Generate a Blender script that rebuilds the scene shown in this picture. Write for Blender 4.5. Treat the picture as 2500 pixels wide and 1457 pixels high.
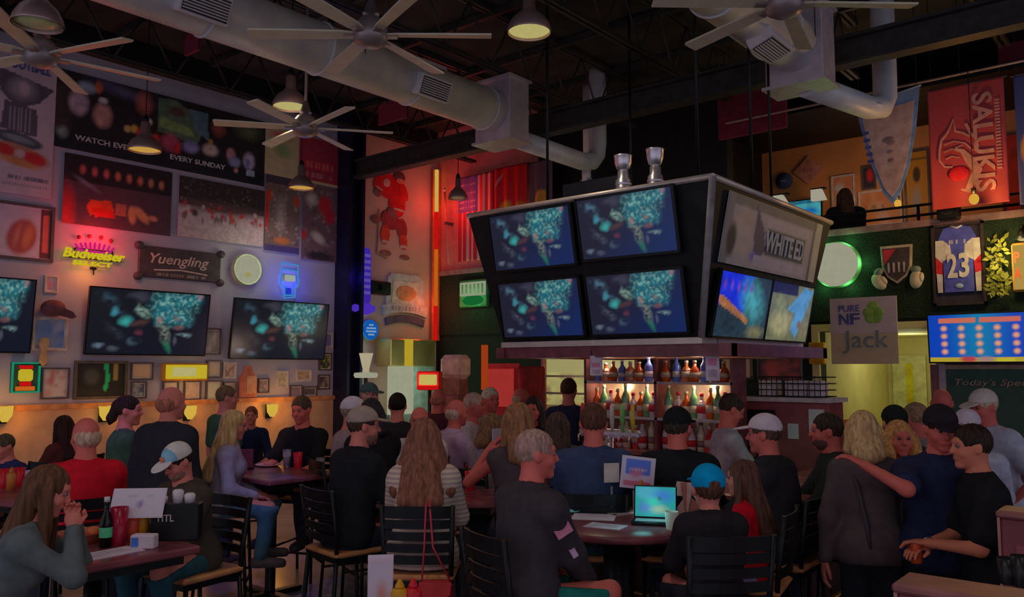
import bpy, math, random
import numpy as np
from mathutils import Vector, Matrix
random.seed(7); rng = np.random.default_rng(7)
for o in list(bpy.data.objects): bpy.data.objects.remove(o)
scene = bpy.context.scene; COL = scene.collection
# ---------------------------------------------------------------- camera
FPX, CX, CY, HORIZON, CAMZ, YAW = 2000.0, 1250.0, 728.5, 900.0, 1.95, math.radians(40)
PITCH = math.atan((HORIZON - CY) / FPX)
cam = bpy.data.cameras.new('camera'); camo = bpy.data.objects.new('camera', cam); COL.objects.link(camo)
cam.sensor_width = 36; cam.lens = FPX / 2500 * 36; cam.clip_end = 200
camo.location = (0, 0, CAMZ); camo.rotation_euler = (math.pi / 2 + PITCH, 0, YAW)
scene.camera = camo
VD = np.array([-math.sin(YAW), math.cos(YAW), 0]); RD = np.array([math.cos(YAW), math.sin(YAW), 0]); UP = np.array([0, 0, 1.])
FW = math.cos(PITCH) * VD + math.sin(PITCH) * UP; UPC = -math.sin(PITCH) * VD + math.cos(PITCH) * UP
# ---------------------------------------------------------------- world light and exposure
world = bpy.data.worlds.new('dim_daylight'); scene.world = world; world.use_nodes = True
bg = world.node_tree.nodes['Background']
WORLD_COL, WORLD_STR = (0.75, 0.75, 0.94), 0.47
bg.inputs[0].default_value = (*WORLD_COL, 1); bg.inputs[1].default_value = WORLD_STR
vs = scene.view_settings
vs.view_transform = 'Standard'; vs.look = 'None'; vs.gamma = 1; vs.use_curve_mapping = False; vs.exposure = 0
scene.display_settings.display_device = 'sRGB'

def light(name, loc, power, col, r=0.05, spot=None, size=None):
    kind = 'SPOT' if spot else 'POINT'
    l = bpy.data.lights.new(name, kind); l.energy = power; l.color = col
    l.shadow_soft_size = r
    if spot: l.spot_size = math.radians(spot); l.spot_blend = .6
    o = bpy.data.objects.new(name, l); COL.objects.link(o); o.location = loc
    return o
# ---------------------------------------------------------------- geometry helpers
def at(px, py, d=None, x=None, y=None, z=None):
    r = FW + RD * (px - CX) / FPX + UPC * (CY - py) / FPX
    o = np.array([0, 0, CAMZ])
    if d is not None: t = d / r.dot(VD)
    elif x is not None: t = x / r[0]
    elif y is not None: t = y / r[1]
    else: t = (z - CAMZ) / r[2]
    return o + r * t
def ground(px, d):
    p = at(px, HORIZON, d=d); return float(p[0]), float(p[1])
def s2l(c): c = c / 255.; return c / 12.92 if c <= .04045 else ((c + .055) / 1.055) ** 2.4
def lin(c): return tuple(s2l(v) for v in c)
ILLUM = 0.15
def C(r, g, b, k=ILLUM):
    c = [s2l(v) / k for v in (r, g, b)]; m = max(c); return tuple(v * min(1, .86 / m) for v in c)
# ---------------------------------------------------------------- materials
MATS = {}
def mat(name, col, rough=.6, metal=0., var=.25, scale=9., bump=.0, stripe=None, spec=.4, alpha=None, stretch=None):
    if name in MATS: return MATS[name]
    m = bpy.data.materials.new(name); m.use_nodes = True; nt = m.node_tree; N = nt.nodes; L = nt.links
    b = N['Principled BSDF']; b.inputs['Roughness'].default_value = rough; b.inputs['Metallic'].default_value = metal
    b.inputs['Specular IOR Level'].default_value = spec
    tc = N.new('ShaderNodeTexCoord'); nz = N.new('ShaderNodeTexNoise'); nz.inputs['Scale'].default_value = scale; nz.inputs['Detail'].default_value = 3
    if stretch:
        mp = N.new('ShaderNodeMapping'); mp.inputs['Scale'].default_value = stretch; L.new(tc.outputs['Object'], mp.inputs['Vector']); L.new(mp.outputs['Vector'], nz.inputs['Vector'])
    else: L.new(tc.outputs['Object'], nz.inputs['Vector'])
    cr = N.new('ShaderNodeValToRGB'); L.new(nz.outputs['Fac'], cr.inputs['Fac'])
    cr.color_ramp.elements[0].position = .3; cr.color_ramp.elements[1].position = .7
    cr.color_ramp.elements[0].color = (*[c * (1 - var) for c in col], 1); cr.color_ramp.elements[1].color = (*[min(.95, c * (1 + var)) for c in col], 1)
    out = cr.outputs['Color']
    if stripe:
        c2, ax, sc, dens = stripe
        wv = N.new('ShaderNodeTexWave'); wv.wave_type = 'BANDS'; wv.bands_direction = ax; wv.inputs['Scale'].default_value = sc
        L.new(tc.outputs['Object'], wv.inputs['Vector'])
        c3 = N.new('ShaderNodeValToRGB'); c3.color_ramp.interpolation = 'EASE'; c3.color_ramp.elements[0].position = dens - .08; c3.color_ramp.elements[1].position = dens + .08
        L.new(wv.outputs['Fac'], c3.inputs['Fac'])
        mx = N.new('ShaderNodeMixRGB'); L.new(c3.outputs['Color'], mx.inputs['Fac']); L.new(out, mx.inputs['Color1']); mx.inputs['Color2'].default_value = (*c2, 1); out = mx.outputs['Color']
    L.new(out, b.inputs['Base Color'])
    if bump:
        bp = N.new('ShaderNodeBump'); bp.inputs['Strength'].default_value = bump; bp.inputs['Distance'].default_value = .01
        L.new(nz.outputs['Fac'], bp.inputs['Height']); L.new(bp.outputs['Normal'], b.inputs['Normal'])
    if alpha is not None:
        b.inputs['Transmission Weight'].default_value = alpha; b.inputs['IOR'].default_value = 1.3
    MATS[name] = m; return m
def glow(name, col, k=1.):
    """self-lit material: col is the colour it shows"""
    if name in MATS: return MATS[name]
    m = bpy.data.materials.new(name); m.use_nodes = True; nt = m.node_tree; N = nt.nodes; L = nt.links
    N.remove(N['Principled BSDF']); e = N.new('ShaderNodeEmission'); nz = N.new('ShaderNodeTexNoise'); nz.inputs['Scale'].default_value = 6
    cr = N.new('ShaderNodeValToRGB'); c = lin(col)
    cr.color_ramp.elements[0].color = (*[v * .88 for v in c], 1); cr.color_ramp.elements[1].color = (*[v * 1.1 for v in c], 1)
    L.new(nz.outputs['Fac'], cr.inputs['Fac']); L.new(cr.outputs['Color'], e.inputs['Color']); e.inputs['Strength'].default_value = k
    L.new(e.outputs[0], N['Material Output'].inputs['Surface']); MATS[name] = m; return m
def printed(name, emissive=False, rough=.55):
    if name in MATS: return MATS[name]
    m = bpy.data.materials.new(name); m.use_nodes = True; nt = m.node_tree; N = nt.nodes; L = nt.links
    a = N.new('ShaderNodeAttribute'); a.attribute_name = 'Col'
    b = N['Principled BSDF']; b.inputs['Roughness'].default_value = rough
    if emissive:
        b.inputs['Base Color'].default_value = (.01, .01, .012, 1); b.inputs['Roughness'].default_value = .25
        L.new(a.outputs['Color'], b.inputs['Emission Color']); b.inputs['Emission Strength'].default_value = 1
    else: L.new(a.outputs['Color'], b.inputs['Base Color'])
    MATS[name] = m; return m
# ---------------------------------------------------------------- objects
def tag(o, label, cat=None, group=None, kind=None):
    if label: o['label'] = label
    if cat: o['category'] = cat
    if group: o['group'] = group
    if kind: o['kind'] = kind
    return o
def thing(name, label, cat, loc=(0, 0, 0), rz=0, group=None, kind=None):
    o = bpy.data.objects.new(name, None); COL.objects.link(o); o.empty_display_size = .1
    o.location = [float(v) for v in loc]; o.rotation_euler = (0, 0, rz); return tag(o, label, cat, group, kind)
def link(name, me, parent=None, loc=None, rot=None, label=None):
    o = bpy.data.objects.new(name, me); COL.objects.link(o)
    if parent: o.parent = parent
    if loc is not None: o.location = [float(v) for v in loc]
    if rot is not None: o.rotation_euler = rot
    if label: o['label'] = label
    return o
def np_mesh(name, V, F, m, smooth=True):
    me = bpy.data.meshes.new(name); V = np.asarray(V, dtype=np.float32); F = np.asarray(F, dtype=np.int32)
    me.vertices.add(len(V)); me.vertices.foreach_set('co', V.ravel())
    k = F.shape[1]; me.loops.add(F.size); me.loops.foreach_set('vertex_index', F.ravel())
    me.polygons.add(len(F)); me.polygons.foreach_set('loop_start', np.arange(0, F.size, k, dtype=np.int32))
    me.polygons.foreach_set('loop_total', np.full(len(F), k, dtype=np.int32))
    me.update(calc_edges=True)
    if smooth: me.polygons.foreach_set('use_smooth', np.ones(len(F), dtype=bool))
    me.materials.append(m); return me
class MB:
    def __init__(s): s.v = []; s.f = []; s.sm = []
    def add(s, vs, fs, smooth=False):
        n = len(s.v); s.v += [tuple(float(c) for c in v) for v in vs]; s.f += [tuple(i + n for i in f) for f in fs]; s.sm += [smooth] * len(fs); return s
    def box(s, c, d, R=None, bev=0.):
        x, y, z = d[0] / 2, d[1] / 2, d[2] / 2
        if bev:
            b = min(bev, x * .9, y * .9, z * .9); vs = []
            for sx in (-1, 1):
                for sy in (-1, 1):
                    for sz in (-1, 1):
                        vs += [(sx * x, sy * (y - b), sz * (z - b)), (sx * (x - b), sy * y, sz * (z - b)), (sx * (x - b), sy * (y - b), sz * z)]
            import bmesh
            bm = bmesh.new(); bv = [bm.verts.new(v) for v in vs]; bmesh.ops.convex_hull(bm, input=bv); bmesh.ops.dissolve_limit(bm, angle_limit=.02, verts=bm.verts[:], edges=bm.edges[:])
            bm.verts.index_update(); vs = [tuple(v.co) for v in bm.verts]; fs = [tuple(v.index for v in f.verts) for f in bm.faces]; bm.free()
        else:
            vs = [(-x, -y, -z), (x, -y, -z), (x, y, -z), (-x, y, -z), (-x, -y, z), (x, -y, z), (x, y, z), (-x, y, z)]
            fs = [(0, 3, 2, 1), (4, 5, 6, 7), (0, 1, 5, 4), (1, 2, 6, 5), (2, 3, 7, 6), (3, 0, 4, 7)]
        c = Vector(c)
        vs = [(R @ Vector(v) if R else Vector(v)) + c for v in vs]
        return s.add(vs, fs)
    def bx(s, x0, x1, y0, y1, z0, z1, bev=0.): return s.box(((x0 + x1) / 2, (y0 + y1) / 2, (z0 + z1) / 2), (abs(x1 - x0), abs(y1 - y0), abs(z1 - z0)), None, bev)
    def tube(s, pts, r, n=10, caps=True, closed=False, flat=None):
        pts = [Vector(p) for p in pts]; rs = r if isinstance(r, (list, tuple)) else [r] * len(pts)
        vs = []; m = len(pts); prev = None
        for i, p in enumerate(pts):
            a = pts[(i - 1) % m] if (i > 0 or closed) else p; b = pts[(i + 1) % m] if (i < m - 1 or closed) else p
            t = (b - a).normalized() if (b - a).length > 1e-9 else Vector((0, 0, 1))
            if prev is None:
                ref = Vector((0, 0, 1)) if abs(t.z) < .9 else Vector((1, 0, 0)); u = t.cross(ref).normalized()
            else:
                u = (prev - t * prev.dot(t)); u = u.normalized() if u.length > 1e-6 else t.orthogonal().normalized()
            prev = u; w = t.cross(u)
            for k in range(n):
                a_ = 2 * math.pi * k / n; vs.append(p + (u * math.cos(a_) + w * math.sin(a_)) * rs[i])
        fs = []; top = m if closed else m - 1
        for i in range(top):
            j = (i + 1) % m
            for k in range(n): fs.append((i * n + k, i * n + (k + 1) % n, j * n + (k + 1) % n, j * n + k))
        s.add(vs, fs, True)
        if caps and not closed: 
            b0 = len(s.v) - len(vs); s.f += [tuple(b0 + k for k in reversed(range(n))), tuple(b0 + (m - 1) * n + k for k in range(n))]; s.sm += [False, False]
        return s
    def lathe(s, prof, n=20, c=(0, 0, 0), R=None, smooth=True, caps=True):
        vs = []; c = Vector(c)
        for r, z in prof:
            for k in range(n):
                a = 2 * math.pi * k / n; v = Vector((r * math.cos(a), r * math.sin(a), z)); vs.append((R @ v if R else v) + c)
        fs = [(i * n + k, i * n + (k + 1) % n, (i + 1) * n + (k + 1) % n, (i + 1) * n + k) for i in range(len(prof) - 1) for k in range(n)]
        s.add(vs, fs, smooth)
        b0 = len(s.v) - len(vs)
        if not caps: return s
        if prof[0][0] > 1e-4: s.f.append(tuple(b0 + k for k in reversed(range(n)))); s.sm.append(False)
        if prof[-1][0] > 1e-4: s.f.append(tuple(b0 + (len(prof) - 1) * n + k for k in range(n))); s.sm.append(False)
        return s
    def poly(s, pts, y0, y1):
        """outline in local xz extruded from y0 (front) to y1"""
        n = len(pts); vs = [(x, y0, z) for x, z in pts] + [(x, y1, z) for x, z in pts]
        fs = [tuple(range(n)), tuple(reversed(range(n, 2 * n)))] + [(i, i + n, (i + 1) % n + n, (i + 1) % n) for i in range(n)]
        return s.add(vs, fs)
    def ell(s, c, r, n=14, m=8, R=None):
        vs = []; c = Vector(c)
        for i in range(m + 1):
            th = math.pi * i / m
            for k in range(n):
                a = 2 * math.pi * k / n; v = Vector((r[0] * math.sin(th) * math.cos(a), r[1] * math.sin(th) * math.sin(a), -r[2] * math.cos(th))); vs.append((R @ v if R else v) + c)
        return s.add(vs, [(i * n + k, i * n + (k + 1) % n, (i + 1) * n + (k + 1) % n, (i + 1) * n + k) for i in range(m) for k in range(n)], True)
    def ribbon(s, pts, w, y):
        """flat stroke in local xz at depth y (slightly thick)"""
        P = [Vector((p[0], 0, p[1])) for p in pts]; vs = []
        for i, p in enumerate(P):
            a = P[max(i - 1, 0)]; b = P[min(i + 1, len(P) - 1)]; t = (b - a).normalized(); nn = Vector((-t.z, 0, t.x)); ww = w[i] if isinstance(w, (list, tuple)) else w
            vs += [p + nn * ww / 2 + Vector((0, y, 0)), p - nn * ww / 2 + Vector((0, y, 0))]
        m = len(P); vs += [Vector((v.x, y + .004, v.z)) for v in vs[:]]
        fs = []
        for i in range(m - 1):
            a, b, c, d = 2 * i, 2 * i + 1, 2 * i + 3, 2 * i + 2; fs += [(a, b, c, d), (a + 2 * m, d + 2 * m, c + 2 * m, b + 2 * m), (a, d, d + 2 * m, a + 2 * m), (b, b + 2 * m, c + 2 * m, c)]
        return s.add(vs, fs)
    def mesh(s, name, m):
        me = bpy.data.meshes.new(name); me.from_pydata(s.v, [], s.f); me.polygons.foreach_set('use_smooth', s.sm); me.materials.append(m); return me
    def obj(s, name, m, parent=None, loc=None, rot=None, label=None): return link(name, s.mesh(name, m), parent, loc, rot, label)
def copy_tree(o, parent=None):
    c = o.copy(); COL.objects.link(c); c.parent = parent
    for ch in list(o.children): copy_tree(ch, c)
    return c
def arc(cx, cz, r, a0, a1, n=12): return [(cx + r * math.cos(math.radians(a0 + (a1 - a0) * i / n)), cz + r * math.sin(math.radians(a0 + (a1 - a0) * i / n))) for i in range(n + 1)]
# ---------------------------------------------------------------- lettering
_font_cache = {}
def text_geo(txt, shear=0., bold=0.):
    key = (txt, shear, bold)
    if key in _font_cache: return _font_cache[key]
    cu = bpy.data.curves.new('lettering', 'FONT'); cu.body = txt; cu.size = 1; cu.shear = shear; cu.extrude = .03; cu.offset = bold; cu.resolution_u = 3
    o = bpy.data.objects.new('lettering', cu); COL.objects.link(o)
    dg = bpy.context.evaluated_depsgraph_get(); dg.update(); me = bpy.data.meshes.new_from_object(o.evaluated_get(dg))
    V = np.array([v.co[:] for v in me.vertices]); Fs = [tuple(p.vertices) for p in me.polygons]
    bpy.data.objects.remove(o); bpy.data.curves.remove(cu); bpy.data.meshes.remove(me)
    V[:, 0] -= (V[:, 0].min() + V[:, 0].max()) / 2; V[:, 1] -= (V[:, 1].min() + V[:, 1].max()) / 2
    _font_cache[key] = (V, Fs); return V, Fs
def letters(txt, w, h, m, parent, loc=(0, 0, 0), shear=0., bold=0., turn=0., depth=.006, name='lettering', bend=None):
    """text in the local xz plane facing -y, fitted into w x h; turn rotates it in that plane"""
    if len(txt) == 2:
        for i, ch in enumerate(txt):
            o_ = (i - .5) * w * .53; letters(ch, w * .46, h, m, parent, (loc[0] + o_ * math.cos(turn), loc[1], loc[2] + o_ * math.sin(turn)), shear, bold, turn, depth, name)
        return None
    V, Fs = text_geo(txt, shear, bold); V = V.copy()
    V[:, 0] *= w / max(1e-6, np.ptp(V[:, 0])); V[:, 1] *= h / max(1e-6, np.ptp(V[:, 1])); V[:, 2] *= depth / .06
    if bend: V[:, 1] += bend * (1 - (2 * V[:, 0] / w) ** 2)
    c, s_ = math.cos(turn), math.sin(turn); x = V[:, 0] * c - V[:, 1] * s_; z = V[:, 0] * s_ + V[:, 1] * c
    P = np.stack([x, -V[:, 2], z], 1)
    me = bpy.data.meshes.new(name); me.from_pydata([tuple(p) for p in P], [], Fs); me.materials.append(m)
    return link(name, me, parent, loc)
# ---------------------------------------------------------------- printed pictures (colour per vertex)
class Pic:
    def __init__(s, nx, ny, base):
        s.nx, s.ny = nx, ny; s.u, s.v = np.meshgrid(np.linspace(0, 1, nx + 1), np.linspace(0, 1, ny + 1), indexing='ij'); s.c = np.zeros((nx + 1, ny + 1, 3)); s.c[:] = base; s.asp = 1.
    def mix(s, a, col): s.c += (np.array(col) - s.c) * np.clip(a, 0, 1)[..., None]; return s
    def blob(s, x, y, rx, ry, col, ang=0., soft=.5, amt=1.):
        a = math.radians(ang); dx = s.u - x; dy = s.v - y; p = (dx * math.cos(a) + dy * math.sin(a)) / rx; q = (-dx * math.sin(a) + dy * math.cos(a)) / ry
        r = np.sqrt(p * p + q * q); return s.mix(amt * np.clip((1 - r) / max(soft, .02) + .0, 0, 1), col)
    def rect(s, x0, y0, x1, y1, col, amt=1.): return s.mix(amt * ((s.u >= x0) & (s.u <= x1) & (s.v >= y0) & (s.v <= y1)), col)
    def poly(s, pts, col, amt=1.):
        ins = np.zeros_like(s.u, dtype=bool); n = len(pts)
        for i in range(n):
            (x0, y0), (x1, y1) = pts[i], pts[(i + 1) % n]
            if y0 == y1: continue
            ins ^= ((s.v > min(y0, y1)) & (s.v <= max(y0, y1)) & (s.u < x0 + (s.v - y0) * (x1 - x0) / (y1 - y0)))
        return s.mix(amt * ins, col)
    def noise(s, fx, fy, seed):
        r = np.random.default_rng(seed); g = r.random((int(fx) + 3, int(fy) + 3)); x = s.u * fx; y = s.v * fy; i = x.astype(int); j = y.astype(int); a = x - i; b = y - j; a = a * a * (3 - 2 * a); b = b * b * (3 - 2 * b)
        return (g[i, j] * (1 - a) + g[i + 1, j] * a) * (1 - b) + (g[i, j + 1] * (1 - a) + g[i + 1, j + 1] * a) * b
    def grain(s, fx, fy, seed, amt): s.c *= (1 + amt * (s.noise(fx, fy, seed)[..., None] - .5) * 2); return s
    def bars(s, x0, x1, y, h, col, n, seed, amt=.8):
        r = np.random.default_rng(seed)
        for i in range(n):
            a = x0 + (x1 - x0) * i / n; w = (x1 - x0) / n
            if r.random() > .13: s.rect(a + w * .1, y - h / 2, a + w * (.55 + .35 * r.random()), y + h / 2, col, amt)
        return s
    def mesh(s, name, w, h, m, y=0.):
        nx, ny = s.nx, s.ny; V = np.stack([(s.u - .5) * w, np.full_like(s.u, y), (s.v - .5) * h], -1).reshape(-1, 3)
        i, j = np.meshgrid(np.arange(nx), np.arange(ny), indexing='ij'); a = (i * (ny + 1) + j).ravel(); F = np.stack([a, a + ny + 1, a + ny + 2, a + 1], 1)
        me = np_mesh(name, V, F, m, False); at_ = me.color_attributes.new('Col', 'FLOAT_COLOR', 'POINT')
        col = np.ones((len(V), 4), dtype=np.float32); col[:, :3] = np.clip(s.c.reshape(-1, 3), 0, 1); at_.data.foreach_set('color', col.ravel()); return me
# ================================================================ the room
LX, BY, ROOF = -10.6, 10.5, 6.3
M_wall = mat('painted_plaster', C(84, 80, 92), .85, var=.08, scale=2.5, bump=.15)
M_wall2 = mat('beige_plaster', C(96, 84, 78), .85, var=.08, scale=2.5, bump=.15)
M_black = mat('black_paint', (.012, .011, .013), .6, var=.3)
M_blackm = mat('black_metal', (.014, .013, .016), .38, .3, var=.25)
M_deck = mat('black_roof_deck', (.045, .041, .04), .8, var=.4, scale=3)
M_floor = mat('polished_concrete', (.26, .22, .25), .22, var=.45, scale=1.3, spec=.6)
M_wood = mat('maroon_wood', C(58, 26, 30), .32, var=.35, scale=7, spec=.5)
M_wood2 = mat('oak_wood', C(112, 70, 45), .45, var=.3, scale=8)
M_warmwood = mat('amber_wainscot', C(104, 80, 66), .5, var=.15, scale=5)
M_turf = mat('dark_turf', C(10, 17, 10), .9, var=.6, scale=60, bump=.6)
M_steel = mat('dark_steel', (.06, .052, .05), .5, .2, var=.3)
M_duct = mat('galvanised_duct', (.84, .82, .92), .45, .1, var=.16, scale=3)
M_white = mat('white_board', C(112, 104, 108), .6, var=.05)
M_cream = mat('cream_paint', C(140, 132, 96), .7, var=.08, scale=3)
def structure(mb, name, m): return tag(mb.obj(name, m), None, kind='structure')
structure(MB().bx(LX - .3, 8, -5, 16, -.2, 0), 'floor', M_floor)
structure(MB().bx(LX - .3, LX, -5, 8.36, 1.5, 6.0), 'wall_left', M_wall)
structure(MB().bx(LX - .3, LX, 8.36, BY + .3, 0, 6.0), 'wall_left_rear', M_wall2)
structure(MB().bx(LX - .3, LX + .02, -5, 8.36, 0, 1.5), 'wall_left_wainscot', M_warmwood)
structure(MB().bx(LX, LX + .06, -5, 8.3, 1.47, 1.53), 'trim_1', M_wood2)
structure(MB().bx(LX - .3, 8, -5, 16, ROOF, ROOF + .2), 'ceiling', M_deck)
structure(MB().bx(LX - .3, LX, -5, BY + .3, 6.0, ROOF), 'wall_left_top', M_black)
# back wall: lower turf wall with a doorway, turf fascia, wall above on the left, open gallery on the right
OX0, OX1, OZ = -3.70, -2.36, 2.42
structure(MB().bx(LX, OX0, BY, BY + .2, 0, 2.55), 'wall_back_lower', M_turf)
structure(MB().bx(OX1, 8, BY, BY + .2, 0, 2.55), 'wall_back_right', mat('dark_wainscot', C(46, 30, 34), .6, var=.2))
structure(MB().bx(OX0, OX1, BY, BY + .2, OZ, 2.55), 'trim_2', M_black)
structure(MB().bx(LX, 8, BY - .03, BY + .2, 2.55, 3.62), 'wall_back_fascia', M_turf)
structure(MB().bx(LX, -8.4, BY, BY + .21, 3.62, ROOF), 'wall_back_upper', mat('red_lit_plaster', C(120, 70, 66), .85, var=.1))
structure(MB().bx(-8.4, -5.0, BY + .2, BY + .4, 3.62, ROOF).bx(LX, 8, 14.2, 14.3, 0, ROOF), 'wall_back_dark', M_black)
structure(MB().bx(LX, 8, BY - .06, BY + .25, 3.62, 3.70), 'trim_3', mat('ledge_paint', C(70, 52, 52), .6))
# gallery on the upper floor
structure(MB().bx(-5.9, 8, BY + .2, 14.2, 2.58, 2.72), 'floor_gallery', M_wood)
structure(MB().bx(-5.7, 8, 13.6, 13.8, 2.72, 5.7), 'wall_gallery_back', mat('ochre_plaster', C(150, 96, 56), .8, var=.15, scale=2))
structure(MB().bx(-5.9, -5.7, BY + .4, 13.8, 2.72, ROOF), 'wall_gallery_side', M_black)
structure(MB().bx(-5.7, 8, BY + 1.2, 13.8, 5.7, 5.8), 'ceiling_gallery', M_black)
# corridor behind the doorway
structure(MB().bx(OX0 - .02, OX0, BY + .2, 13.4, 0, OZ).bx(OX1, OX1 + .02, BY + .2, 13.4, 0, OZ), 'wall_corridor_sides', M_cream)
structure(MB().bx(OX0, OX1, 13.4, 13.5, 0, OZ), 'wall_corridor_end', M_cream)
structure(MB().bx(OX0, OX1, BY + .2, 13.5, OZ, OZ + .05), 'ceiling_corridor', M_cream)
structure(MB().bx(OX0 - .09, OX0, BY - .05, BY, 0, OZ + .09).bx(OX1, OX1 + .09, BY - .05, BY, 0, OZ + .09).bx(OX0, OX1, BY - .05, BY, OZ, OZ + .09), 'trim_4', M_cream)
# corner column and roof steel
def wobj(mb, name, m, parent, label=None): return mb.obj(name, m, parent, loc=-Vector(parent.location), label=label)
t = thing('steel_column', 'dark blue-black steel column standing against the left wall', 'column', (LX + .17, 8.36, 0))
M_col = mat('blue_tinted_steel', (.012, .013, .05), .4, .2)  # black steel with the blue neon tint put into its colour
wobj(MB().bx(LX, LX + .34, 8.2, 8.26, 0, 6.1), 'flange', M_col, t); wobj(MB().bx(LX, LX + .34, 8.46, 8.52, 0, 6.1), 'flange', M_col, t)
wobj(MB().bx(LX + .14, LX + .2, 8.26, 8.46, 0, 6.1), 'web', M_col, t); wobj(MB().bx(LX, LX + .42, 8.12, 8.6, 0, .05), 'base_plate', M_col, t)
t = thing('steel_beam', 'long dark steel roof beam crossing the room below the joists', 'beam', (-1.3, 8.36, 5.0))
wobj(MB().bx(LX + .3, 8, 8.27, 8.45, 5.00, 5.035), 'bottom_flange', M_steel, t); wobj(MB().bx(LX + .3, 8, 8.27, 8.45, 5.265, 5.30), 'top_flange', M_steel, t); wobj(MB().bx(LX + .3, 8, 8.345, 8.375, 5.035, 5.265), 'web', M_steel, t)
ORD = ['first', 'second', 'third', 'fourth', 'fifth', 'sixth', 'seventh', 'eighth', 'ninth', 'tenth', 'eleventh', 'twelfth', 'thirteenth', 'fourteenth', 'fifteenth', 'sixteenth', 'seventeenth', 'eighteenth', 'nineteenth']
joist = None
for ji, jx in enumerate(np.arange(-9.6, 3.2, 1.62)):
    if joist is None:
        joist = thing('roof_joist', 'dark open-web steel roof joist, first from the left wall', 'joist', (jx, 3, 5.55), group='roof joists')
        for sx in (-.035, .035): MB().bx(sx - .02, sx + .02, -8, 7.4, 0, .045).obj('bottom_chord', M_steel, joist); MB().bx(sx - .02, sx + .02, -8, 7.4, .68, .74).obj('top_chord', M_steel, joist)
        seg = MB().tube([(0, -.38, .02), (0, .0, .7)], .014, 6).mesh('web_bar', M_steel); seg2 = MB().tube([(0, 0, .7), (0, .38, .02)], .014, 6).mesh('web_bar', M_steel)
        for k in range(20): link('web_bar', seg, joist, (0, -7.6 + .76 * k, 0)); link('web_bar', seg2, joist, (0, -7.6 + .76 * k, 0))
    else: j = copy_tree(joist); j.location = (float(jx), 3, 5.55); j['label'] = f'dark open-web steel roof joist, {ORD[ji]} from the left wall'
rib = thing('roof_purlin', 'thin black roof purlin, first from the near end', 'purlin', (-1.5, 0, 6.29), group='roof purlins')
MB().bx(-9, 9.4, -.03, .03, -.09, 0).obj('rail', M_steel, rib)
for k in range(1, 9): r_ = copy_tree(rib); r_.location = (-1.5, k * 1.3 - .6, 6.29); r_['label'] = f'thin black roof purlin, {ORD[k]} from the near end'
# maroon baffles under the roof
M_maroon = mat('maroon_fabric', C(56, 14, 24), .85, var=.2)
for (px, py, d, w, h, lb) in ((1835, 272, 10.6, .95, .62, 'square maroon ceiling banner hanging behind the steel beam'), (470, 105, 9.6, .32, .26, 'small red pennant panel hanging beside the long duct near its first vent'), (960, 272, 11.2, .6, .3, 'maroon panel hanging under the long duct behind its second vent'), (2490, 140, 10.6, .5, .7, 'maroon ceiling panel above the red banner at right')):
    p = at(px, py, d=d); t = thing('ceiling_baffle', lb, 'ceiling panel', (p[0], p[1], p[2] - h / 2))
    MB().box((0, 0, h / 2), (w, .04, h), None, .01).obj('panel', M_maroon, t); MB().tube([(-w * .4, 0, h), (-w * .4, 0, ROOF - p[2] + h / 2)], .004, 5).tube([(w * .4, 0, h), (w * .4, 0, ROOF - p[2] + h / 2)], .004, 5).obj('wire', M_blackm, t)
# ---------------------------------------------------------------- air ducts
M_grille = mat('vent_grille', C(122, 116, 118), .5, var=.05); M_grille_d = mat('vent_slot', (.05, .05, .055), .7)
M_plen = mat('plenum_sheet', C(96, 88, 92), .42, .35, var=.1)
def grille(par, cx, cy, cz, ang, w, h, label=None):
    """vent on the round side of a duct running along y; ang = angle of its outward normal in the xz plane"""
    R = Matrix.Rotation(-math.radians(ang), 4, 'Y')      # local z -> outward
    e = bpy.data.objects.new('vent', None)
    f = MB().box((0, 0, .0), (h, w, .10), None, .008); o = f.obj('vent', M_grille, par); o.matrix_local = Matrix.Translation((cx, cy, cz)) @ R @ Matrix.Translation((0, 0, .275))
    b = MB().box((0, 0, .052), (h - .05, w - .05, .006)).obj('vent_slot', M_grille_d, o)
    sl = MB().box((0, 0, 0), (.012, w - .06, .012)).mesh('slat', M_grille)
    for k in range(7): link('slat', sl, o, ((k - 3) * (h - .07) / 7, 0, .058))
def duct(label, x, z, y0, yp, yq, r, vents, branch, pw=.285):
    t = thing('air_duct', label, 'air duct', (x, yp, z - .4))
    o = Vector((-x, -yp, -(z - .4)))
    def w(mb, n, m): return mb.obj(n, m, t, loc=o)
    w(MB().tube([(x, y0, z), (x, yp, z)], r, 36), 'main_pipe', M_duct)
    ring = MB().tube([(x + (r + .006) * math.cos(a), 0, z + (r + .006) * math.sin(a)) for a in np.linspace(0, 2 * math.pi, 32, endpoint=False)], .012, 6, closed=True).mesh('seam_band', M_duct)
    y = y0 + .5
    while y < yp - .1: link('seam_band', ring, t, o + Vector((0, y, 0))); y += 1.22
    w(MB().bx(x - pw, x + pw, yp, yq, z - .38, z + .40, .01), 'plenum', M_plen)
    for zz in (z - .385, z + .39): w(MB().bx(x - pw - .03, x + pw + .03, yp - .03, yq + .03, zz, zz + .03), 'plenum_flange', M_plen)
    for (vy, ang) in vents:
        grille(t, 0, vy - yp, .4, ang, .46, .24)
    w(MB().tube(branch[0], branch[1], 20), 'branch_pipe', M_duct)
    for q in (branch[0][1], branch[0][-2]): w(MB().tube([Vector(q) + Vector((0, 0, -.02)), Vector(q) + Vector((0, 0, .02))], branch[1] + .012, 20), 'pipe_collar', M_duct)
    for hy in np.arange(y0 + 1, yp, 2.4): w(MB().tube([(x - r, hy, z), (x - r, hy, ROOF)], .006, 5).tube([(x + r, hy, z), (x + r, hy, ROOF)], .006, 5), 'hanger', M_steel)
    return t
x1, z1, x2, z2 = -6.55, 5.12, -2.885, 5.08
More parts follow.
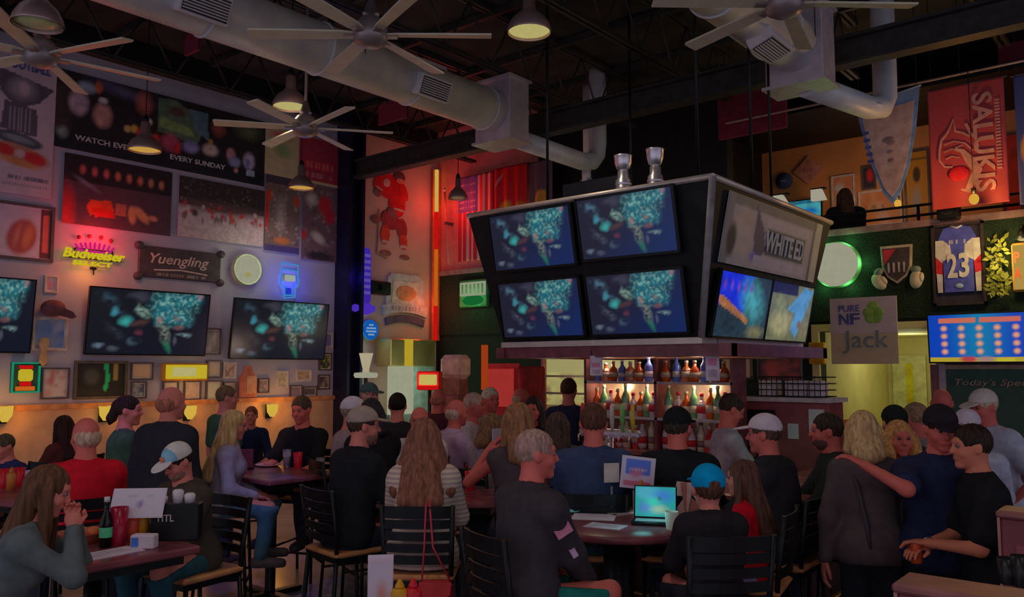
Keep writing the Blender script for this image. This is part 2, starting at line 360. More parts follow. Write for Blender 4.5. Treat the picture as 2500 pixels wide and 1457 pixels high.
b1 = [(x1, 7.8, z1 - .24), (x1, 9.35, z1 - .25), (x1, 9.6, z1 - .2), (x1, 9.72, z1 - .08), (x1, 9.75, z1 + .1), (x1, 9.75, z1 + .6), (x1, 9.75, ROOF)]
duct('long round galvanised air duct with square vents, left of the ceiling', x1, z1, -3, 7.42, 7.8, .255, [(3.62, 25), (6.42, 25), (3.45, -112), (6.15, -112)], (b1, .125))
b2 = [(x2, 8.0, z2 - .3), (-2.60, 9.1, z2 - .32), (-2.53, 9.3, z2 - .28), (-2.51, 9.38, z2 - .15), (-2.51, 9.4, z2 + .05), (-2.51, 9.4, z2 + .6), (-2.51, 9.4, ROOF)]
duct('round galvanised air duct with boxy plenum, behind the right ceiling fan', x2, z2, -3, 7.7, 8.05, .255, [(6.9, 200), (6.4, -60)], (b2, .125))
# pipe tee dropping behind the screens
p = at(1432, 425, d=12.3); t = thing('vent_pipe', 'pale forked vent pipe rising behind the screen box', 'pipe', (p[0], p[1], 4.3))
MB().tube([(0, 0, .74), (0, 0, ROOF - 4.3)], .05, 12).obj('upper_pipe', M_duct, t)
for s_ in (-.11, .11): MB().tube([(s_, 0, 0), (s_, 0, .35), (s_ * .4, 0, .52)], .055, 12).obj('fork_pipe', M_duct, t)
MB().tube([(0, 0, .48), (0, 0, .75)], .07, 12).obj('riser', M_duct, t)
# ---------------------------------------------------------------- ceiling fans
M_blade = mat('fan_blade', (.88, .78, .58), .5, .1, var=.08); M_motor = mat('fan_motor', C(70, 62, 62), .4, .5, var=.1)
fan = None
FZ = 4.43
for (hx, hy, tx, ty, lb) in ((100, 135, 318, 95, 'six-blade ceiling fan with orange-lit blades, leftmost, in front of the trophy poster'), (905, 85, 1200, 88, 'six-blade ceiling fan in front of the long air duct'), (745, 312, 950, 324, 'six-blade ceiling fan with a blue-lit blade, in front of the upper wall posters'), (1915, 8, 2250, 14, 'six-blade ceiling fan beside the right air duct at the top edge')):
    c = at(hx, hy, z=FZ); e = at(tx, ty, z=FZ); a0 = math.atan2(e[1] - c[1], e[0] - c[0])
    if fan is None:
        f = fan = thing('ceiling_fan', lb, 'ceiling fan', (c[0], c[1], FZ), a0, 'ceiling fans')
        MB().lathe([(.03, -.1), (.07, -.09), (.12, -.06), (.13, 0), (.125, .06), (.08, .12), (.03, .15)], 24).obj('motor', M_motor, f)
        MB().tube([(0, 0, .14), (0, 0, ROOF - FZ)], .016, 10).obj('downrod', M_motor, f); MB().lathe([(.02, .12), (.06, .0), (.065, .0)], 16, (0, 0, .16)).obj('rod_cover', M_motor, f)
        MB().lathe([(.02, 0), (.08, .03), (.085, .1)], 16, (0, 0, ROOF - FZ - .1)).obj('ceiling_canopy', M_motor, f)
        bl = MB(); pts = [(.11, .03), (.2, .048), (.5, .055), (.88, .06), (.9, .05), (.9, -.06), (.5, -.055), (.2, -.045), (.11, -.03)]
        n = len(pts); bl.add([(x, y, .007 + .18 * y) for x, y in pts] + [(x, y, -.007 + .18 * y) for x, y in pts], [tuple(range(n)), tuple(reversed(range(n, 2 * n)))] + [(i, i + n, (i + 1) % n + n, (i + 1) % n) for i in range(n)])
        bm_ = bl.mesh('blade', M_blade); br_ = MB().bx(.09, .2, -.03, .03, -.022, -.008).mesh('blade_bracket', M_motor)
        for k in range(6): o = link('blade', bm_, f, rot=(0, 0, k * math.pi / 3)); link('blade_bracket', br_, o)
    else:
        f = copy_tree(fan); f['label'] = lb; f.location = (c[0], c[1], FZ); f.rotation_euler = (0, 0, a0)
# ---------------------------------------------------------------- pendant lamps
M_shade = mat('lamp_shade_metal', C(84, 68, 66), .35, .6, var=.1); M_lens = glow('lamp_lens', (176, 166, 104), 1.0); M_lens2 = glow('lamp_lens_amber', (190, 146, 66), 1.0); M_lensg = mat('green_glass_lens', C(120, 134, 96), .3, var=.1)
PEND = []
def pendant(px, py, d, lb, lens, power=34, col=(1, .86, .62), rim=.185, pos=None):
    p = at(px, py, d=d) if pos is None else np.array(pos, float); z = p[2]
    t = thing('pendant_lamp', lb, 'lamp', (p[0], p[1], z), 0, 'bell pendant lamps')
    k = rim / .185
    MB().lathe([(.185 * k, 0), (.188 * k, .012), (.175 * k, .06), (.14 * k, .12), (.085 * k, .165), (.055 * k, .2), (.05 * k, .33), (.03 * k, .345), (.028 * k, .33), (.045 * k, .2), (.078 * k, .158), (.132 * k, .112), (.168 * k, .055), (.178 * k, .0)], 28, caps=False).obj('shade', M_shade, t)
    MB().lathe([(.001, .005), (.1 * k, .008), (.172 * k, .022), (.1 * k, .05), (.001, .06)], 24).obj('lens', lens, t)
    MB().tube([(0, 0, .34), (0, 0, ROOF - z)], .006, 6).obj('cable', M_blackm, t); MB().lathe([(.02, .33), (.035, .34), (.035, .38), (.012, .42)], 12).obj('socket', M_blackm, t)
    MB().lathe([(.06, 0), (.06, -.02), (.02, -.05)], 14, (0, 0, ROOF - z)).obj('ceiling_cup', M_blackm, t)
    if power: light('lamp_light', (p[0], p[1], z - .05), power, col, .12, spot=150)
    return t
pendant(92, 62, 5.6, 'bell pendant lamp with an unlit green lens, top left', M_lensg, 0, rim=.168)
pendant(709, 262, 8.4, 'lit bell pendant lamp above the left ceiling fan', M_lens, 26)
pendant(353, 368, 9.25, 'amber bell pendant lamp in front of the stadium poster', M_lens2, 20, (1, .66, .28))
pendant(1292, 80, 6.6, 'large bright bell pendant lamp at top centre', M_lens, 30)
pendant(735, 460, 11.7, 'small bell pendant lamp below the left ceiling fan', M_lens2, 12, (.9, .7, .6))
pendant(1118, 485, 13.2, 'small dim bell pendant lamp beside the striped flag', mat('dim_lens', C(120, 110, 84)), 0, rim=.16)

# extra pendants added out of view to brighten the crowd in front
for (x_, y_, pw_, lb) in ((-2.2, 1.4, 30, 'added bell pendant fill lamp over the front tables, out of the picture above'), (.2, 2.6, 15, 'added bell pendant fill lamp over the booths, out of the picture above'), (-4.6, .2, 26, 'added bell pendant fill lamp over the left tables, out of the picture above'), (-1.2, -1.2, 34, 'added bell pendant fill lamp above the photographer')):
    pendant(0, 0, 1, lb, M_lens, pw_, (1, .86, .78), pos=(x_, y_, 4.75))

# coloured party spots on the joists
def party_spot(lb, pos, target, col, power, ang, cm):
    d = Vector(target) - Vector(pos); q = d.to_track_quat('-Z', 'Y'); t = thing('party_spot', lb, 'spotlight', pos, 0, 'party spotlights')
    o = MB().lathe([(.03, .12), (.07, .1), (.08, 0), (.085, -.14), (.075, -.14), (.07, -.01)], 18, caps=False).obj('can', M_blackm, t); o.rotation_euler = q.to_euler()
    e = MB().lathe([(.001, -.12), (.07, -.12)], 18, caps=False).obj('lens', cm, t); e.rotation_euler = q.to_euler()
    MB().tube([(-.1, 0, .0), (-.1, 0, .16), (.1, 0, .16), (.1, 0, 0)], .01, 6).obj('yoke', M_blackm, t); MB().tube([(0, 0, .16), (0, 0, 5.56 - pos[2] if pos[2] < 5.5 else ROOF - pos[2])], .012, 6).obj('clamp_rod', M_blackm, t)
    l = light('party_light', Vector(pos) + d.normalized() * .16, power, col, .04, spot=ang); l.rotation_euler = q.to_euler()
def fl(px, py): p = at(px, py, z=0.); return (float(p[0]), float(p[1]), 0)
party_spot('purple party spotlight over the left tables, above the picture', (-5.4, 1.2, 5.3), fl(600, 1370), (.42, .2, 1), 150, 22, glow('purple_lens', (90, 50, 150)))
party_spot('green party spotlight over the bar stools, above the picture', (-.6, 2.6, 5.3), fl(1975, 1390), (.1, 1, .35), 80, 16, glow('green_lens', (30, 140, 60)))
party_spot('blue party spotlight over the front tables, above the picture', (-3.4, 1.0, 5.3), fl(720, 1430), (.08, .2, 1), 200, 8, glow('blue_lens', (30, 60, 150)))
party_spot('amber party spotlight over the middle tables, above the picture', (-4.2, 2.2, 5.3), fl(690, 1330), (1, .5, .15), 220, 8, glow('amber_lens', (170, 110, 40)))
# ================================================================ things on the walls
RZL = math.pi / 2
def on_left(px0, py0, px1, py1, off=0.):
    a = at(px0, py0, x=LX + off); b = at(px1, py1, x=LX + off)
    return (LX + off, (a[1] + b[1]) / 2, (a[2] + b[2]) / 2), abs(b[1] - a[1]), abs(a[2] - b[2])
def on_back(px0, py0, px1, py1, off=0., y=None):
    Y = (BY if y is None else y) - off
    a = at(px0, py0, y=Y); b = at(px1, py1, y=Y)
    return ((a[0] + b[0]) / 2, Y, (a[2] + b[2]) / 2), abs(b[0] - a[0]), abs(a[2] - b[2])
M_print = printed('printed_paper'); M_screen = printed('lit_screen', True)
M_silver = mat('silver_metal', C(120, 116, 122), .3, .8, var=.08)
def poster(name, label, rect, pic, cat='poster', rz=RZL, thick=.012, edge=None):
    (loc, w, h) = rect; loc = (loc[0] + .015, loc[1], loc[2]) if rz else (loc[0], loc[1] - .015, loc[2]); t = thing(name, label, cat, loc, rz)
    link('print', pic.mesh('print', w, h, M_print, -thick - .001), t)
    MB().box((0, -thick / 2, 0), (w, thick, h)).obj('backing', edge or mat('poster_backing', C(84, 76, 80), .8), t); return t
def framed(label, rect, pic, m=None, bar=.028, rz=RZL, name='picture_frame', cat='picture', matw=0.):
    (loc, w, h) = rect; t = thing(name, label, cat, loc, rz); m = m or M_fr
    MB().bx(-w / 2, w / 2, -.03, 0, h / 2 - bar, h / 2).bx(-w / 2, w / 2, -.03, 0, -h / 2, -h / 2 + bar).bx(-w / 2, -w / 2 + bar, -.03, 0, -h / 2 + bar, h / 2 - bar).bx(w / 2 - bar, w / 2, -.03, 0, -h / 2 + bar, h / 2 - bar).obj('frame', m, t)
    if matw: MB().bx(-w / 2 + bar, w / 2 - bar, -.012, 0, -h / 2 + bar, h / 2 - bar).obj('mount', mat('picture_mount', C(100, 92, 92), .8), t)
    k = bar + matw; link('picture', pic.mesh('picture', w - 2 * k, h - 2 * k, M_print, -.014), t)
    return t
M_fr = mat('dark_frame', C(40, 32, 36), .4)
M_fr2 = mat('pale_frame', C(98, 88, 88), .5)
# ---- 1 trophy poster
q = Pic(60, 110, C(98, 86, 94)); D = C(46, 40, 50); G = C(80, 72, 80)
q.poly([(.3, .86), (.98, .78), (.8, .66), (.62, .62), (.5, .62), (.34, .70)], D).blob(.6, .74, .22, .1, G, soft=.6).blob(.62, .745, .08, .06, C(104, 90, 98))
q.poly([(.4, .64), (.78, .61), (.8, .42), (.36, .44)], D)
for i in range(8): q.rect(.42 + i * .045, .44, .432 + i * .045, .6, C(84, 76, 84), .8)
q.blob(.58, .38, .32, .055, C(34, 36, 44), -4, .2).blob(.58, .385, .24, .03, C(66, 68, 76), -4)
q.blob(.6, .28, .42, .075, C(92, 60, 48), -5, .25).blob(.42, .30, .16, .045, C(124, 24, 28), -5, .3).blob(.78, .265, .16, .05, C(124, 24, 28), -5, .3).blob(.6, .285, .08, .035, C(116, 100, 104)).blob(.6, .22, .32, .03, C(130, 84, 50), -5)
q.bars(.42, .95, .115, .03, C(44, 44, 58), 12, 3).bars(.42, .95, .07, .014, C(60, 58, 70), 16, 4).rect(.66, .10, .95, .135, C(48, 46, 60), .6)
q.grain(9, 14, 5, .1)
t = poster('trophy_poster', 'tall white poster of a silver trophy cup at the far left', on_left(-70, 95, 122, 487), q)
(l_, w_, h_) = on_left(-70, 95, 122, 487)
letters('FOOTBALL', w_ * .52, .13, mat('navy_ink', C(34, 38, 72)), t, (w_ * .16, -.02, h_ * .41), bold=.01, depth=.008)
# ---- 2 stadium panorama
q = Pic(150, 56, C(16, 12, 16)); r = np.random.default_rng(11)
q.blob(.27, .9, .2, .1, C(40, 38, 60), -30, .8).blob(.02, .5, .06, .5, C(30, 22, 24))
q.poly([(.44, .48), (.63, .42), (.68, .72), (.52, .98), (.44, .95)], C(44, 56, 46)).blob(.53, .82, .05, .1, C(48, 30, 28)).poly([(.44, .55), (.62, .5), (.6, .62), (.45, .7)], C(64, 76, 48)).poly([(.62, .62), (.69, .5), (.68, .9), (.58, .9)], C(44, 58, 70))
q.blob(.37, .82, .05, .2, C(84, 40, 38), 0, .6).blob(.74, .72, .05, .16, C(74, 34, 32), 0, .6).blob(.9, .8, .1, .2, C(52, 58, 40), 0, .8, .7)
for (x, y, rx, ry, c) in ((.09, .62, .05, .2, (96, 80, 92)), (.19, .52, .05, .2, (110, 78, 78)), (.19, .72, .025, .05, (116, 112, 122)), (.3, .42, .02, .06, (110, 92, 60)), (.33, .44, .02, .07, (150, 120, 44)), (.36, .4, .025, .1, (160, 34, 34)), (.4, .34, .03, .1, (112, 70, 68)), (.43, .36, .02, .1, (150, 40, 36)), (.395, .58, .02, .06, (120, 114, 112)), (.5, .36, .06, .16, (88, 34, 50)), (.53, .3, .025, .1, (140, 26, 40)), (.6, .36, .05, .11, (104, 102, 146)), (.7, .38, .05, .11, (116, 102, 102)), (.7, .5, .015, .05, (120, 84, 44)), (.81, .38, .03, .12, (96, 70, 76)), (.83, .28, .04, .1, (76, 78, 108)), (.91, .34, .04, .16, (104, 100, 118)), (.905, .3, .015, .08, (54, 62, 96)), (.12, .84, .05, .1, (70, 78, 92)), (.17, .88, .02, .1, (110, 52, 36))):
    q.blob(x, y, rx, ry, C(*c), 0, .45)
q.rect(0, 0, 1, .21, C(9, 10, 17)).blob(.03, .2, .03, .1, C(66, 74, 74), 0, .7)
q.blob(.84, .16, .015, .045, C(112, 82, 72)).rect(.9, .11, .945, .21, C(104, 116, 130)); q.grain(50, 20, 6, .25)
t = poster('stadium_poster', 'wide dark panorama poster of football fans with a black caption band', on_left(139, 166, 642, 456), q)
(l_, w_, h_) = on_left(139, 166, 642, 456); M_cap = mat('caption_ink', C(108, 108, 112))
letters('WATCH EVERY', w_ * .27, h_ * .07, M_cap, t, (-w_ * .285, -.02, -h_ * .335), bold=.015, depth=.008); letters('EVERY SUNDAY', w_ * .28, h_ * .07, M_cap, t, (w_ * .14, -.02, -h_ * .335), bold=.015, depth=.008)
# ---- 3 hanging shirts poster
q = Pic(70, 56, C(40, 26, 34)); q.rect(0, .62, 1, 1, C(18, 10, 16)).blob(.03, .2, .1, .5, C(110, 18, 22), 0, .8)
for i in range(8): q.blob(.16 + i * .105, .80 - .005 * i, .035, .09, C(96 + 4 * (i % 3), 40 + 3 * i, 44), 0, .6)
q.poly([(.2, .28), (.24, .38), (.42, .4), (.46, .2), (.24, .16)], C(176, 62, 30)).poly([(.25, .28), (.45, .26), (.46, .16), (.28, .14)], C(170, 28, 22)).rect(.47, .2, .56, .38, C(84, 48, 40)).blob(.62, .24, .045, .16, C(132, 96, 66), 4, .4).blob(.71, .26, .06, .16, C(132, 96, 66), 28, .4).blob(.82, .23, .06, .05, C(116, 76, 60), -35, .4).blob(.2, .6, .2, .04, C(64, 56, 70), -40, .8); q.grain(30, 22, 7, .15)
poster('locker_poster', 'dark poster of hanging red jerseys above two gloves', on_left(156, 372, 413, 577), q)
# ---- 4 hockey team photo
q = Pic(80, 60, C(104, 92, 94)); q.rect(0, .55, 1, 1, C(24, 18, 20)).blob(.5, .56, .8, .14, C(50, 34, 36), 0, .7)
for i in range(70):
    x, y = r.random(), .58 + .4 * r.random(); q.blob(x, y, .015, .02, C(*(34 + 40 * r.random() * np.array([1, .8, .8]))), 0, .9, .8)
for i in range(26):
    x, y = .03 + .95 * r.random(), .36 + .2 * r.random(); c = (150, 42, 46) if r.random() < .6 else (110, 96, 98); q.blob(x, y, .03, .055, C(*c), 0, .7)
for i in range(14):
    x = .04 + .93 * r.random(); q.blob(x, .3 + .1 * r.random(), .018, .08, C(54, 40, 46), 0, .7, .8)
q.blob(.18, .42, .045, .08, C(40, 34, 36)).blob(.62, .38, .05, .09, C(160, 66, 40), 0, .7).grain(40, 30, 8, .18)
poster('hockey_photo', 'wide photo poster of a hockey team celebrating on white ice', on_left(436, 428, 640, 603), q)
# ---- 5, 6 tall posters, 7 beige and red sign
q = Pic(40, 80, C(60, 48, 46))
for i in range(120):
    x, y = r.random(), r.random(); q.blob(x, y, .05, .025, C(*(30 + 70 * r.random() * np.array([1, .85, .8]))), 0, .8, .8)
q.rect(0, .9, 1, 1, C(36, 30, 40)).blob(.08, .72, .14, .1, C(170, 60, 36)).blob(.9, .7, .12, .1, C(170, 64, 36)).blob(.05, .5, .08, .3, C(150, 30, 34)).blob(.5, .15, .3, .06, C(150, 86, 48)).rect(0, 0, 1, .08, C(30, 24, 60), .8).blob(.45, .5, .2, .3, C(96, 90, 84), 0, .9, .6)
poster('crowd_poster', 'narrow tall poster of a trophy parade, left of a pair', on_left(647, 424, 727, 621), q)
q = Pic(40, 80, C(58, 42, 46))
for i in range(110):
    x, y = r.random(), r.random(); q.blob(x, y, .06, .03, C(*(26 + 70 * r.random() * np.array([1, .75, .8]))), 0, .8, .8)
q.blob(.62, .74, .22, .16, C(150, 30, 40), 0, .4).blob(.75, .6, .2, .12, C(160, 30, 52), 0, .5).blob(.25, .8, .2, .12, C(100, 92, 90), 0, .7).blob(.45, .3, .25, .09, C(112, 104, 100), -15, .6).blob(.5, .06, .5, .08, C(26, 18, 24)).blob(.07, .32, .08, .08, C(150, 26, 36))
poster('action_poster', 'narrow tall poster of a player in red, right of a pair', on_left(736, 445, 822, 642), q)
q = Pic(60, 44, C(104, 94, 74)); q.rect(.42, .06, 1, .98, C(84, 22, 34)).rect(.5, .3, .88, .48, C(124, 22, 34)).bars(.52, .9, .4, .14, C(96, 64, 70), 7, 2, .5).bars(.52, .9, .18, .12, C(96, 64, 70), 6, 9, .5).blob(.22, .55, .14, .2, C(74, 82, 56), 0, .6).blob(.2, .85, .18, .12, C(110, 44, 56), 0, .7).grain(20, 14, 3, .1)
poster('team_sign', 'beige sign with a dark red lettered block, beside the column', on_left(646, 305, 829, 462), q)
# ---- 8 ball picture at left edge
q = Pic(60, 44, C(98, 86, 98)); q.blob(.62, .4, .22, .4, C(84, 36, 38), -8, .25).blob(.7, .42, .08, .3, C(110, 62, 44), -8, .6).blob(.56, .42, .05, .3, C(104, 58, 54), -8, .8).rect(.86, .02, 1, .98, C(48, 18, 26)).rect(.89, .12, .97, .88, C(130, 50, 52)).bars(.89, .97, .5, .7, C(160, 90, 84), 2, 5, .4).blob(.03, .6, .05, .2, C(60, 34, 36)); q.grain(14, 10, 3, .08)
framed('framed white picture of a brown leather ball with a red strip', on_left(-75, 478, 127, 642), q, bar=.035)
# ---- televisions
def screen_pic(nx, ny, bg0, bg1, left=1.):
    L_ = lambda *c: lin(c)
    q = Pic(nx, ny, L_(*bg0)); q.mix(np.clip(q.u * 1.3 - q.v * .9, 0, 1), L_(*bg1))
    n1 = q.noise(nx * .5, ny * .5, 5); n2 = q.noise(nx * .25, ny * .3, 8); n3 = q.noise(14, 9, 3); wu = q.u + .05 * (n3 - .5); wv = q.v + .08 * (q.noise(12, 8, 4) - .5)
    def reg(x, y, rx, ry, ang=0.):
        a = math.radians(ang); dx, dy = wu - x, wv - y; return np.clip(1.35 - np.hypot((dx * math.cos(a) + dy * math.sin(a)) / rx, (-dx * math.sin(a) + dy * math.cos(a)) / ry), 0, 1)
    band = np.maximum(reg(.14, .84, .07, .14, 30), reg(.25, .62, .06, .14, 30)) * left
    q.mix(band * np.clip(n2 * 1.5 - .25, 0, 1) * .8, L_(70, 104, 124)).mix(reg(.29, .52, .05, .07) * .9, L_(50, 150, 146)).mix(reg(.2, .66, .035, .06) * .8, L_(50, 130, 146))
    q.mix(reg(.42, .68, .05, .12, 15) * np.clip(n1 * 1.6, 0, 1), L_(120, 150, 138)).mix(reg(.38, .92, .09, .08) * .5, L_(66, 66, 84))
    mass = np.maximum.reduce([reg(.62, .8, .13, .2), reg(.76, .84, .15, .17), reg(.7, .6, .15, .15), reg(.57, .62, .07, .15), reg(.88, .9, .07, .1)])
    q.mix(mass * np.clip(.35 + n2 * .8, 0, 1), L_(34, 118, 130)).mix(mass * np.clip((n1 - .45) * 3.2, 0, 1) * .85, L_(116, 160, 150)).mix(mass * np.clip((n2 - .6) * 5, 0, 1) * .75, L_(14, 56, 80))
    q.mix(reg(.57, .55, .025, .05) * .8, L_(150, 104, 100)).mix(reg(.71, .58, .03, .05) * .7, L_(110, 66, 72)).mix(reg(.92, .94, .03, .04) * .8, L_(140, 104, 112))
    trunk = reg(.62, .34, .05, .2, 12); q.mix(trunk * np.clip(n1 * 1.4, 0, 1) * .85, L_(112, 120, 108)).mix(reg(.66, .1, .035, .13, 15) * .8, L_(30, 100, 78)).mix(reg(.8, .34, .06, .035, 10) * np.clip(n1 * 1.5, 0, 1), L_(100, 122, 126)).mix(reg(.75, .44, .05, .03, 20) * .6, L_(116, 62, 64)).mix(reg(.73, .2, .015, .08) * .6, L_(84, 88, 108))
    q.mix(reg(.2, .36, .04, .14, 32) * np.clip(n1 * 1.3, 0, 1) * .7 * left, L_(72, 78, 94)).mix(reg(.36, .18, .05, .07) * np.clip(n2 * 1.3, 0, 1) * .7, L_(64, 88, 104)).mix(reg(.09, .12, .045, .05, 40) * np.clip(n1 * 1.6, 0, 1) * .8, L_(96, 110, 128)).mix(reg(.21, .07, .045, .03) * .5, L_(84, 94, 108)).mix(reg(.4, .36, .03, .06) * .6, L_(104, 48, 66)).mix(reg(.4, .5, .07, .04) * .6, L_(84, 54, 54))
    return q
PIC_WALL = screen_pic(110, 62, (12, 18, 28), (13, 18, 34), .35); PIC_BOX = screen_pic(110, 62, (24, 26, 44), (14, 34, 80))
M_bezel = mat('tv_bezel', (.008, .008, .01), .3, var=.1)
def tv(label, loc, w, h, rz, tilt, pic, mesh=None, parent=None, off=.12, cat='television'):
    t = thing('television', label, cat, loc, rz) 
    R = Matrix.Translation((0, -off, 0)) @ Matrix.Rotation(math.radians(tilt), 4, 'X')
    c = MB().box((0, .025, 0), (w, .05, h), None, .006).obj('casing', M_bezel, t); c.matrix_local = R
    sc = link('screen', mesh or pic.mesh('screen', w - .03, h - .035, M_screen, -.002), c)
    b = MB().bx(-w / 2, w / 2, -.006, 0, h / 2 - .014, h / 2).bx(-w / 2, w / 2, -.006, 0, -h / 2, -h / 2 + .018).bx(-w / 2, -w / 2 + .013, -.006, 0, -h / 2, h / 2).bx(w / 2 - .013, w / 2, -.006, 0, -h / 2, h / 2).obj('bezel', M_bezel, c)
    MB().box((0, -off / 2 + .03, 0), (.3, max(.02, off - .03), .3)).obj('wall_mount', M_blackm, t)
    return t
wtv = None
for rect, lb in ((on_left(-200, 664, 66, 863, .0), 'wall television cut off by the left edge'), (on_left(205, 699, 492, 870), 'large wall television below the red crown neon'), (on_left(556, 727, 783, 879), 'wall television below the blue glass neon')):
    (loc, w, h) = rect
    tv(lb, loc, w, h, RZL, 7, PIC_WALL, off=.14)
# ---- neon signs and lights
def neon(mb, name, m, par): return mb.obj(name, m, par)
Y_neon = glow('yellow_neon', (196, 180, 28)); R_neon = glow('magenta_neon', (190, 20, 120)); B_neon = glow('cyan_neon', (60, 130, 190)); BL_neon = glow('blue_neon', (30, 52, 190)); W_neon = glow('white_lightbox', (151, 150, 128)); RED_neon = glow('red_neon', (190, 16, 18)); G_neon = glow('green_neon', (24, 130, 96)); O_neon = glow('orange_neon', (190, 92, 24)); YL_box = glow('yellow_lightbox', (186, 166, 40)); VIO = glow('violet_neon', (54, 34, 150)); LBL = glow('sky_lightbox', (16, 84, 170))
(l, w, h) = on_left(150, 562, 300, 664); t = thing('crown_neon_sign', 'red-glowing neon sign with a magenta crown over yellow script', 'neon sign', l, RZL)
letters('Budweiser', w * .98, h * .27, Y_neon, t, (0, -.06, -.1 * h), shear=.25, bold=.025, depth=.02)
letters('SELECT', w * .62, h * .13, Y_neon, t, (-.02, -.06, -.36 * h), bold=.03, depth=.02)
cr_ = MB(); 
for i in range(9): a = -1 + i * .25; cr_.tube([(a * .26 * w, -.05, .04 * h), (a * .31 * w, -.05, .16 * h + .09 * h * (1 - a * a))], .011, 6)
cr_.tube([(x * .27 * w, -.05, .03 * h - .02 * (1 - x * x)) for x in np.linspace(-1, 1, 9)], .012, 6); neon(cr_, 'crown_tubes', R_neon, t)
for i, a in enumerate((-.75, -.27, .27, .75)): MB().ell((a * .34 * w, -.05, .30 * h + .12 * h * (1 - a * a)), (.026, .02, .026)).obj('crown_knob', mat('dark_red_glass', C(60, 6, 14), .3), t)
MB().bx(-.03, .03, -.05, 0, -.52 * h, -.45 * h).tube([(0, -.03, -.5 * h), (.01, -.02, -.66 * h)], .006, 6).obj('transformer', M_blackm, t)
MB().tube([(-.45 * w, -.03, -.22 * h), (.45 * w, -.03, -.22 * h)], .008, 6).tube([(-.3 * w, -.03, .02), (.3 * w, -.03, .02)], .008, 6).tube([(-.3 * w, -.03, .02), (-.3 * w, -.03, -.22 * h)], .008, 6).tube([(.3 * w, -.03, .02), (.3 * w, -.03, -.22 * h)], .008, 6).obj('tube_support', M_blackm, t)
light('neon_light', (l[0] + .26, l[1], l[2] + .12), 9, (1, .012, .03), .15); light('neon_light', (l[0] + .2, l[1] - .1, l[2] - .3), 1.6, (1, .35, .02), .08)
# scroll sign
(l, w, h) = on_left(328, 590, 542, 698); t = thing('scroll_sign', 'dark plaque sign with curled corners and pale script', 'sign', l, RZL)
M_dsign = mat('dark_plaque', C(34, 28, 33), .5); M_gold = mat('pale_gold_ink', C(104, 86, 84), .5)
MB().box((0, -.02, 0), (w * .92, .04, h * .86), None, .01).obj('board', M_dsign, t)
for sx in (-1, 1):
    for sz in (-1, 1): MB().lathe([(.001, -.03), (.05, -.03), (.055, .0), (.05, .03), (.001, .03)], 14, (sx * w * .46, -.03, sz * h * .42), Matrix.Rotation(math.pi / 2, 3, 'X')).obj('corner_curl', M_dsign, t)
letters('Yuengling', w * .66, h * .36, M_gold, t, (-.02, -.045, .03), shear=.3, bold=.012)
MB().ribbon([(-w * .3, -h * .22), (0, -h * .17), (w * .3, -h * .24)], .02, -.045).obj('flourish', M_gold, t)
q = Pic(40, 4, C(34, 28, 33)); q.bars(.02, .98, .5, .9, C(76, 62, 62), 20, 3); link('small_print', q.mesh('small_print', w * .6, .05, M_print, -.043), t, (0, 0, -h * .33))
# round light
(l, w, h) = on_left(556, 616, 636, 700); t = thing('round_lightbox', 'round glowing white light sign beside the scroll plaque', 'light sign', l, RZL); rr = h / 2
RX = Matrix.Rotation(math.pi / 2, 3, 'X')
MB().lathe([(.001, .10), (rr * .86, .10), (rr * .9, .085)], 36, (0, 0, 0), RX).obj('lit_face', W_neon, t); MB().lathe([(rr * .9, .0), (rr * .9, .09), (rr, .1), (rr, .0)], 36, (0, 0, 0), RX, caps=False).obj('rim', mat('pale_green_rim', C(120, 132, 108), .4), t)
MB().ell((0, -.105, -rr * .35), (.05, .01, .035)).obj('emblem', glow('dull_yellow', (150, 142, 84)), t)
light('lightbox_light', (l[0] + .28, l[1], l[2]), 2.6, (.75, .9, .55), .15)
# blue beer glass neon
(l, w, h) = on_left(684, 642, 722, 730); t = thing('glass_neon_sign', 'blue neon sign shaped like a tall beer glass', 'neon sign', l, RZL)
o_ = [(-.5, .5), (.5, .47), (.46, .18), (.54, .05), (.5, -.14), (.3, -.2), (.34, -.46), (-.34, -.5), (-.32, -.2), (-.5, -.14), (-.56, .05), (-.47, .18)]
neon(MB().tube([(x * w, -.05, z * h) for x, z in o_], .013, 6, closed=True), 'outline_tube', B_neon, t)
neon(MB().box((0, -.05, .08 * h), (w * .62, .03, h * .18), None, .01), 'label_light', glow('pale_neon', (150, 160, 150)), t)
neon(MB().tube([(-.3 * w, -.05, -.42 * h), (.3 * w, -.05, -.4 * h)], .012, 6).tube([(-.44 * w, -.05, .32 * h), (.42 * w, -.05, .3 * h)], .01, 6), 'cross_tube', B_neon, t)
neon(MB().box((0, -.02, -.3 * h), (w * .3, .015, h * .2)), 'blue_panel', BL_neon, t)
light('neon_light', (l[0] + .2, l[1], l[2]), 4.2, (.02, .07, 1), .1)
# small lit signs low on the wall
(l, w, h) = on_left(28, 886, 90, 956); t = thing('square_neon_sign', 'square green-edged neon sign with a yellow and red lamp shape', 'neon sign', l, RZL)
neon(MB().tube([(-w / 2, -.05, -h / 2), (w / 2, -.05, -h / 2), (w / 2, -.05, h / 2), (-w / 2, -.05, h / 2)], .016, 6, closed=True), 'green_tube', G_neon, t); MB().box((0, -.015, 0), (w * 1.05, .03, h * 1.05)).obj('backing', mat('dark_green_panel', C(20, 40, 34)), t)
neon(MB().box((0, -.04, .08 * h), (w * .55, .05, h * .42), None, .03), 'yellow_lamp', YL_box, t); neon(MB().box((0, -.04, .36 * h), (w * .5, .03, .04)), 'red_bar', RED_neon, t); neon(MB().box((0, -.04, -.22 * h), (w * .4, .03, .05)), 'red_bar', RED_neon, t); neon(MB().box((0, -.04, -.38 * h), (w * .7, .03, .05)), 'orange_bar', O_neon, t)
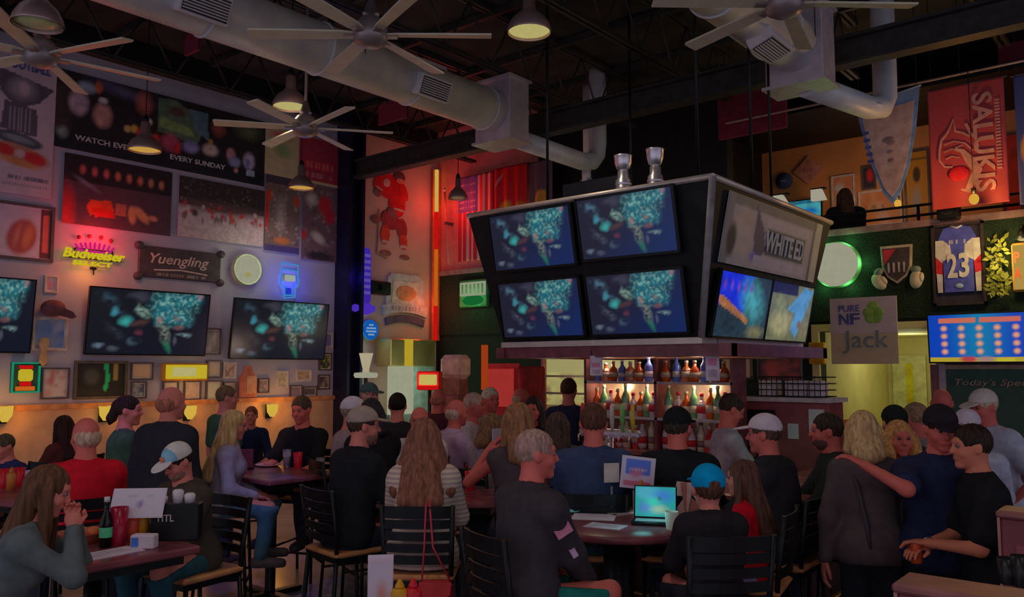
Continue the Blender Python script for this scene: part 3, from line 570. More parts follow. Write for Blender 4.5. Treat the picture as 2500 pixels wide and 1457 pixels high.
(l, w, h) = on_left(392, 886, 502, 928); t = thing('yellow_lightbox', 'long yellow lit box sign among the small frames', 'light sign', l, RZL)
MB().box((0, -.04, 0), (w, .08, h), None, .02).obj('box', mat('amber_box', C(150, 100, 30)), t); neon(MB().box((0, -.085, 0), (w * .9, .02, h * .8), None, .02), 'lit_face', YL_box, t); neon(MB().box((-.04, -.1, 0), (w * .5, .01, h * .5)), 'white_band', glow('cream_lit', (176, 168, 110)), t)
light('lightbox_light', (l[0] + .3, l[1], l[2] - .05), 1.0, (1, .7, .2), .12)
# ---- small frames on the left wall
def abstract(seed, a, b, c=None, n=14):
    q = Pic(16, 16, C(*a)); r = np.random.default_rng(seed)
    for i in range(n): q.blob(r.random(), r.random(), .1 + .2 * r.random(), .1 + .2 * r.random(), C(*(b if r.random() < .6 or c is None else c)), 0, .8, .6)
    return q
FR = [((108, 671, 140, 716), (96, 96, 128), (110, 56, 60), None, 'small blue and red picture above the mounted cap', M_fr2),
 ((80, 772, 161, 856), (70, 86, 118), (120, 128, 144), (60, 100, 160), 'square framed blue picture between two televisions', M_fr2),
 ((100, 897, 166, 973), (110, 102, 104), (90, 50, 60), None, 'framed dark red shirt beside the square neon sign', M_fr),
 ((492, 800, 536, 866), (66, 60, 66), (96, 90, 94), None, 'grey framed document between two televisions', M_fr),
 ((318, 884, 372, 927), (122, 102, 86), (116, 96, 82), None, 'cream framed card left of the yellow light box', M_fr),
 ((318, 931, 356, 972), (40, 42, 54), (84, 86, 96), None, 'small dark photo under the cream card', M_fr),
 ((396, 930, 434, 975), (98, 86, 86), (110, 98, 96), None, 'thin-framed pale print under the left of the yellow light box', M_fr),
 ((448, 929, 488, 976), (90, 76, 78), (112, 98, 98), None, 'dark-framed pale print under the right of the yellow light box', M_fr),
 ((503, 879, 539, 922), (104, 96, 94), (124, 108, 88), None, 'pale framed print right of the yellow light box', M_fr),
 ((501, 928, 540, 977), (102, 102, 96), (124, 122, 108), None, 'greenish framed print below another pale print', M_fr),
 ((544, 884, 574, 924), (112, 92, 90), (60, 46, 48), None, 'small framed print with a dark top under the right television', M_fr2),
 ((544, 931, 575, 975), (100, 86, 84), (70, 58, 60), None, 'small framed print behind the boy in green', M_fr),
 ((629, 923, 655, 959), (54, 48, 60), (84, 76, 84), None, 'small dark frame right of the bottle plaque', M_fr),
 ((674, 905, 701, 946), (92, 90, 78), (74, 70, 64), None, 'small greenish photo in a pale frame', M_fr2),
 ((722, 902, 758, 931), (116, 98, 82), (80, 60, 48), None, 'small cream picture with a brown crest', M_fr2),
 ((706, 940, 736, 972), (72, 58, 72), (60, 50, 66), None, 'small purple picture under the right television', M_fr),
 ((738, 943, 772, 968), (40, 34, 40), (60, 52, 56), None, 'small black picture under the cream crest picture', M_fr),
 ((775, 914, 803, 950), (40, 32, 38), (84, 72, 56), None, 'small black frame lowest beside the column', M_fr),
 ((777, 861, 808, 904), (26, 32, 22), (120, 116, 60), None, 'dark frame with a yellow mark beside the column', M_fr),
 ((781, 810, 811, 850), (70, 66, 84), (52, 50, 100), None, 'small blue frame topmost beside the column', M_fr2)]
for i, (rc, a, b, c, lb, m) in enumerate(FR): framed(lb, on_left(*rc), abstract(i + 30, a, b, c), m, bar=.02, matw=.015)
q = abstract(77, (16, 15, 16), (30, 32, 30)); q = Pic(30, 24, C(16, 15, 16)); q.blob(.3, .6, .2, .3, C(36, 36, 36)).poly([(.55, 1), (.64, 1), (.68, .5), (.62, .15), (.54, .2), (.6, .5)], C(10, 96, 60)).rect(.74, .5, .85, 1, C(84, 72, 36), .8)
framed('large dark framed picture with a green ribbon below the television', on_left(181, 880, 308, 972), q, mat('brass_black_frame', C(44, 38, 34), .4), bar=.035)
# mounted cap, bottle plaque, small figurine
p = at(128, 752, x=LX + .1); t = thing('mounted_cap', 'dark maroon baseball cap hung above the square blue picture', 'cap', p, RZL)
MB().ell((0, -.02, 0), (.14, .11, .10)).obj('crown', mat('maroon_cap', C(48, 26, 34), .8), t); MB().poly([(-.03, -.05), (.06, -.09), (.2, -.12), (.24, -.1), (.2, -.04), (.1, 0)], -.1, -.06).obj('bill', mat('maroon_cap'.replace('maroon', 'dark'), C(40, 22, 30), .8), t)
(l, w, h) = on_left(583, 893, 623, 969); t = thing('bottle_plaque', 'brown bottle-shaped wall plaque under the right television', 'plaque', l, RZL)
MB().poly([(-.5 * w, -.5 * h), (.5 * w, -.5 * h), (.5 * w, .1 * h), (.25 * w, .3 * h), (.18 * w, .5 * h), (-.18 * w, .5 * h), (-.25 * w, .3 * h), (-.5 * w, .1 * h)], -.04, 0).obj('plaque_body', mat('brown_plaque', C(92, 50, 42)), t); MB().bx(-.1 * w, .44 * w, -.046, -.04, -.38 * h, .18 * h).obj('plaque_label', mat('tan_label', C(116, 84, 68)), t)
p = at(101, 882, x=LX + .04); t = thing('tap_handle', 'small dark tap handle mounted beside the square neon sign', 'tap handle', (p[0], p[1], p[2] - .05), RZL); MB().lathe([(.02, 0), (.045, .05), (.03, .2), (.055, .24), (.05, .31), (.02, .33)], 12, (0, -.05, 0)).obj('grip', mat('tan_handle', C(104, 78, 58)), t); MB().bx(-.03, .03, -.06, 0, .0, .04).obj('bracket', M_blackm, t)
# ---- wall sconces low on the wainscot
for i, (px, py, pw, lb) in enumerate(((4, 1012, 11, 'orange wall sconce at the far left above the booths'), (250, 1010, 5, 'wall sconce behind the woman in green'), (655, 1003, 11, 'bright amber wall sconce behind the man in black'), (455, 1008, 6, 'wall sconce behind the bald man in the dark jacket'))):
    p = at(px, py, x=LX + .02); t = thing('wall_sconce', lb, 'wall lamp', (p[0], p[1], p[2] - .1), RZL, 'amber wall sconces')
    MB().bx(-.05, .05, -.02, 0, .0, .2).obj('back_plate', M_blackm, t); MB().lathe([(.03, .02), (.075, .09), (.085, .2), (.08, .2), (.07, .1), (.02, .03)], 16, (0, -.1, 0), caps=False).obj('glass_shade', glow('amber_shade', (206, 170, 66)), t); MB().tube([(0, -.02, .05), (0, -.1, .03)], .012, 8).obj('arm', M_blackm, t)
    light('sconce_light', (p[0] + .25, p[1], p[2] + .05), pw * .36, (1, .42, .06), .08)
# ---- rear left wall: player cutout, signs
(l, w, h) = on_left(905, 400, 1000, 635); t = thing('player_cutout', 'life-size wall decal of a hockey player in a red jersey', 'decal', l, RZL)
def dec(name, col, parts, y=-.012):
    mb = MB()
    for (x, z, rx, rz_, a) in parts: mb.ell((x * w, y, z * h), (rx * w, .006, rz_ * h), 14, 6, Matrix.Rotation(math.radians(a), 3, 'Y'))
    mb.obj(name, mat('decal_' + name, C(*col), .6), t)
dec('jersey', (150, 22, 28), [(-.1, .3, .28, .15, 10), (.15, .12, .22, .16, -8), (-.3, .33, .12, .12, 30), (.3, .28, .1, .13, -30)])
dec('jersey_stripe', (120, 104, 98), [(-.12, .33, .09, .05, 0), (.22, .05, .18, .015, 5), (-.3, .25, .1, .012, 20)], -.019)
dec('helmet', (44, 30, 34), [(.2, .43, .15, .065, 0)], -.016); dec('face', (120, 74, 62), [(.22, .385, .1, .035, 0)], -.018)
dec('glove', (60, 40, 40), [(.02, -.0, .14, .06, 30)], -.02)
dec('glove', (60, 40, 40), [(-.34, .2, .1, .05, 20)], -.02); dec('glove', (60, 40, 40), [(-.38, -.1, .12, .05, 0)], -.02)
dec('breeches', (74, 24, 30), [(-.02, -.08, .24, .11, 15), (.28, -.16, .14, .12, -6)], -.014); dec('sock', (150, 52, 38), [(-.14, -.25, .12, .12, 4), (.32, -.3, .1, .1, -8)], -.015)
dec('white_band', (118, 102, 96), [(-.14, -.33, .1, .02, 0), (.32, -.36, .1, .02, 0)], -.02); dec('skate', (70, 48, 46), [(-.12, -.46, .14, .035, 0), (.36, -.48, .13, .03, 0)], -.014)
MB().ribbon([(-.3 * w, .02 * h), (-.34 * w, -.48 * h), (-.1 * w, -.52 * h)], .03, -.022).obj('stick', mat('decal_stick', C(70, 52, 48)), t)
(l, w, h) = on_left(858, 596, 902, 768, .12); t = thing('upright_neon_sign', 'upright violet-blue neon sign on the column edge', 'neon sign', (l[0], l[1], l[2] - h / 2), RZL)
MB().lathe([(.02, h * .99), (w * .36, h * .95), (w * .42, h * .85), (w * .42, h * .2), (w * .35, h * .14)], 18).obj('post_tube', VIO, t); MB().lathe([(w * .35, 0), (w * .62, h * .04), (w * .62, h * .11), (w * .4, h * .15)], 18).obj('foot_ring', glow('violet_ring', (70, 42, 170)), t); MB().bx(-.03, .03, 0, .12, h * .4, h * .45).obj('bracket', M_blackm, t)
for k in range(7): MB().box((0, -w * .43, h * (.3 + .09 * k)), (w * .3, .01, .05)).obj('letter_block', glow('pale_violet', (84, 70, 150)), t)
light('neon_light', (l[0] + .25, l[1] - .2, l[2]), 2.5, (.12, .06, 1), .15)
(l, w, h) = on_left(893, 685, 941, 722); t = thing('wall_bracket', 'black box bracket left of the grey shield sign', 'bracket', (l[0], l[1], l[2] - h / 2), RZL); MB().box((0, -.08, h / 2), (w, .16, h), None, .02).obj('box', M_blackm, t); MB().bx(-.04, .04, -.2, -.16, h * .3, h * .7).obj('plug', M_blackm, t)
(l, w, h) = on_left(935, 664, 1036, 802); t = thing('shield_sign', 'grey arched shield sign with a peach centre', 'sign', l, RZL)
sh = [(-.34 * w, .5 * h), (.34 * w, .5 * h), (.42 * w, .4 * h), (.46 * w, -.12 * h), (-.46 * w, -.12 * h), (-.42 * w, .4 * h)]
MB().poly(sh, -.04, 0).obj('plate', mat('grey_blue_sign', C(86, 92, 100), .5), t); MB().poly([(-.3 * w, .36 * h), (.3 * w, .36 * h), (.34 * w, -.06 * h), (-.34 * w, -.06 * h)], -.05, -.04).obj('panel', mat('grey_light_sign', C(110, 106, 104), .5), t); MB().ell((0, -.05, .14 * h), (.24 * w, .012, .15 * h)).obj('emblem', mat('peach_emblem', C(140, 98, 72)), t)
bp = [(x * w, (-.3 + .08 * (1 - (2 * x) ** 2)) * h) for x in np.linspace(-.5, .5, 9)] + [(x * w, (-.1 + .05 * (1 - (2 * x) ** 2)) * h) for x in np.linspace(.52, -.52, 9)]
MB().poly(bp, -.065, -.01).obj('banner', mat('grey_banner', C(92, 98, 104)), t); bp = [(x * w, (-.5 + .1 * (1 - (2 * x) ** 2)) * h) for x in np.linspace(-.44, .44, 9)] + [(x * w, (-.36 + .1 * (1 - (2 * x) ** 2)) * h) for x in np.linspace(.46, -.46, 9)]
MB().poly(bp, -.05, 0).obj('lower_band', mat('navy_band', C(38, 38, 52)), t)
q = Pic(24, 6, C(92, 98, 104)); q.bars(.03, .97, .5, .8, C(52, 56, 66), 9, 4); link('small_print', q.mesh('small_print', w * .74, h * .1, M_print, -.067), t, (0, 0, -.15 * h))
(l, w, h) = on_left(874, 778, 920, 832); t = thing('round_blue_lightbox', 'small round blue light sign below the upright neon', 'light sign', l, RZL); rr = h / 2
MB().lathe([(.001, .09), (rr * .9, .09), (rr * .95, .07)], 28, (0, 0, 0), RX).obj('lit_face', LBL, t); MB().lathe([(rr, 0), (rr, .08), (rr * .94, .085)], 28, (0, 0, 0), RX, caps=False).obj('rim', mat('teal_rim', C(70, 120, 130)), t)
for k, ww in enumerate((.5, 1.1, 1.2, .7)): MB().box((0, -.095, rr * (.45 - .3 * k)), (rr * ww, .008, rr * .16)).obj('letter_block', glow('pale_blue_ink', (120, 150, 180)), t)
light('lightbox_light', (l[0] + .2, l[1] - .12, l[2]), 1.2, (.4, .8, 1), .1)
# corner strip: lamp on top, reflections below put in as glowing sections
(l, w, h) = on_left(1052, 412, 1078, 832, .08); t = thing('corner_glow_strip', 'tall strip in the back corner, yellow lamp over glowing red and orange reflections', 'light strip', (l[0], BY - .12, l[2] - h / 2), 0)
for (a, b, m, nm) in ((.75, 1, glow('warm_tube', (196, 164, 78)), 'yellow_section'), (.53, .75, RED_neon, 'red_reflection'), (.2, .53, O_neon, 'orange_reflection'), (0, .2, RED_neon, 'red_reflection')): MB().tube([(.05, -.03, a * h), (.05, -.03, b * h - .01)], .035, 10).obj(nm, m, t)
MB().bx(0, .02, -.09, .1, 0, h).obj('back_channel', mat('orange_channel', C(120, 60, 30)), t)
light('strip_light', (LX + .35, BY - .35, l[2] + h * .28), 3.2, (1, .05, .03), .15); light('strip_light', (LX + .35, BY - .4, l[2] - h * .3), 4, (1, .09, .03), .15); light('strip_light', (LX + .9, BY - .45, 4.8), 5, (1, .05, .04), .2)
# ================================================================ back wall
def cloth(pic, w, h, amp, waves, ph=0., vertical=True, thick=.004):
    """hanging cloth: printed grid with folds"""
    me = pic.mesh('cloth', w, h, M_print, 0.); n = len(me.vertices); co = np.zeros(n * 3, dtype=np.float32); me.vertices.foreach_get('co', co); co = co.reshape(-1, 3)
    co[:, 1] = amp * np.sin(co[:, 0] / w * waves * 2 * math.pi + ph) * (.6 - .4 * co[:, 2] / h) - amp
    me.vertices.foreach_set('co', co.ravel()); me.polygons.foreach_set('use_smooth', np.ones(len(me.polygons), dtype=bool)); return me
def hang(name, label, rect, pic, amp=.03, waves=3, cat='flag', rod=True):
    (loc, w, h) = rect; t = thing(name, label, cat, loc, 0); o = link('cloth', cloth(pic, w, h, amp, waves), t)
    so = o.modifiers.new('thick', 'SOLIDIFY'); so.thickness = .004
    if rod: MB().tube([(-w / 2 - .03, 0, h / 2), (w / 2 + .03, 0, h / 2)], .012, 8).obj('hanging_rod', M_fr, t)
    if rod:
        for s_ in (-1, 1):
            if cat == 'flag': MB().bx(s_ * w * .45 - .01, s_ * w * .45 + .01, 0, BY + .2 - loc[1] - .0, h / 2 - .012, h / 2 + .012).obj('wall_bracket', M_fr, t)
            else: MB().tube([(s_ * w * .45, 0, h / 2), (s_ * w * .45, 0, ROOF - loc[2])], .004, 5).obj('wire', M_blackm, t)
    return t
# striped flag hung upright
q = Pic(52, 60, C(126, 104, 100)); 
for k in range(7): q.rect(k * 2 / 13, 0, (k * 2 + 1) / 13, 1, C(132, 14, 24))
q.rect(0, .58, .54, 1, C(58, 40, 74)); q.bars(.03, .5, .9, .02, C(104, 90, 100), 8, 1); q.bars(.03, .5, .8, .02, C(104, 90, 100), 8, 1); q.bars(.03, .5, .7, .02, C(104, 90, 100), 8, 1); q.bars(.03, .5, .63, .02, C(104, 90, 100), 8, 1)
hang('striped_flag', 'red and white striped flag with a blue starred corner, hung upright', on_back(1122, 436, 1207, 630, .12), q, .025, 4)
q = Pic(30, 30, C(140, 8, 14)); q.blob(.12, .7, .3, .04, C(130, 90, 90), 50, .6).blob(.35, .1, .22, .16, C(150, 110, 24), 0, .5).blob(.8, .08, .22, .1, C(160, 90, 24), 0, .6)
hang('red_flag', 'plain red flag with a yellow emblem at its foot', on_back(1210, 414, 1289, 506, .12), q, .03, 3)
q = Pic(26, 34, C(46, 32, 38)); q.blob(.5, .2, .32, .22, C(140, 98, 24), 0, .2).blob(.5, .2, .2, .13, C(96, 64, 20), 0, .2)
hang('gold_disc_flag', 'dark flag with a gold ring, next to the red flag', on_back(1297, 398, 1352, 506, .12), q, .03, 2)
(l, w, h) = on_back(1087, 470, 1112, 632, .05); t = thing('flag_pole_stand', 'pale slanted flagpole leaning in the red corner', 'flagpole', (l[0], l[1] - .15, l[2] - h / 2)); MB().tube([(.12, 0, -.1), (-.1, .1, h * 1.0)], .018, 8).obj('pole', mat('pale_pole', C(130, 84, 70)), t); MB().ell((-.1, .1, h * 1.0 + .04), (.03, .03, .045)).obj('finial', M_silver, t); MB().bx(-.03, .03, .03, .2, h * .5, h * .5 + .05).obj('wall_bracket', M_fr, t)
(l, w, h) = on_back(1128, 686, 1197, 748, .03); t = thing('green_lightbox', 'small white-lettered light sign with a green glow on the dark turf', 'light sign', l)
MB().box((0, -.04, 0), (w, .08, h), None, .02).obj('case', mat('green_case', C(20, 60, 34)), t); MB().box((0, -.085, h * .16), (w * .92, .015, h * .5), None, .01).obj('lit_face', glow('pale_green_lit', (140, 146, 122)), t); MB().ell((0, -.07, -h * .25), (w * .4, .03, h * .2)).obj('green_lamp', glow('green_lamp', (20, 96, 44)), t)
for k in range(6): MB().box(((k - 2.5) * w * .14, -.096, h * .16), (w * .05, .006, h * .34)).obj('letter_block', mat('dark_green_ink', C(40, 70, 46)), t)
light('lightbox_light', (l[0], l[1] - .3, l[2] - .1), 3, (.25, 1, .35), .1)
# things at the far bar corner
p = at(1183, 935, d=10.6); t = thing('orange_tube_lamp', 'slim upright orange tube lamp in the dark corner', 'lamp', (p[0], p[1], 0)); zt = at(1183, 842, d=10.6)[2]
MB().lathe([(.14, 0), (.14, .03), (.02, .05), (.02, 1.7)], 16).obj('stand', M_blackm, t); MB().tube([(0, 0, 1.68), (0, 0, zt)], .045, 12).obj('tube', glow('orange_tube', (150, 54, 18)), t)
p = at(1112, 925, d=12.7); zt = at(1112, 866, d=12.7)[2]; t = thing('drum_cooler', 'pinkish white padded box standing near the back corner', 'box', (p[0], p[1], 0), .2)
MB().box((0, 0, .78), (.34, .3, 1.56), None, .02).obj('stand', M_wood, t); MB().box((0, 0, (p[2] + zt) / 2), (.44, .3, zt - p[2]), None, .07).obj('box', mat('pinkish_white', C(124, 92, 88), .7), t)
MB().box((0, 0, (1.56 + p[2]) / 2), (.3, .26, abs(p[2] - 1.56) + .02)).obj('pedestal', M_wood, t)
p = at(1255, 960, d=11.2); t = thing('red_cooler', 'red-glowing upright drinks cooler behind the bar crowd', 'cooler', (p[0], p[1], 0), .1)
MB().bx(-.32, .32, -.3, .3, 0, 1.98, .02).obj('cabinet', mat('dark_red_cabinet', C(88, 16, 24)), t); MB().bx(-.22, .2, -.325, -.3, 1.45, 1.95).obj('lit_window', glow('red_window', (150, 44, 40)), t); MB().bx(-.3, .3, -.33, -.3, 1.98 - .02, 2.02).obj('header', mat('red_header', C(140, 30, 34)), t); MB().bx(.23, .26, -.36, -.3, 1.1, 1.6).obj('handle', M_silver, t)
# stainless hood with lit panel, goblet lamp, red sign along the rear left wall
l, w, h = on_left(953, 826, 1060, 894, .4); t = thing('steel_machine', 'shiny steel machine with a bright white panel, in the back left corner', 'machine', (l[0], l[1], 0), RZL)
zt = l[2] + h / 2; zb = l[2] - h / 2
MB().bx(-w / 2, w / 2, -.02, .36, zb, zt, .015).obj('hood', mat('warm_steel', C(118, 104, 66), .25, .7, var=.3, scale=2), t); MB().bx(-w / 2, w / 2, 0, .36, 0, 1.2, .01).obj('cabinet', mat('grey_cabinet', C(60, 70, 66)), t)
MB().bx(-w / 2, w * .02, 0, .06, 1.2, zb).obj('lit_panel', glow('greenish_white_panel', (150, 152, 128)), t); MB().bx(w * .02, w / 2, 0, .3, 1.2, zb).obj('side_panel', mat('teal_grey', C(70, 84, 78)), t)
MB().bx(-w * .2, -w * .02, -.03, -.018, zb, zt).obj('yellow_glint', glow('painted_reflection', (176, 150, 40)), t)  # yellow reflection on the hood, put in as a glowing strip
light('panel_light', (l[0] + .4, l[1] - .3, 1.7), 7, (.8, 1, .75), .15)
p = at(893, 922, d=11.6); t = thing('goblet_lamp', 'glowing white goblet-shaped lamp on a white tray', 'lamp', (p[0], p[1], p[2]))
zt = at(893, 862, d=11.6)[2] - p[2]
MB().lathe([(.15, .0), (.17, .03), (.16, .07), (.02, .08)], 22).obj('tray', W_neon, t); MB().lathe([(.05, .08), (.045, .12), (.1, zt), (.085, zt), (.03, .14)], 20, caps=False).obj('cup', glow('goblet_lit', (170, 158, 130)), t)
MB().lathe([(.16, -p[2]), (.16, -p[2] + .03), (.03, -p[2] + .05), (.03, 0)], 16).obj('stand', M_blackm, t)
light('goblet_light', (p[0] + .1, p[1] - .25, p[2] + .12), 5, (1, .92, .7), .1)
p = at(1049, 952, d=11.6); t = thing('red_box_sign', 'red light box with a bright yellow middle near the back corner', 'light sign', (p[0], p[1], p[2]), .5); z2_ = at(1049, 906, d=11.6)[2] - p[2]
MB().box((0, 0, z2_ / 2), (.34, .16, z2_), None, .02).obj('case', mat('red_case', C(130, 16, 20)), t); MB().box((0, -.085, z2_ * .55), (.26, .02, z2_ * .55), None, .02).obj('lit_face', glow('yellow_white_face', (190, 172, 90)), t); MB().box((0, -.083, z2_ * .13), (.3, .015, z2_ * .2)).obj('red_face', RED_neon, t)
MB().lathe([(.12, -p[2]), (.12, -p[2] + .03), (.025, -p[2] + .05), (.025, .01)], 14).obj('stand', M_blackm, t)
light('sign_light', (p[0] + .1, p[1] - .3, p[2] + .1), 4, (1, .2, .1), .1)
# kitchen pass
(l, w, h) = on_back(1332, 866, 1562, 1012, .02); t = thing('kitchen_pass', 'cream-lit kitchen pass window with dark shelves behind the bar', 'pass window', (l[0], l[1], l[2]))
q = Pic(60, 40, lin((150, 142, 88))); q.rect(0, 0, 1, .1, lin((90, 70, 44))).grain(14, 8, 4, .25)
for k in range(22): q.blob(rng.random(), .1 + .55 * rng.random(), .03 + .05 * rng.random(), .05 + .05 * rng.random(), lin((96, 70, 50)), 0, .8, .7)
q.rect(0, .68, 1, 1, lin((148, 142, 92))); link('lit_interior', q.mesh('lit_interior', w, h, M_screen, -.01), t)
for zz in (-.18, .12): MB().box((0, -.05, zz * h), (w, .1, .03)).obj('shelf', M_fr, t)
for sx in (-1, 1): MB().box((sx * w / 2, -.04, 0), (.05, .1, h)).obj('jamb', M_wood, t)
MB().box((0, -.04, h / 2), (w, .1, .05)).obj('lintel', M_wood, t)
light('kitchen_light', (l[0] - .1, l[1] - .5, l[2] + .25), 7, (1, .85, .45), .2)
# ---------------------------------------------------------------- turf fascia, right half
(l, w, h) = on_back(1996, 596, 2097, 700, .03); t = thing('round_turf_light', 'large round white light sign on the green turf', 'light sign', l); rr = h / 2
MB().lathe([(.001, .13), (rr * .8, .13), (rr * .96, .09)], 40, (0, 0, 0), RX).obj('lit_face', glow('white_disc', (151, 151, 129)), t); MB().lathe([(rr, 0), (rr, .09), (rr * .95, .1)], 40, (0, 0, 0), RX, caps=False).obj('rim', mat('green_rim', C(60, 110, 60)), t)
for a in range(6): light('lightbox_light', (l[0] + rr * 1.12 * math.cos(a * math.pi / 3), l[1] - .1, l[2] + rr * 1.12 * math.sin(a * math.pi / 3)), .55, (.3, 1, .4), .05)
(l, w, h) = on_back(2150, 603, 2232, 690, .03); t = thing('shield_crest', 'dark shield crest with a red corner on the turf', 'crest', l)
sh = [(-.5, .5), (.5, .5), (.46, -.05), (.3, -.32), (0, -.5), (-.3, -.32), (-.46, -.05)]
MB().poly([(x * w, z * h) for x, z in sh], -.03, 0).obj('border', mat('crest_border', C(92, 84, 70)), t); MB().poly([(x * w * .86, z * h * .86) for x, z in sh], -.04, -.03).obj('field', mat('crest_field', C(34, 26, 28)), t); MB().poly([(-.4 * w, .4 * h), (0, .4 * h), (-.38 * w, 0)], -.045, -.04).obj('red_corner', mat('crest_red', C(122, 26, 36)), t)
for k in range(4): MB().box(((k - 1.5) * w * .16, -.045, -.08 * h), (w * .06, .008, h * .26)).obj('pale_bar', mat('crest_bar', C(84, 76, 74)), t)
for (px, py, lb, a) in ((2146, 692, 'pale padded glove hanging left below the crest', 35), (2237, 686, 'pale padded glove hanging right below the crest', -5)):
    p = at(px, py, y=BY - .08); t = thing('padded_glove', lb, 'glove', p); R = Matrix.Rotation(math.radians(-a), 3, 'Y')
    MB().ell((0, 0, .02), (.075, .05, .11), 14, 8, R).obj('mitt', mat('pale_leather', C(104, 92, 78)), t); MB().ell((.06, -.01, .04), (.03, .035, .06), 10, 6, R).obj('thumb', mat('pale_leather', C(104, 92, 78)), t); MB().ell((0, 0, .14), (.06, .045, .045), 12, 6, R).obj('cuff', mat('grey_cuff', C(60, 66, 62)), t)
# framed jersey
(l, w, h) = on_back(2274, 552, 2412, 742, .03); t = thing('framed_jersey', 'blue hockey jersey with white number 23 in a dark case', 'jersey', l)
MB().bx(-w / 2, w / 2, -.05, 0, h / 2 - .03, h / 2).bx(-w / 2, w / 2, -.05, 0, -h / 2, -h / 2 + .03).bx(-w / 2, -w / 2 + .03, -.05, 0, -h / 2, h / 2).bx(w / 2 - .03, w / 2, -.05, 0, -h / 2, h / 2).obj('case_frame', mat('case_frame', C(24, 18, 20)), t); MB().bx(-w / 2 + .03, w / 2 - .03, -.01, 0, -h / 2 + .03, h / 2 - .03).obj('case_back', mat('case_back', C(20, 18, 26)), t)
J = mat('royal_blue_cloth', C(34, 38, 92), .8); JW = mat('jersey_white', C(124, 116, 120), .8); JR = mat('jersey_red', C(132, 22, 34), .8)
body = [(-.28, -.34), (.28, -.34), (.29, .2), (.36, .32), (.26, .44), (.1, .47), (-.1, .47), (-.26, .44), (-.36, .32), (-.29, .2)]
MB().poly([(x * w, z * h) for x, z in body], -.045, -.012).obj('torso_cloth', J, t)
for s_ in (-1, 1):
    MB().poly([(s_ * x * w, z * h) for x, z in ([(.27, .3), (.42, .3), (.43, .1), (.3, .02)])][::s_], -.05, -.012).obj('sleeve_white', JW, t)
    MB().poly([(s_ * x * w, z * h) for x, z in ([(.3, .02), (.43, .1), (.43, -.1), (.31, -.12)])][::s_], -.049, -.012).obj('sleeve_red', JR, t)
    MB().poly([(s_ * x * w, z * h) for x, z in ([(.31, -.12), (.42, -.1), (.41, -.34), (.32, -.34)])][::s_], -.048, -.012).obj('sleeve_cuff', JW, t)
MB().poly([(x * w, z * h) for x, z in ((-.28, .3), (-.14, .24), (-.12, .1), (-.29, .04))], -.048, -.04).obj('yoke_white', JW, t); MB().poly([(x * w, z * h) for x, z in ((.28, .3), (.29, .04), (.12, .1), (.14, .24))], -.048, -.04).obj('yoke_white', JW, t)
letters('23', w * .42, h * .3, JW, t, (0, -.055, -.02 * h), bold=.03); MB().tube([(-.1 * w, -.045, .465 * h), (0, -.05, .44 * h), (.1 * w, -.045, .465 * h)], .012, 6).obj('collar', JW, t)
q = Pic(24, 5, C(34, 38, 92)); q.bars(.05, .95, .5, .9, C(124, 118, 126), 7, 5); link('name_print', q.mesh('name_print', w * .36, h * .06, M_print, -.05), t, (0, 0, .27 * h)); MB().ell((0, -.048, -.27 * h), (w * .08, .01, h * .03)).obj('hem_badge', mat('badge_blue', C(84, 98, 120)), t)
# yellow lit sign at right edge and its foliage
(l, w, h) = on_back(2470, 596, 2600, 708, .05); t = thing('yellow_wall_sign', 'yellow lit sign with red letters at the right edge', 'light sign', l)
MB().box((0, -.04, 0), (w, .08, h), None, .02).obj('case', mat('yellow_case', C(130, 96, 40)), t); MB().box((0, -.085, 0), (w * .92, .015, h * .9)).obj('lit_face', glow('amber_face', (172, 140, 70)), t)
letters('P', w * .12, h * .22, mat('red_letter', C(150, 40, 20)), t, (-w * .38, -.1, h * .2), bold=.03); letters('A', w * .12, h * .22, mat('red_letter', C(150, 40, 20)), t, (-w * .38, -.1, -h * .12), bold=.03)
light('sign_light', (l[0] - .2, l[1] - .35, l[2] + .15), 9, (1, .75, .25), .1)
p = at(2496, 574, y=BY - .25); t = thing('gooseneck_lamp', 'small bright wall lamp over the yellow sign', 'wall lamp', (p[0], p[1], p[2])); MB().tube([(0, .25, .05), (0, .1, .12), (0, 0, .06)], .012, 8).obj('arm', M_blackm, t); MB().lathe([(.07, -.04), (.03, .06), (.02, .07)], 16).obj('shade', M_blackm, t); MB().ell((0, 0, -.035), (.05, .05, .03)).obj('bulb', glow('warm_bulb', (190, 170, 120)), t)
def leaves(name, label, cx, y, cz, w, h, n, m, seed):
    r = np.random.default_rng(seed); mb = MB()
    for i in range(n):
        a = r.random() * 6.28; L_ = .05 + .05 * r.random(); p = Vector((cx + (r.random() - .5) * w, y - .12 * r.random(), cz + (r.random() - .5) * h)); d = Vector((math.cos(a), -.4 * r.random(), math.sin(a))); s_ = d.cross(Vector((0, 1, 0))).normalized() * L_ * .25
        mb.add([p, p + d * L_ * .5 + s_, p + d * L_, p + d * L_ * .5 - s_ + Vector((0, -.008, 0))], [(0, 1, 2, 3)])
    o = mb.obj(name, m); return tag(o, label, 'foliage', kind='stuff')
p = at(2440, 660, y=BY - .05); leaves('wall_foliage', 'yellow-green leaves on the turf beside the yellow sign', p[0], BY - .06, p[2] + .04, .16, .6, 110, mat('yellow_leaf', C(60, 62, 20), .6, var=.5), 3)
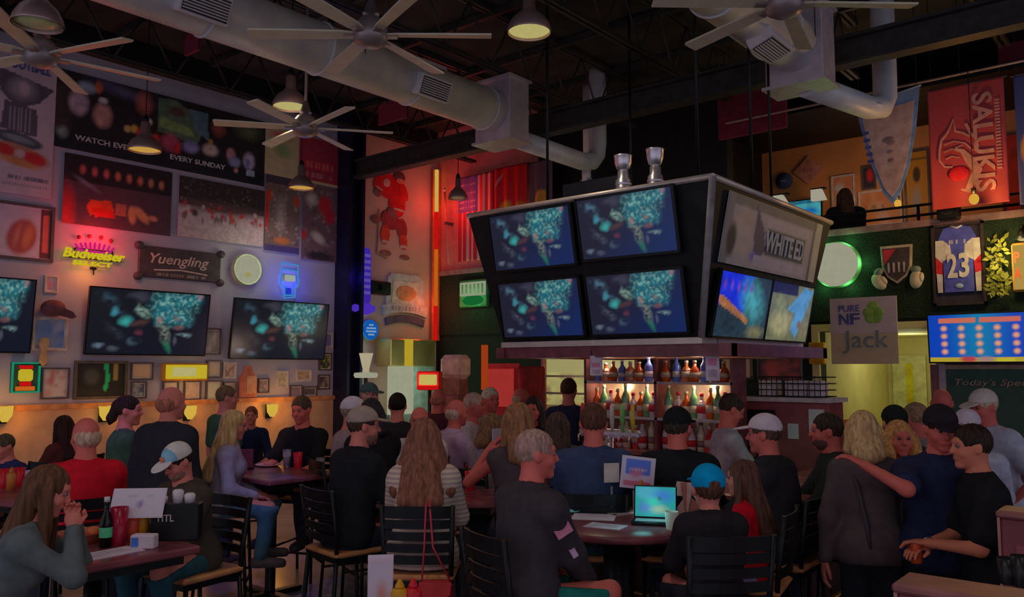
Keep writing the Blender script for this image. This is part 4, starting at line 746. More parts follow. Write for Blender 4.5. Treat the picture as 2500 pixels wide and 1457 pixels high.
# scoreboard television, hanging sign, chalkboard
(l, w, h) = on_back(2267, 768, 2560, 886, .08); q = Pic(90, 48, lin((0, 60, 170))); q.mix(np.clip(1 - np.abs(q.u - .45) * 3.2, 0, 1) * (q.v > .12), lin((0, 116, 160))); q.rect(.1, .82, .43, .93, lin((190, 100, 74))).rect(.46, .82, .82, .93, lin((190, 96, 80))).rect(0, 0, 1, .1, lin((170, 150, 40))).blob(.35, .05, .1, .08, lin((170, 60, 60)), 0, .5).blob(.5, .05, .1, .08, lin((150, 120, 110)), 0, .5).rect(.6, .0, .75, .08, lin((180, 170, 44)))
for i in range(5):
    for j in range(4): q.blob(.14 + i * .158, .71 - j * .165, .038, .075, lin((196, 130, 110)), 0, .5).blob(.14 + i * .158, .71 - j * .165, .02, .04, lin((206, 160, 120)), 0, .6)
tv('blue television showing a scoreboard of small round logos', (l[0], l[1], l[2]), w, h, 0, 3, q, off=.08)
(l, w, h) = on_back(2026, 730, 2195, 888, .45); t = thing('hanging_whiskey_sign', 'cream hanging sign with a green clover and dark lettering', 'sign', l)
MB().box((0, 0, 0), (w, .02, h)).obj('board', mat('cream_board', C(118, 104, 84), .7, var=.06), t); MB().box((0, -.011, .23 * h), (w, .004, .54 * h)).obj('upper_field', mat('pale_board', C(106, 96, 94), .7, var=.05), t)
K1 = mat('indigo_ink', C(38, 38, 72)); K2 = mat('slate_ink', C(56, 66, 66)); K3 = mat('green_ink', C(66, 88, 34))
letters('PURE', w * .32, h * .1, K1, t, (-.2 * w, -.016, .34 * h)); letters('NF', w * .32, h * .17, K1, t, (-.2 * w, -.016, .18 * h), bold=.02); letters('Jack', w * .68, h * .34, K2, t, (.03 * w, -.016, -.17 * h))
for (x, z) in ((-.07, .05), (.07, .05), (0, .14), (-.04, -.04), (.05, -.04)): MB().ell((.16 * w + x * w, -.014, .22 * h + z * h), (.085 * w, .006, .075 * h)).obj('clover_leaf', K3, t)
for s_ in (-1, 1): MB().tube([(s_ * w * .42, 0, h / 2), (s_ * w * .42, .43, 2.75 - l[2])], .004, 5).obj('cord', M_blackm, t)
(l, w, h) = on_back(2310, 900, 2600, 1120, .03); t = thing('chalkboard', 'dark green chalkboard with handwriting at the right', 'chalkboard', l)
MB().box((0, -.012, 0), (w, .024, h)).obj('slate', mat('chalk_green', C(24, 38, 34), .8, var=.1), t); MB().box((-w / 2 - .035, -.02, 0), (.07, .04, h + .1)).obj('frame_side', mat('lilac_frame', C(78, 70, 80)), t); MB().box((0, -.02, h / 2 + .02), (w, .04, .05)).obj('frame_top', mat('brown_frame', C(74, 60, 52)), t)
letters("Today's Specials", w * .8, h * .1, mat('chalk', C(84, 66, 56)), t, (-.02, -.03, .33 * h), shear=.2); letters('B', w * .07, h * .13, mat('chalk_blue', C(50, 66, 70)), t, (.25 * w, -.03, -.02 * h))
MB().bx(-w / 2 - .16, -w / 2 - .08, -.04, 0, -l[2], h / 2 + .05).obj('side_post', mat('plum_trim', C(62, 36, 42)), t)
(l, w, h) = on_back(1976, 836, 2016, 889, .06); t = thing('yellow_box_sign', 'small amber box sign beside the lit doorway', 'sign', l); MB().box((0, 0, 0), (w, .08, h), None, .01).obj('case', mat('amber_paint', C(132, 92, 14)), t); MB().box((w * .2, -.045, 0), (w * .5, .01, h * .94)).obj('amber_face', mat('amber_bright', C(160, 112, 8)), t)
# doors in the corridor
for (px0, px1, lb) in ((2008, 2062, 'pale framed door with a yellow strip in the lit corridor'), (2068, 2185, 'cream double door at the end of the lit corridor')):
    Y = 13.38; a = at(px0, 905, y=Y); b = at(px1, 905, y=Y); x0, x1 = (OX0 + .08, OX0 + .55) if px0 < 2050 else (OX0 + .62, OX1 - .06); zt_ = 2.15
    t = thing('door', lb, 'door', ((x0 + x1) / 2, Y, 0), 0, kind='structure'); t.name = 'door_1' if px0 < 2050 else 'door_2'; w = x1 - x0
    MB().bx(-w / 2, w / 2, -.04, 0, 0, zt_).obj('leaf', mat('greenish_white_door', C(130, 132, 100)), t)
    if px0 < 2050: MB().bx(-w * .1, w * .12, -.05, -.04, .6, zt_ - .12).obj('yellow_strip', mat('yellow_strip', C(150, 138, 30)), t)
    else:
        for s_ in (-.24, .24): MB().bx(s_ * w - .1, s_ * w + .1, -.05, -.04, 1.0, 1.7).obj('door_panel', mat('door_panel', C(118, 122, 92)), t)
    MB().ell((w * .36, -.07, 1.0), (.03, .03, .03)).obj('knob', M_silver, t)
light('corridor_light', ((OX0 + OX1) / 2, 12.0, 2.25), 6.5, (.95, 1, .6), .2)
# ---------------------------------------------------------------- hanging banners
q = Pic(40, 60, (.62, .075, .085)); q.grain(3, 6, 3, .15)
rect = on_back(2264, 224, 2466, 492, .4); (l, w, h) = rect; t = hang('dog_head_banner', 'tall maroon banner with a dog head and sideways SALUKIS lettering', rect, q, .012, 2, 'banner')
PW = mat('banner_print', (.82, .36, .31), .7)
letters('SALUKIS', h * .8, w * .26, PW, t, (w * .22, -.035, 0), bold=.025, turn=-math.pi / 2)
q2 = Pic(6, 60, C(84, 22, 28)); q2.bars(.0, 1, .5, 1, C(84, 22, 28), 1, 1)
for k in range(22): MB().box((w * .405, -.03, h * (.32 - .026 * k)), (w * .06, .004, h * .014)).obj('small_letter', PW, t)
S_ = lambda pts, wd: MB().ribbon([(x * w, z * h) for x, z in pts], wd, -.034).obj('dog_stroke', PW, t)
S_([(-.36, -.02), (-.33, .06), (-.24, .12), (-.16, .22), (-.14, .12), (-.05, .1), (.04, .06)], .022); S_([(-.36, -.02), (-.37, -.1), (-.3, -.16), (-.2, -.17)], .02); S_([(.0, .17), (.06, .08), (.12, .04), (.14, -.04)], .03); S_([(-.18, -.02), (-.06, -.05), (.04, -.14), (.12, -.22), (.06, -.3), (-.02, -.38), (-.1, -.36)], [.02, .05, .1, .1, .09, .06, .02]); S_([(-.3, .02), (-.16, .04), (-.02, .01), (.08, -.06)], .015); S_([(-.3, -.04), (-.18, -.02), (-.05, -.0)], .012); S_([(-.28, -.1), (-.2, -.08), (-.1, -.1)], .012)
MB().ell((-.12 * w, -.034, -.23 * h), (.14 * w, .008, .06 * h)).obj('dog_tongue', mat('banner_bright_red', C(166, 22, 34)), t)
(l, w, h) = on_back(2090, 262, 2258, 490, .5); t = thing('crest_pennant', 'pale pointed pennant with a blue border beside the maroon banner', 'pennant', l)
pn = lambda k, y: [(x * w * k, (z + .12) * h * k - .12 * h) for x, z in ((-.5, .5), (.5, .58), (.42, .2), (.3, -.15), (.16, -.38), (.02, -.5), (-.12, -.38), (-.28, -.1), (-.42, .25))][::-1]
MB().poly(pn(1, 0), -.012, 0).obj('border', mat('sky_border', C(72, 92, 124), .8), t); MB().poly(pn(.82, 0), -.02, -.012).obj('field', mat('pale_pennant', C(120, 96, 90), .8), t)
for (x, z, rx, rz_) in ((.0, .12, .09, .03), (.04, .09, .07, .025), (.02, .0, .05, .02), (.03, -.08, .05, .02)): MB().ell((x * w, -.022, z * h), (rx * w, .006, rz_ * h)).obj('crest_mark', mat('grey_crest', C(72, 58, 60)), t)
for k in range(5): MB().box((-.35 * w + .015 * w * k, -.024, (.22 - .07 * k) * h), (w * .1, .006, h * .03)).obj('navy_letter', mat('navy_ink', C(34, 38, 72)), t)
MB().tube([(-w * .52, 0, h * .49), (w * .52, 0, h * .59)], .014, 8).obj('hanging_rod', M_silver, t)
for s_ in (-1, 1): MB().tube([(s_ * w * .45, 0, h * .5), (s_ * w * .45, 0, ROOF - l[2])], .004, 5).obj('wire', M_blackm, t)
rect = on_back(2474, 186, 2640, 484, .4); (l, w, h) = rect; q = Pic(24, 40, C(30, 34, 66)); q.blob(.25, .42, .2, .16, C(150, 104, 36), 0, .2).blob(.25, .42, .1, .08, C(60, 50, 60), 0, .2); hang('navy_banner', 'navy blue banner with a gold emblem at the right edge', rect, q, .012, 2, 'banner')
t = thing('banner_pole', 'thin pale pole carrying the banners across the gallery', 'pole', (-1.5, BY - .44, 5.24)); MB().tube([(-3.2, 0, -.02), (4, 0, .02)], .014, 8).obj('rod', mat('pale_pole2', C(84, 70, 68)), t)
for xx in (-2.6, -.4, 1.6): MB().tube([(xx, 0, 0), (xx, 0, ROOF - 5.24)], .004, 5).obj('wire', M_blackm, t)
# ---------------------------------------------------------------- gallery rail and its pictures
t = thing('gallery_railing', 'black metal railing along the upper gallery', 'railing', (-1.0, BY + .05, 3.7))
for zz in (.08, .2): MB().tube([(-4, 0, zz), (6, 0, zz)], .016, 8).obj('rail', M_blackm, t)
pst = MB().tube([(0, 0, 0), (0, 0, .21)], .018, 8).mesh('post', M_blackm)
for k in range(9): link('post', pst, t, (-3.9 + k * 1.2, 0, 0))
def gal(px0, py0, px1, py1, off=.02): return on_back(px0, py0, px1, py1, off, 13.6)
p, w, h = gal(1938, 388, 2014, 446); t = thing('diamond_sign', 'pale orange diamond-shaped sign high on the gallery wall', 'sign', p); MB().poly([(-w / 2, 0), (0, -h / 2), (w / 2, 0), (0, h / 2)], -.03, 0).obj('plate', mat('salmon_plate', C(128, 84, 70)), t); MB().poly([(-w * .4, 0), (0, -h * .4), (w * .4, 0), (0, h * .4)], -.036, -.03).obj('inner_plate', mat('salmon_inner', C(118, 72, 60)), t); MB().box((0, -.04, 0), (w * .3, .008, h * .12)).obj('letter_block', mat('brown_ink', C(84, 50, 48)), t)
p, w, h = gal(1900, 424, 1930, 460); t = thing('navy_disc', 'small dark navy disc left of the diamond sign', 'sign', p); MB().lathe([(.001, .03), (h / 2, .03), (h / 2, 0)], 24, (0, 0, 0), RX).obj('disc', mat('navy_disc_paint', C(28, 34, 50)), t); MB().box((0, -.034, 0), (w * .4, .008, h * .1)).obj('mark', mat('dim_lilac', C(60, 56, 74)), t)
for (rc, lb) in (((1880, 482, 1930, 502), 'wedge-shaped white light left above the gallery television'), ((1984, 466, 2020, 488), 'wedge-shaped white light right above the gallery television')):
    p, w, h = gal(*rc, .35); t = thing('gallery_light', lb, 'lamp', p, 0, 'gallery lights'); MB().poly([(-w / 2, h / 2), (-w / 2, -h / 2), (w / 2, -h / 2), (w * .2, h / 2)], -.1, 0).obj('diffuser', glow('gallery_diffuser', (158, 152, 134)), t); MB().bx(-w / 2, w / 2, -.1, 0, h / 2, h / 2 + .02).obj('housing', M_blackm, t)
light('gallery_lamp', (-3.6, 12.6, 4.6), 4, (1, .85, .65), .2)
p, w, h = gal(1914, 496, 2012, 530, .1); q = Pic(30, 12, lin((60, 140, 150))); q.blob(.7, .3, .3, .3, lin((20, 100, 160))).rect(0, .8, 1, 1, lin((30, 90, 110))).grain(10, 5, 2, .3); tv('small teal television inside the upper gallery', p, w, h, 0, 0, q, off=.1)
q = abstract(5, (130, 84, 54), (110, 60, 44), (96, 70, 64), 18); q.blob(.3, .8, .3, .1, C(96, 92, 92)); framed('orange-lit poster behind the dark figure in the gallery', gal(2030, 432, 2092, 560), q, M_fr2, name='gallery_poster', cat='poster', rz=0)
q = abstract(6, (140, 88, 50), (120, 70, 46), (100, 80, 70), 16); q.bars(.1, .6, .55, .1, C(70, 48, 40), 6, 2); framed('wide orange-lit poster in the middle of the gallery', gal(2096, 470, 2205, 545), q, M_fr2, name='gallery_poster', cat='poster', rz=0)
q = Pic(24, 40, C(160, 104, 24)); q.blob(.5, .68, .2, .13, C(34, 22, 16), 0, .3).blob(.45, .3, .3, .26, C(92, 74, 64), 10, .6).blob(.5, .08, .4, .1, C(140, 70, 50)).rect(0, .88, 1, .9, C(50, 34, 20)); framed('yellow poster of a dark-haired figure between pennant and banner', gal(2205, 372, 2275, 545), q, M_fr, name='gallery_poster', cat='poster', rz=0)
q = Pic(10, 10, C(22, 20, 24)); q.blob(.6, .6, .4, .4, C(130, 22, 30)); framed('small black and red picture in the gallery', gal(2104, 408, 2140, 460), q, M_fr, name='gallery_poster', cat='poster', rz=0)
q = Pic(12, 40, C(150, 40, 26)); q.grain(3, 8, 3, .3); framed('red-lit panel between the two banners', gal(2440, 330, 2500, 520), q, M_fr, name='gallery_poster', cat='poster', rz=0)
for (px, py, pw, lb) in ((2378, 486, 20, 'glowing bulb hanging in front of the maroon banner foot'), (2192, 497, 14, 'small yellow bulb below the pennant tip')):
    p = at(px, py, y=12.6 if px < 2300 else 9.8); t = thing('gallery_bulb', lb, 'lamp', p, 0, 'gallery bulbs'); MB().ell((0, 0, 0), (.05, .05, .06)).obj('bulb', glow('amber_bulb', (214, 160, 60)), t); MB().lathe([(.02, .05), (.025, .12)], 10).obj('socket', M_blackm, t); MB().tube([(0, 0, .12), (0, 0, (5.7 if px < 2300 else ROOF) - p[2])], .005, 5).obj('cord', M_blackm, t)
    light('bulb_light', (p[0], p[1] + (-.12 if px > 2300 else -.15), p[2]), pw * .6, (1, .5, .12), .06)
p = at(2322, 528, y=BY - .02); t = thing('rail_speaker', 'black box speaker mounted on the gallery rail', 'speaker', (p[0], p[1] - .1, p[2] - .06)); MB().box((0, 0, .12), (.22, .2, .24), None, .015).obj('cabinet', M_blackm, t); MB().lathe([(.001, .0), (.07, .0), (.08, .01)], 20, (0, -.105, .12), RX).obj('grille', mat('speaker_cloth', (.02, .02, .02)), t)
# ================================================================ screen box over the bar
BXL, BXR, BYF, BYB, BZ0, BZ1 = -5.10, -3.04, 5.96, 8.10, 2.20, 3.42
TI = math.radians(11.5); tt = math.tan(TI)
t = thing('screen_box', 'big black four-sided screen box hanging over the bar', 'screen frame', ((BXL + BXR) / 2, (BYF + BYB) / 2, BZ0))
o = -Vector(t.location)
def W(mb, n, m, lab=None): return mb.obj(n, m, t, loc=o, label=lab)
e = (BZ1 - BZ0) * tt
V8 = [(BXL, BYF, BZ0), (BXR, BYF, BZ0), (BXR, BYB, BZ0), (BXL, BYB, BZ0), (BXL - e, BYF - e, BZ1), (BXR + e, BYF - e, BZ1), (BXR + e, BYB + e, BZ1), (BXL - e, BYB + e, BZ1)]
W(MB().add(V8, [(0, 3, 2, 1), (4, 5, 6, 7), (0, 1, 5, 4), (1, 2, 6, 5), (2, 3, 7, 6), (3, 0, 4, 7)]), 'core', M_black)
M_alu = mat('dull_aluminium', C(104, 94, 88), .4, .4, var=.1)
for a, b in ((4, 5), (5, 6), (6, 7), (7, 4)): W(MB().tube([V8[a], V8[b]], .025, 8), 'top_rail', M_alu)
W(MB().tube([Vector(V8[1]) + Vector((.01, -.01, 0)), Vector(V8[5]) + Vector((.01, -.01, 0))], .03, 8), 'corner_post', mat('grey_post', C(66, 62, 64)))
W(MB().bx(BXL - .02, BXR + .02, BYF - .02, BYF + .02, BZ0 - .05, BZ0), 'bottom_rail', M_alu); W(MB().bx(BXR - .02, BXR + .02, BYF, BYB, BZ0 - .05, BZ0), 'bottom_rail', M_alu)
for (x, y) in ((BXL + .3, BYF + .3), (BXR - .1, BYF + .2), (BXL + .3, BYB - .3), (BXR - .1, BYB - .4), (BXR + .05, 6.9)): W(MB().tube([(x, y, BZ1 - .02), (x, y, ROOF)], .014, 8), 'hanger_rod', M_blackm)
# side advert panel (upper half of the right side), tilted like the screens
def side(y, z): return (BXR + (z - BZ0) * tt + .012, y, z)
yA, yB, zA, zB = BYF + .05, BYB - .02, 2.80, 3.36
pan = Matrix.Translation(Vector(side((yA + yB) / 2, (zA + zB) / 2)) + o) @ Matrix.Rotation(RZL, 4, 'Z') @ Matrix.Rotation(TI, 4, 'X')
pw, ph = yB - yA, (zB - zA) / math.cos(TI)
q = Pic(80, 30, C(92, 84, 84)); q.rect(0, .86, 1, 1, C(64, 60, 58)).rect(0, 0, .06, 1, C(70, 66, 66)).blob(.16, .5, .12, .42, C(112, 98, 92), 0, .35).blob(.2, .7, .06, .14, C(124, 104, 92)).blob(.07, .35, .05, .3, C(30, 26, 30), 0, .4).poly([(.26, .95), (.36, .6), (.4, .3), (.3, .1), (.27, .5)], C(48, 38, 50)).blob(.3, .18, .06, .1, C(76, 60, 130), 0, .7).rect(.4, .26, .82, .66, C(44, 42, 44)).rect(.38, .7, .86, .82, C(120, 108, 108)).rect(.3, .04, .86, .22, C(110, 100, 104)).rect(.9, 0, .92, 1, C(50, 46, 44)).rect(.93, 0, 1, 1, C(104, 100, 84)); q.grain(20, 8, 3, .08)
ad = link('advert_panel', q.mesh('advert_panel', pw, ph, M_print, -.012), t, label='white side advert with dark band of pale letters'); ad.matrix_local = pan
adb = MB().box((0, -.004, 0), (pw, .012, ph)).obj('advert_backing', M_white, t); adb.matrix_local = pan
lt = letters('WHITE', pw * .3, ph * .32, mat('advert_letter', C(116, 114, 110)), ad, (pw * .02 + .02, -.02, -.04 * ph), bold=.02); letters('ED', pw * .1, ph * .32, mat('advert_letter', C(116, 114, 110)), ad, (pw * .25, -.02, -.04 * ph), bold=.02)
# televisions on the box
smesh = PIC_BOX.mesh('screen', .93 - .03, .535 - .035, M_screen, -.002)
def front(x, z): return (x, BYF - (z - BZ0) * tt - .02, z)
for (x, z, lb) in ((-4.57, 3.11, 'upper left screen of the four on the bar box front'), (-3.57, 3.13, 'upper right screen of the four on the bar box front'), (-4.57, 2.49, 'lower left screen of the four on the bar box front'), (-3.57, 2.49, 'lower right screen of the four on the bar box front')):
    tv(lb, front(x, z), .95, .545, 0, 11.5, PIC_BOX, smesh, off=.05)
L_ = lin
qa = Pic(56, 34, L_((30, 50, 62))); qa.poly([(0, 1), (0, .5), (.5, .35), (.62, 1)], L_((14, 40, 190))).blob(.65, .6, .3, .5, L_((60, 140, 150)), 20, .8).poly([(0, .62), (.1, .62), (.62, .3), (.6, .22), (.02, .5)], L_((150, 96, 60)))
for k in range(5): qa.blob(.08 + .13 * k, .8, .035, .12, L_((110, 60, 170)), 0, .8)
qa.blob(.25, .2, .3, .25, L_((28, 44, 56)), 0, .8).blob(.8, .1, .25, .15, L_((110, 106, 76)), 0, .8).grain(24, 14, 4, .3)
qb = Pic(56, 34, L_((96, 100, 78))); qb.rect(0, .8, .6, 1, L_((14, 26, 60))).poly([(.4, .55), (.62, .8), (.75, .98), (1, .95), (.85, .5), (.7, .05), (.55, .2), (.6, .5)], L_((70, 130, 176))).blob(.3, .3, .3, .3, L_((140, 136, 100)), 0, .5).blob(.25, .62, .12, .25, L_((110, 116, 84)), 30, .6).blob(.75, .3, .06, .1, L_((110, 84, 60))).blob(.9, .2, .15, .2, L_((112, 104, 76)), 0, .7).grain(20, 12, 6, .2)
for (y, pic, lb) in ((6.50, qa, 'nearer side screen of the bar box, blue and teal picture'), (7.52, qb, 'farther side screen of the bar box, pale picture with blue bird')):
    z = 2.47; tv(lb, (BXR + (z - BZ0) * tt + .02, y, z), 1.01, .56, RZL, 11.5, pic, off=.05)
# trophies on top of the box
for (px, py, d, lb) in ((1527, 380, 7.3, 'silver trophy cup on the screen box, shorter one at left'), (1607, 364, 7.25, 'silver trophy cup on the screen box, taller one at right')):
    zt = at(px, py, d=d)[2]; x, y = ground(px, d); H = zt - BZ1 - .001
    t2 = thing('trophy_cup', lb, 'trophy', (x, y, BZ1), 0, 'silver trophy cups')
    MB().lathe([(.09, 0), (.09, .04 * H), (.07, .06 * H), (.068, .5 * H), (.05, .55 * H), (.05, .68 * H), (.03, .7 * H)], 20).obj('barrel', M_silver, t2)
    MB().lathe([(.03, .68 * H), (.06, .74 * H), (.075, .85 * H), (.078, .98 * H), (.085, H), (.07, .98 * H), (.06, .8 * H)], 20, caps=False).obj('bowl', M_silver, t2)
    for k in range(4): MB().lathe([(.073, 0), (.075, .01), (.073, .02)], 20, (0, 0, (.1 + .1 * k) * H), caps=False).obj('band', M_silver, t2)
p = at(1455, 478, d=7.6); t2 = thing('top_sign', 'black sign board standing on the screen box behind the screens', 'sign', (p[0], p[1], BZ1)); MB().box((0, 0, .16), (.75, .05, .30), None, .01).obj('board', mat('blackish_board', (.012, .011, .02), .5), t2); MB().box((0, .02, .01), (.5, .16, .02)).obj('foot', M_blackm, t2)
# ================================================================ bar
M_top = mat('bar_top_wood', C(84, 46, 42), .2, var=.3, scale=5, spec=.6)
bx0, bx1, by0, by1 = -4.72, -2.08, 5.42, 8.7
t = thing('bar_counter', 'long bar counter with a dark wooden top, turning a corner', 'bar counter', (-3.6, 5.7, 0)); o = -Vector(t.location)
def W(mb, n, m): return mb.obj(n, m, t, loc=o)
W(MB().bx(bx0, bx1, by0, by0 + .6, 1.03, 1.08, .012), 'front_top', M_top); W(MB().bx(bx1 - .6, bx1, by0 + .6, by1, 1.03, 1.08, .012), 'side_top', M_top)
pl = MB().box((0, 0, .515), (.225, .03, 1.03), None, .006).mesh('plank', mat('bar_plank', C(44, 26, 26), .5, var=.3))
n = 13
for k in range(n): link('plank', pl, t, o + Vector((bx0 + .3 + (k + .5) * (bx1 - bx0 - .6) / n, by0 + .22, 0)))
for xx in (bx1 - .25,):
    for k in range(12): link('plank', pl, t, o + Vector((xx, by0 + .35 + k * .25, 0)), (0, 0, math.pi / 2))
W(MB().tube([(bx0 + .12, by0 + .1, .25), (bx1 - .12, by0 + .1, .25), (bx1 - .12, by1, .25)], .02, 8), 'foot_rail', mat('brass', C(120, 90, 40), .3, .8))
# canopy under the screens with hanging glass rack
t = thing('bar_canopy', 'dark wooden canopy rack hanging below the screen box', 'canopy', (-4.05, 7.0, 2.06)); o = -Vector(t.location)
for (a, b, c, d) in ((BXL - .1, BXR + .25, BYF + .02, BYF + .12), (BXL - .1, BXR + .25, BYB - .1, BYB), (BXL - .1, BXL, BYF, BYB), (BXR + .15, BXR + .25, BYF, BYB)): W(MB().bx(a, b, c, d, 2.05, 2.15), 'beam', M_wood)
for k in range(7): W(MB().bx(BXL, BXR + .15, BYF + .3 + k * .26, BYF + .33 + k * .26, 2.06, 2.09), 'rack_slat', M_wood2)
glass = mat('clear_glass', (.75, .75, .78), .05, alpha=.85, var=.03)
# back bar with shelves
YB = 7.05
t = thing('back_bar', 'dark back-bar shelving full of bottles in the middle of the bar', 'shelving', (-4.1, YB + .15, 0)); o = -Vector(t.location)
W(MB().bx(-4.95, -3.3, YB - .1, YB + .45, 0, 1.12, .01), 'base_cabinet', M_wood); W(MB().bx(-4.97, -3.28, YB - .14, YB + .46, 1.12, 1.16), 'counter', M_top)
SH = [1.45, 1.80]
for z in SH: W(MB().bx(-4.95, -3.3, YB + .02, YB + .3, z, z + .025), 'shelf', M_fr2)
for x in (-4.95, -4.12, -3.32): W(MB().bx(x, x + .03, YB + .02, YB + .3, 1.16, 2.05), 'upright', M_wood)
W(MB().bx(-4.95, -3.3, YB + .3, YB + .32, 1.16, 1.85), 'back_panel', mat('mirror_back', C(104, 86, 70), .2, .4))
for k, x in enumerate((-4.7, -4.2, -3.7)): light('backbar_light', (x, YB + .12, 1.76), 1.5, (1, .85, .6), .05); light('backbar_light', (x, YB + .1, 2.03), 1.2, (1, .88, .75), .05)
# bottles
BC = [('clear', (126, 112, 116), (150, 30, 36)), ('amber', (110, 60, 30), (120, 104, 96)), ('red', (140, 34, 36), (124, 110, 104)), ('green', (46, 70, 44), (120, 108, 90)), ('blue', (50, 60, 110), (126, 116, 120)), ('cream', (126, 112, 92), (70, 50, 50)), ('orange', (170, 70, 30), (130, 110, 90)), ('dark', (30, 24, 26), (110, 96, 92))]
proto = {}
def bottle(kind, k, loc, h, where, ix):
    nm, c, lc = BC[k]
    lb = f'{nm} {kind}, {ORD[ix]} from the left {where}'
    if (nm, kind) not in proto:
        t = thing('liquor_bottle', lb, 'bottle', loc, random.random() * 6, f'bottles {where}')
        r = .036
        if kind == 'slim bottle': pr = [(r * .9, 0), (r, .01), (r, .19), (r * .8, .215), (.014, .25), (.013, .30)]
        elif kind == 'square bottle': pr = [(r * 1.15, 0), (r * 1.2, .01), (r * 1.2, .15), (r * .7, .18), (.016, .19), (.016, .235)]
        else: pr = [(r * .8, 0), (r * 1.1, .03), (r * 1.2, .1), (r, .17), (.015, .21), (.014, .26)]
        MB().lathe(pr, 6 if 'square' in kind else 12, smooth='square' not in kind).obj('glass', mat('bottle_' + nm, C(*c), .12, var=.15, spec=.8), t)
        MB().lathe([(r * 1.02 * (1.2 if 'slim' not in kind else 1), .06), (r * 1.03 * (1.2 if 'slim' not in kind else 1), .06), (r * 1.03 * (1.2 if 'slim' not in kind else 1), .13), (r * 1.02 * (1.2 if 'slim' not in kind else 1), .13)], 12, caps=False).obj('bottle_label', mat('label_' + nm, C(*lc), .6), t)
        MB().lathe([(.017, 0), (.017, .03), (.012, .035)], 10, (0, 0, pr[-1][1] - .005)).obj('bottle_cap', mat('cap_' + nm, C(*lc), .4), t)
        proto[(nm, kind)] = t
    else:
        t = copy_tree(proto[(nm, kind)]); t.location = loc; t['label'] = lb; t['group'] = f'bottles {where}'
    s = h / .3; t.scale = (1.15, 1.15, s); return t
KI = ('slim bottle', 'square bottle', 'round bottle')
for z, where, n in ((1.16, 'on the back-bar counter', 17), (1.475, 'on the middle back-bar shelf', 18), (1.825, 'on the top back-bar shelf', 15)):
    ix = 0
    for k in range(n):
        x = -4.88 + 1.52 * (k + .5) / n
        if any(abs(x - u) < .045 for u in (-4.935, -4.105, -3.305)): continue
        bottle(KI[(k * 7 + int(z * 10)) % 3], (k * 5 + int(z * 7) * 3 + k // 3) % 8, (x, YB + .08 + .05 * random.random(), z), .25 + .06 * random.random() if z < 1.8 else .19 + .05 * random.random(), where, ix); ix += 1
# hanging white signs
for (px0, py0, px1, py1, d, lb) in ((1722, 842, 1757, 930, 6.55, 'tall white price sign hanging at the right of the back bar'), (1440, 868, 1471, 917, 7.2, 'small pale price sign hanging at the left of the back bar')):
    a = at(px0, py0, d=d); b = at(px1, py1, d=d); w = math.hypot(b[0] - a[0], b[1] - a[1]); h = a[2] - b[2]; c = (a + b) / 2
    t = thing('price_sign', lb, 'sign', c, YAW * .6); MB().box((0, 0, 0), (w, .015, h), None, .004).obj('board', mat('lilac_white', C(116, 100, 112)), t); MB().box((0, -.009, h * .03), (w * .6, .004, h * .2)).obj('pink_block', mat('pink_block', C(130, 72, 92)), t); MB().box((0, -.009, -h * .28), (w * .6, .004, h * .2)).obj('grey_block', mat('grey_block', C(84, 70, 78)), t)
    for s_ in (-1, 1): MB().tube([(s_ * w * .4, 0, h / 2), (s_ * w * .4, 0, 2.06 - c[2] if c[2] + h / 2 < 2.06 else h / 2 + .05)], .003, 5).obj('cord', M_blackm, t)
# side cabinet with crate and posters
t = thing('side_cabinet', 'maroon cabinet with a black fridge door right of the back bar', 'cabinet', (-3.0, 7.75, 0)); o = -Vector(t.location)
W(MB().bx(-3.42, -2.62, 7.6, 8.0, 0, 1.64, .01), 'body', mat('maroon_cabinet', C(70, 30, 32), .45, var=.15)); W(MB().bx(-3.46, -2.58, 7.56, 8.02, 1.64, 1.68), 'top_board', M_fr2); W(MB().bx(-3.40, -3.12, 7.58, 7.6, .5, 1.56), 'fridge_door', mat('fridge_glass', (.01, .014, .014), .15)); W(MB().bx(-3.1, -3.09, 7.56, 7.6, .9, 1.3), 'handle', M_silver); W(MB().bx(-3.0, -2.9, 7.59, 7.6, 1.3, 1.44), 'note', M_white); W(MB().bx(-2.8, -2.66, 7.59, 7.6, 1.36, 1.58), 'note', M_white)
t = thing('wire_crate', 'black wire crate of white boxes on the side cabinet', 'crate', (-3.02, 7.8, 1.68)); 
for z in (0, .06, .12, .18): MB().tube([(-.36, -.14, z + .01), (.36, -.14, z + .01), (.36, .14, z + .01), (-.36, .14, z + .01)], .006, 5, closed=True).obj('wire_ring', M_blackm, t)
st = MB().tube([(0, 0, 0), (0, 0, .2)], .004, 5).mesh('wire_upright', M_blackm)
for k in range(15): link('wire_upright', st, t, (-.36 + k * .0515, -.14, 0))
for k, (x, w) in enumerate(((-.22, .16), (.06, .2), (.24, .12))): tb = thing('carton', ('narrow white carton at the left of the wire crate', 'wide white carton in the middle of the wire crate', 'short white carton at the right of the wire crate')[k], 'box', (-3.02 + x, 7.8, 1.695)); MB().box((0, 0, .07), (w, .2, .14), None, .004).obj('box', M_white, tb); MB().box((0, 0, .1425), (w * .9, .05, .003)).obj('tape', M_fr2, tb)
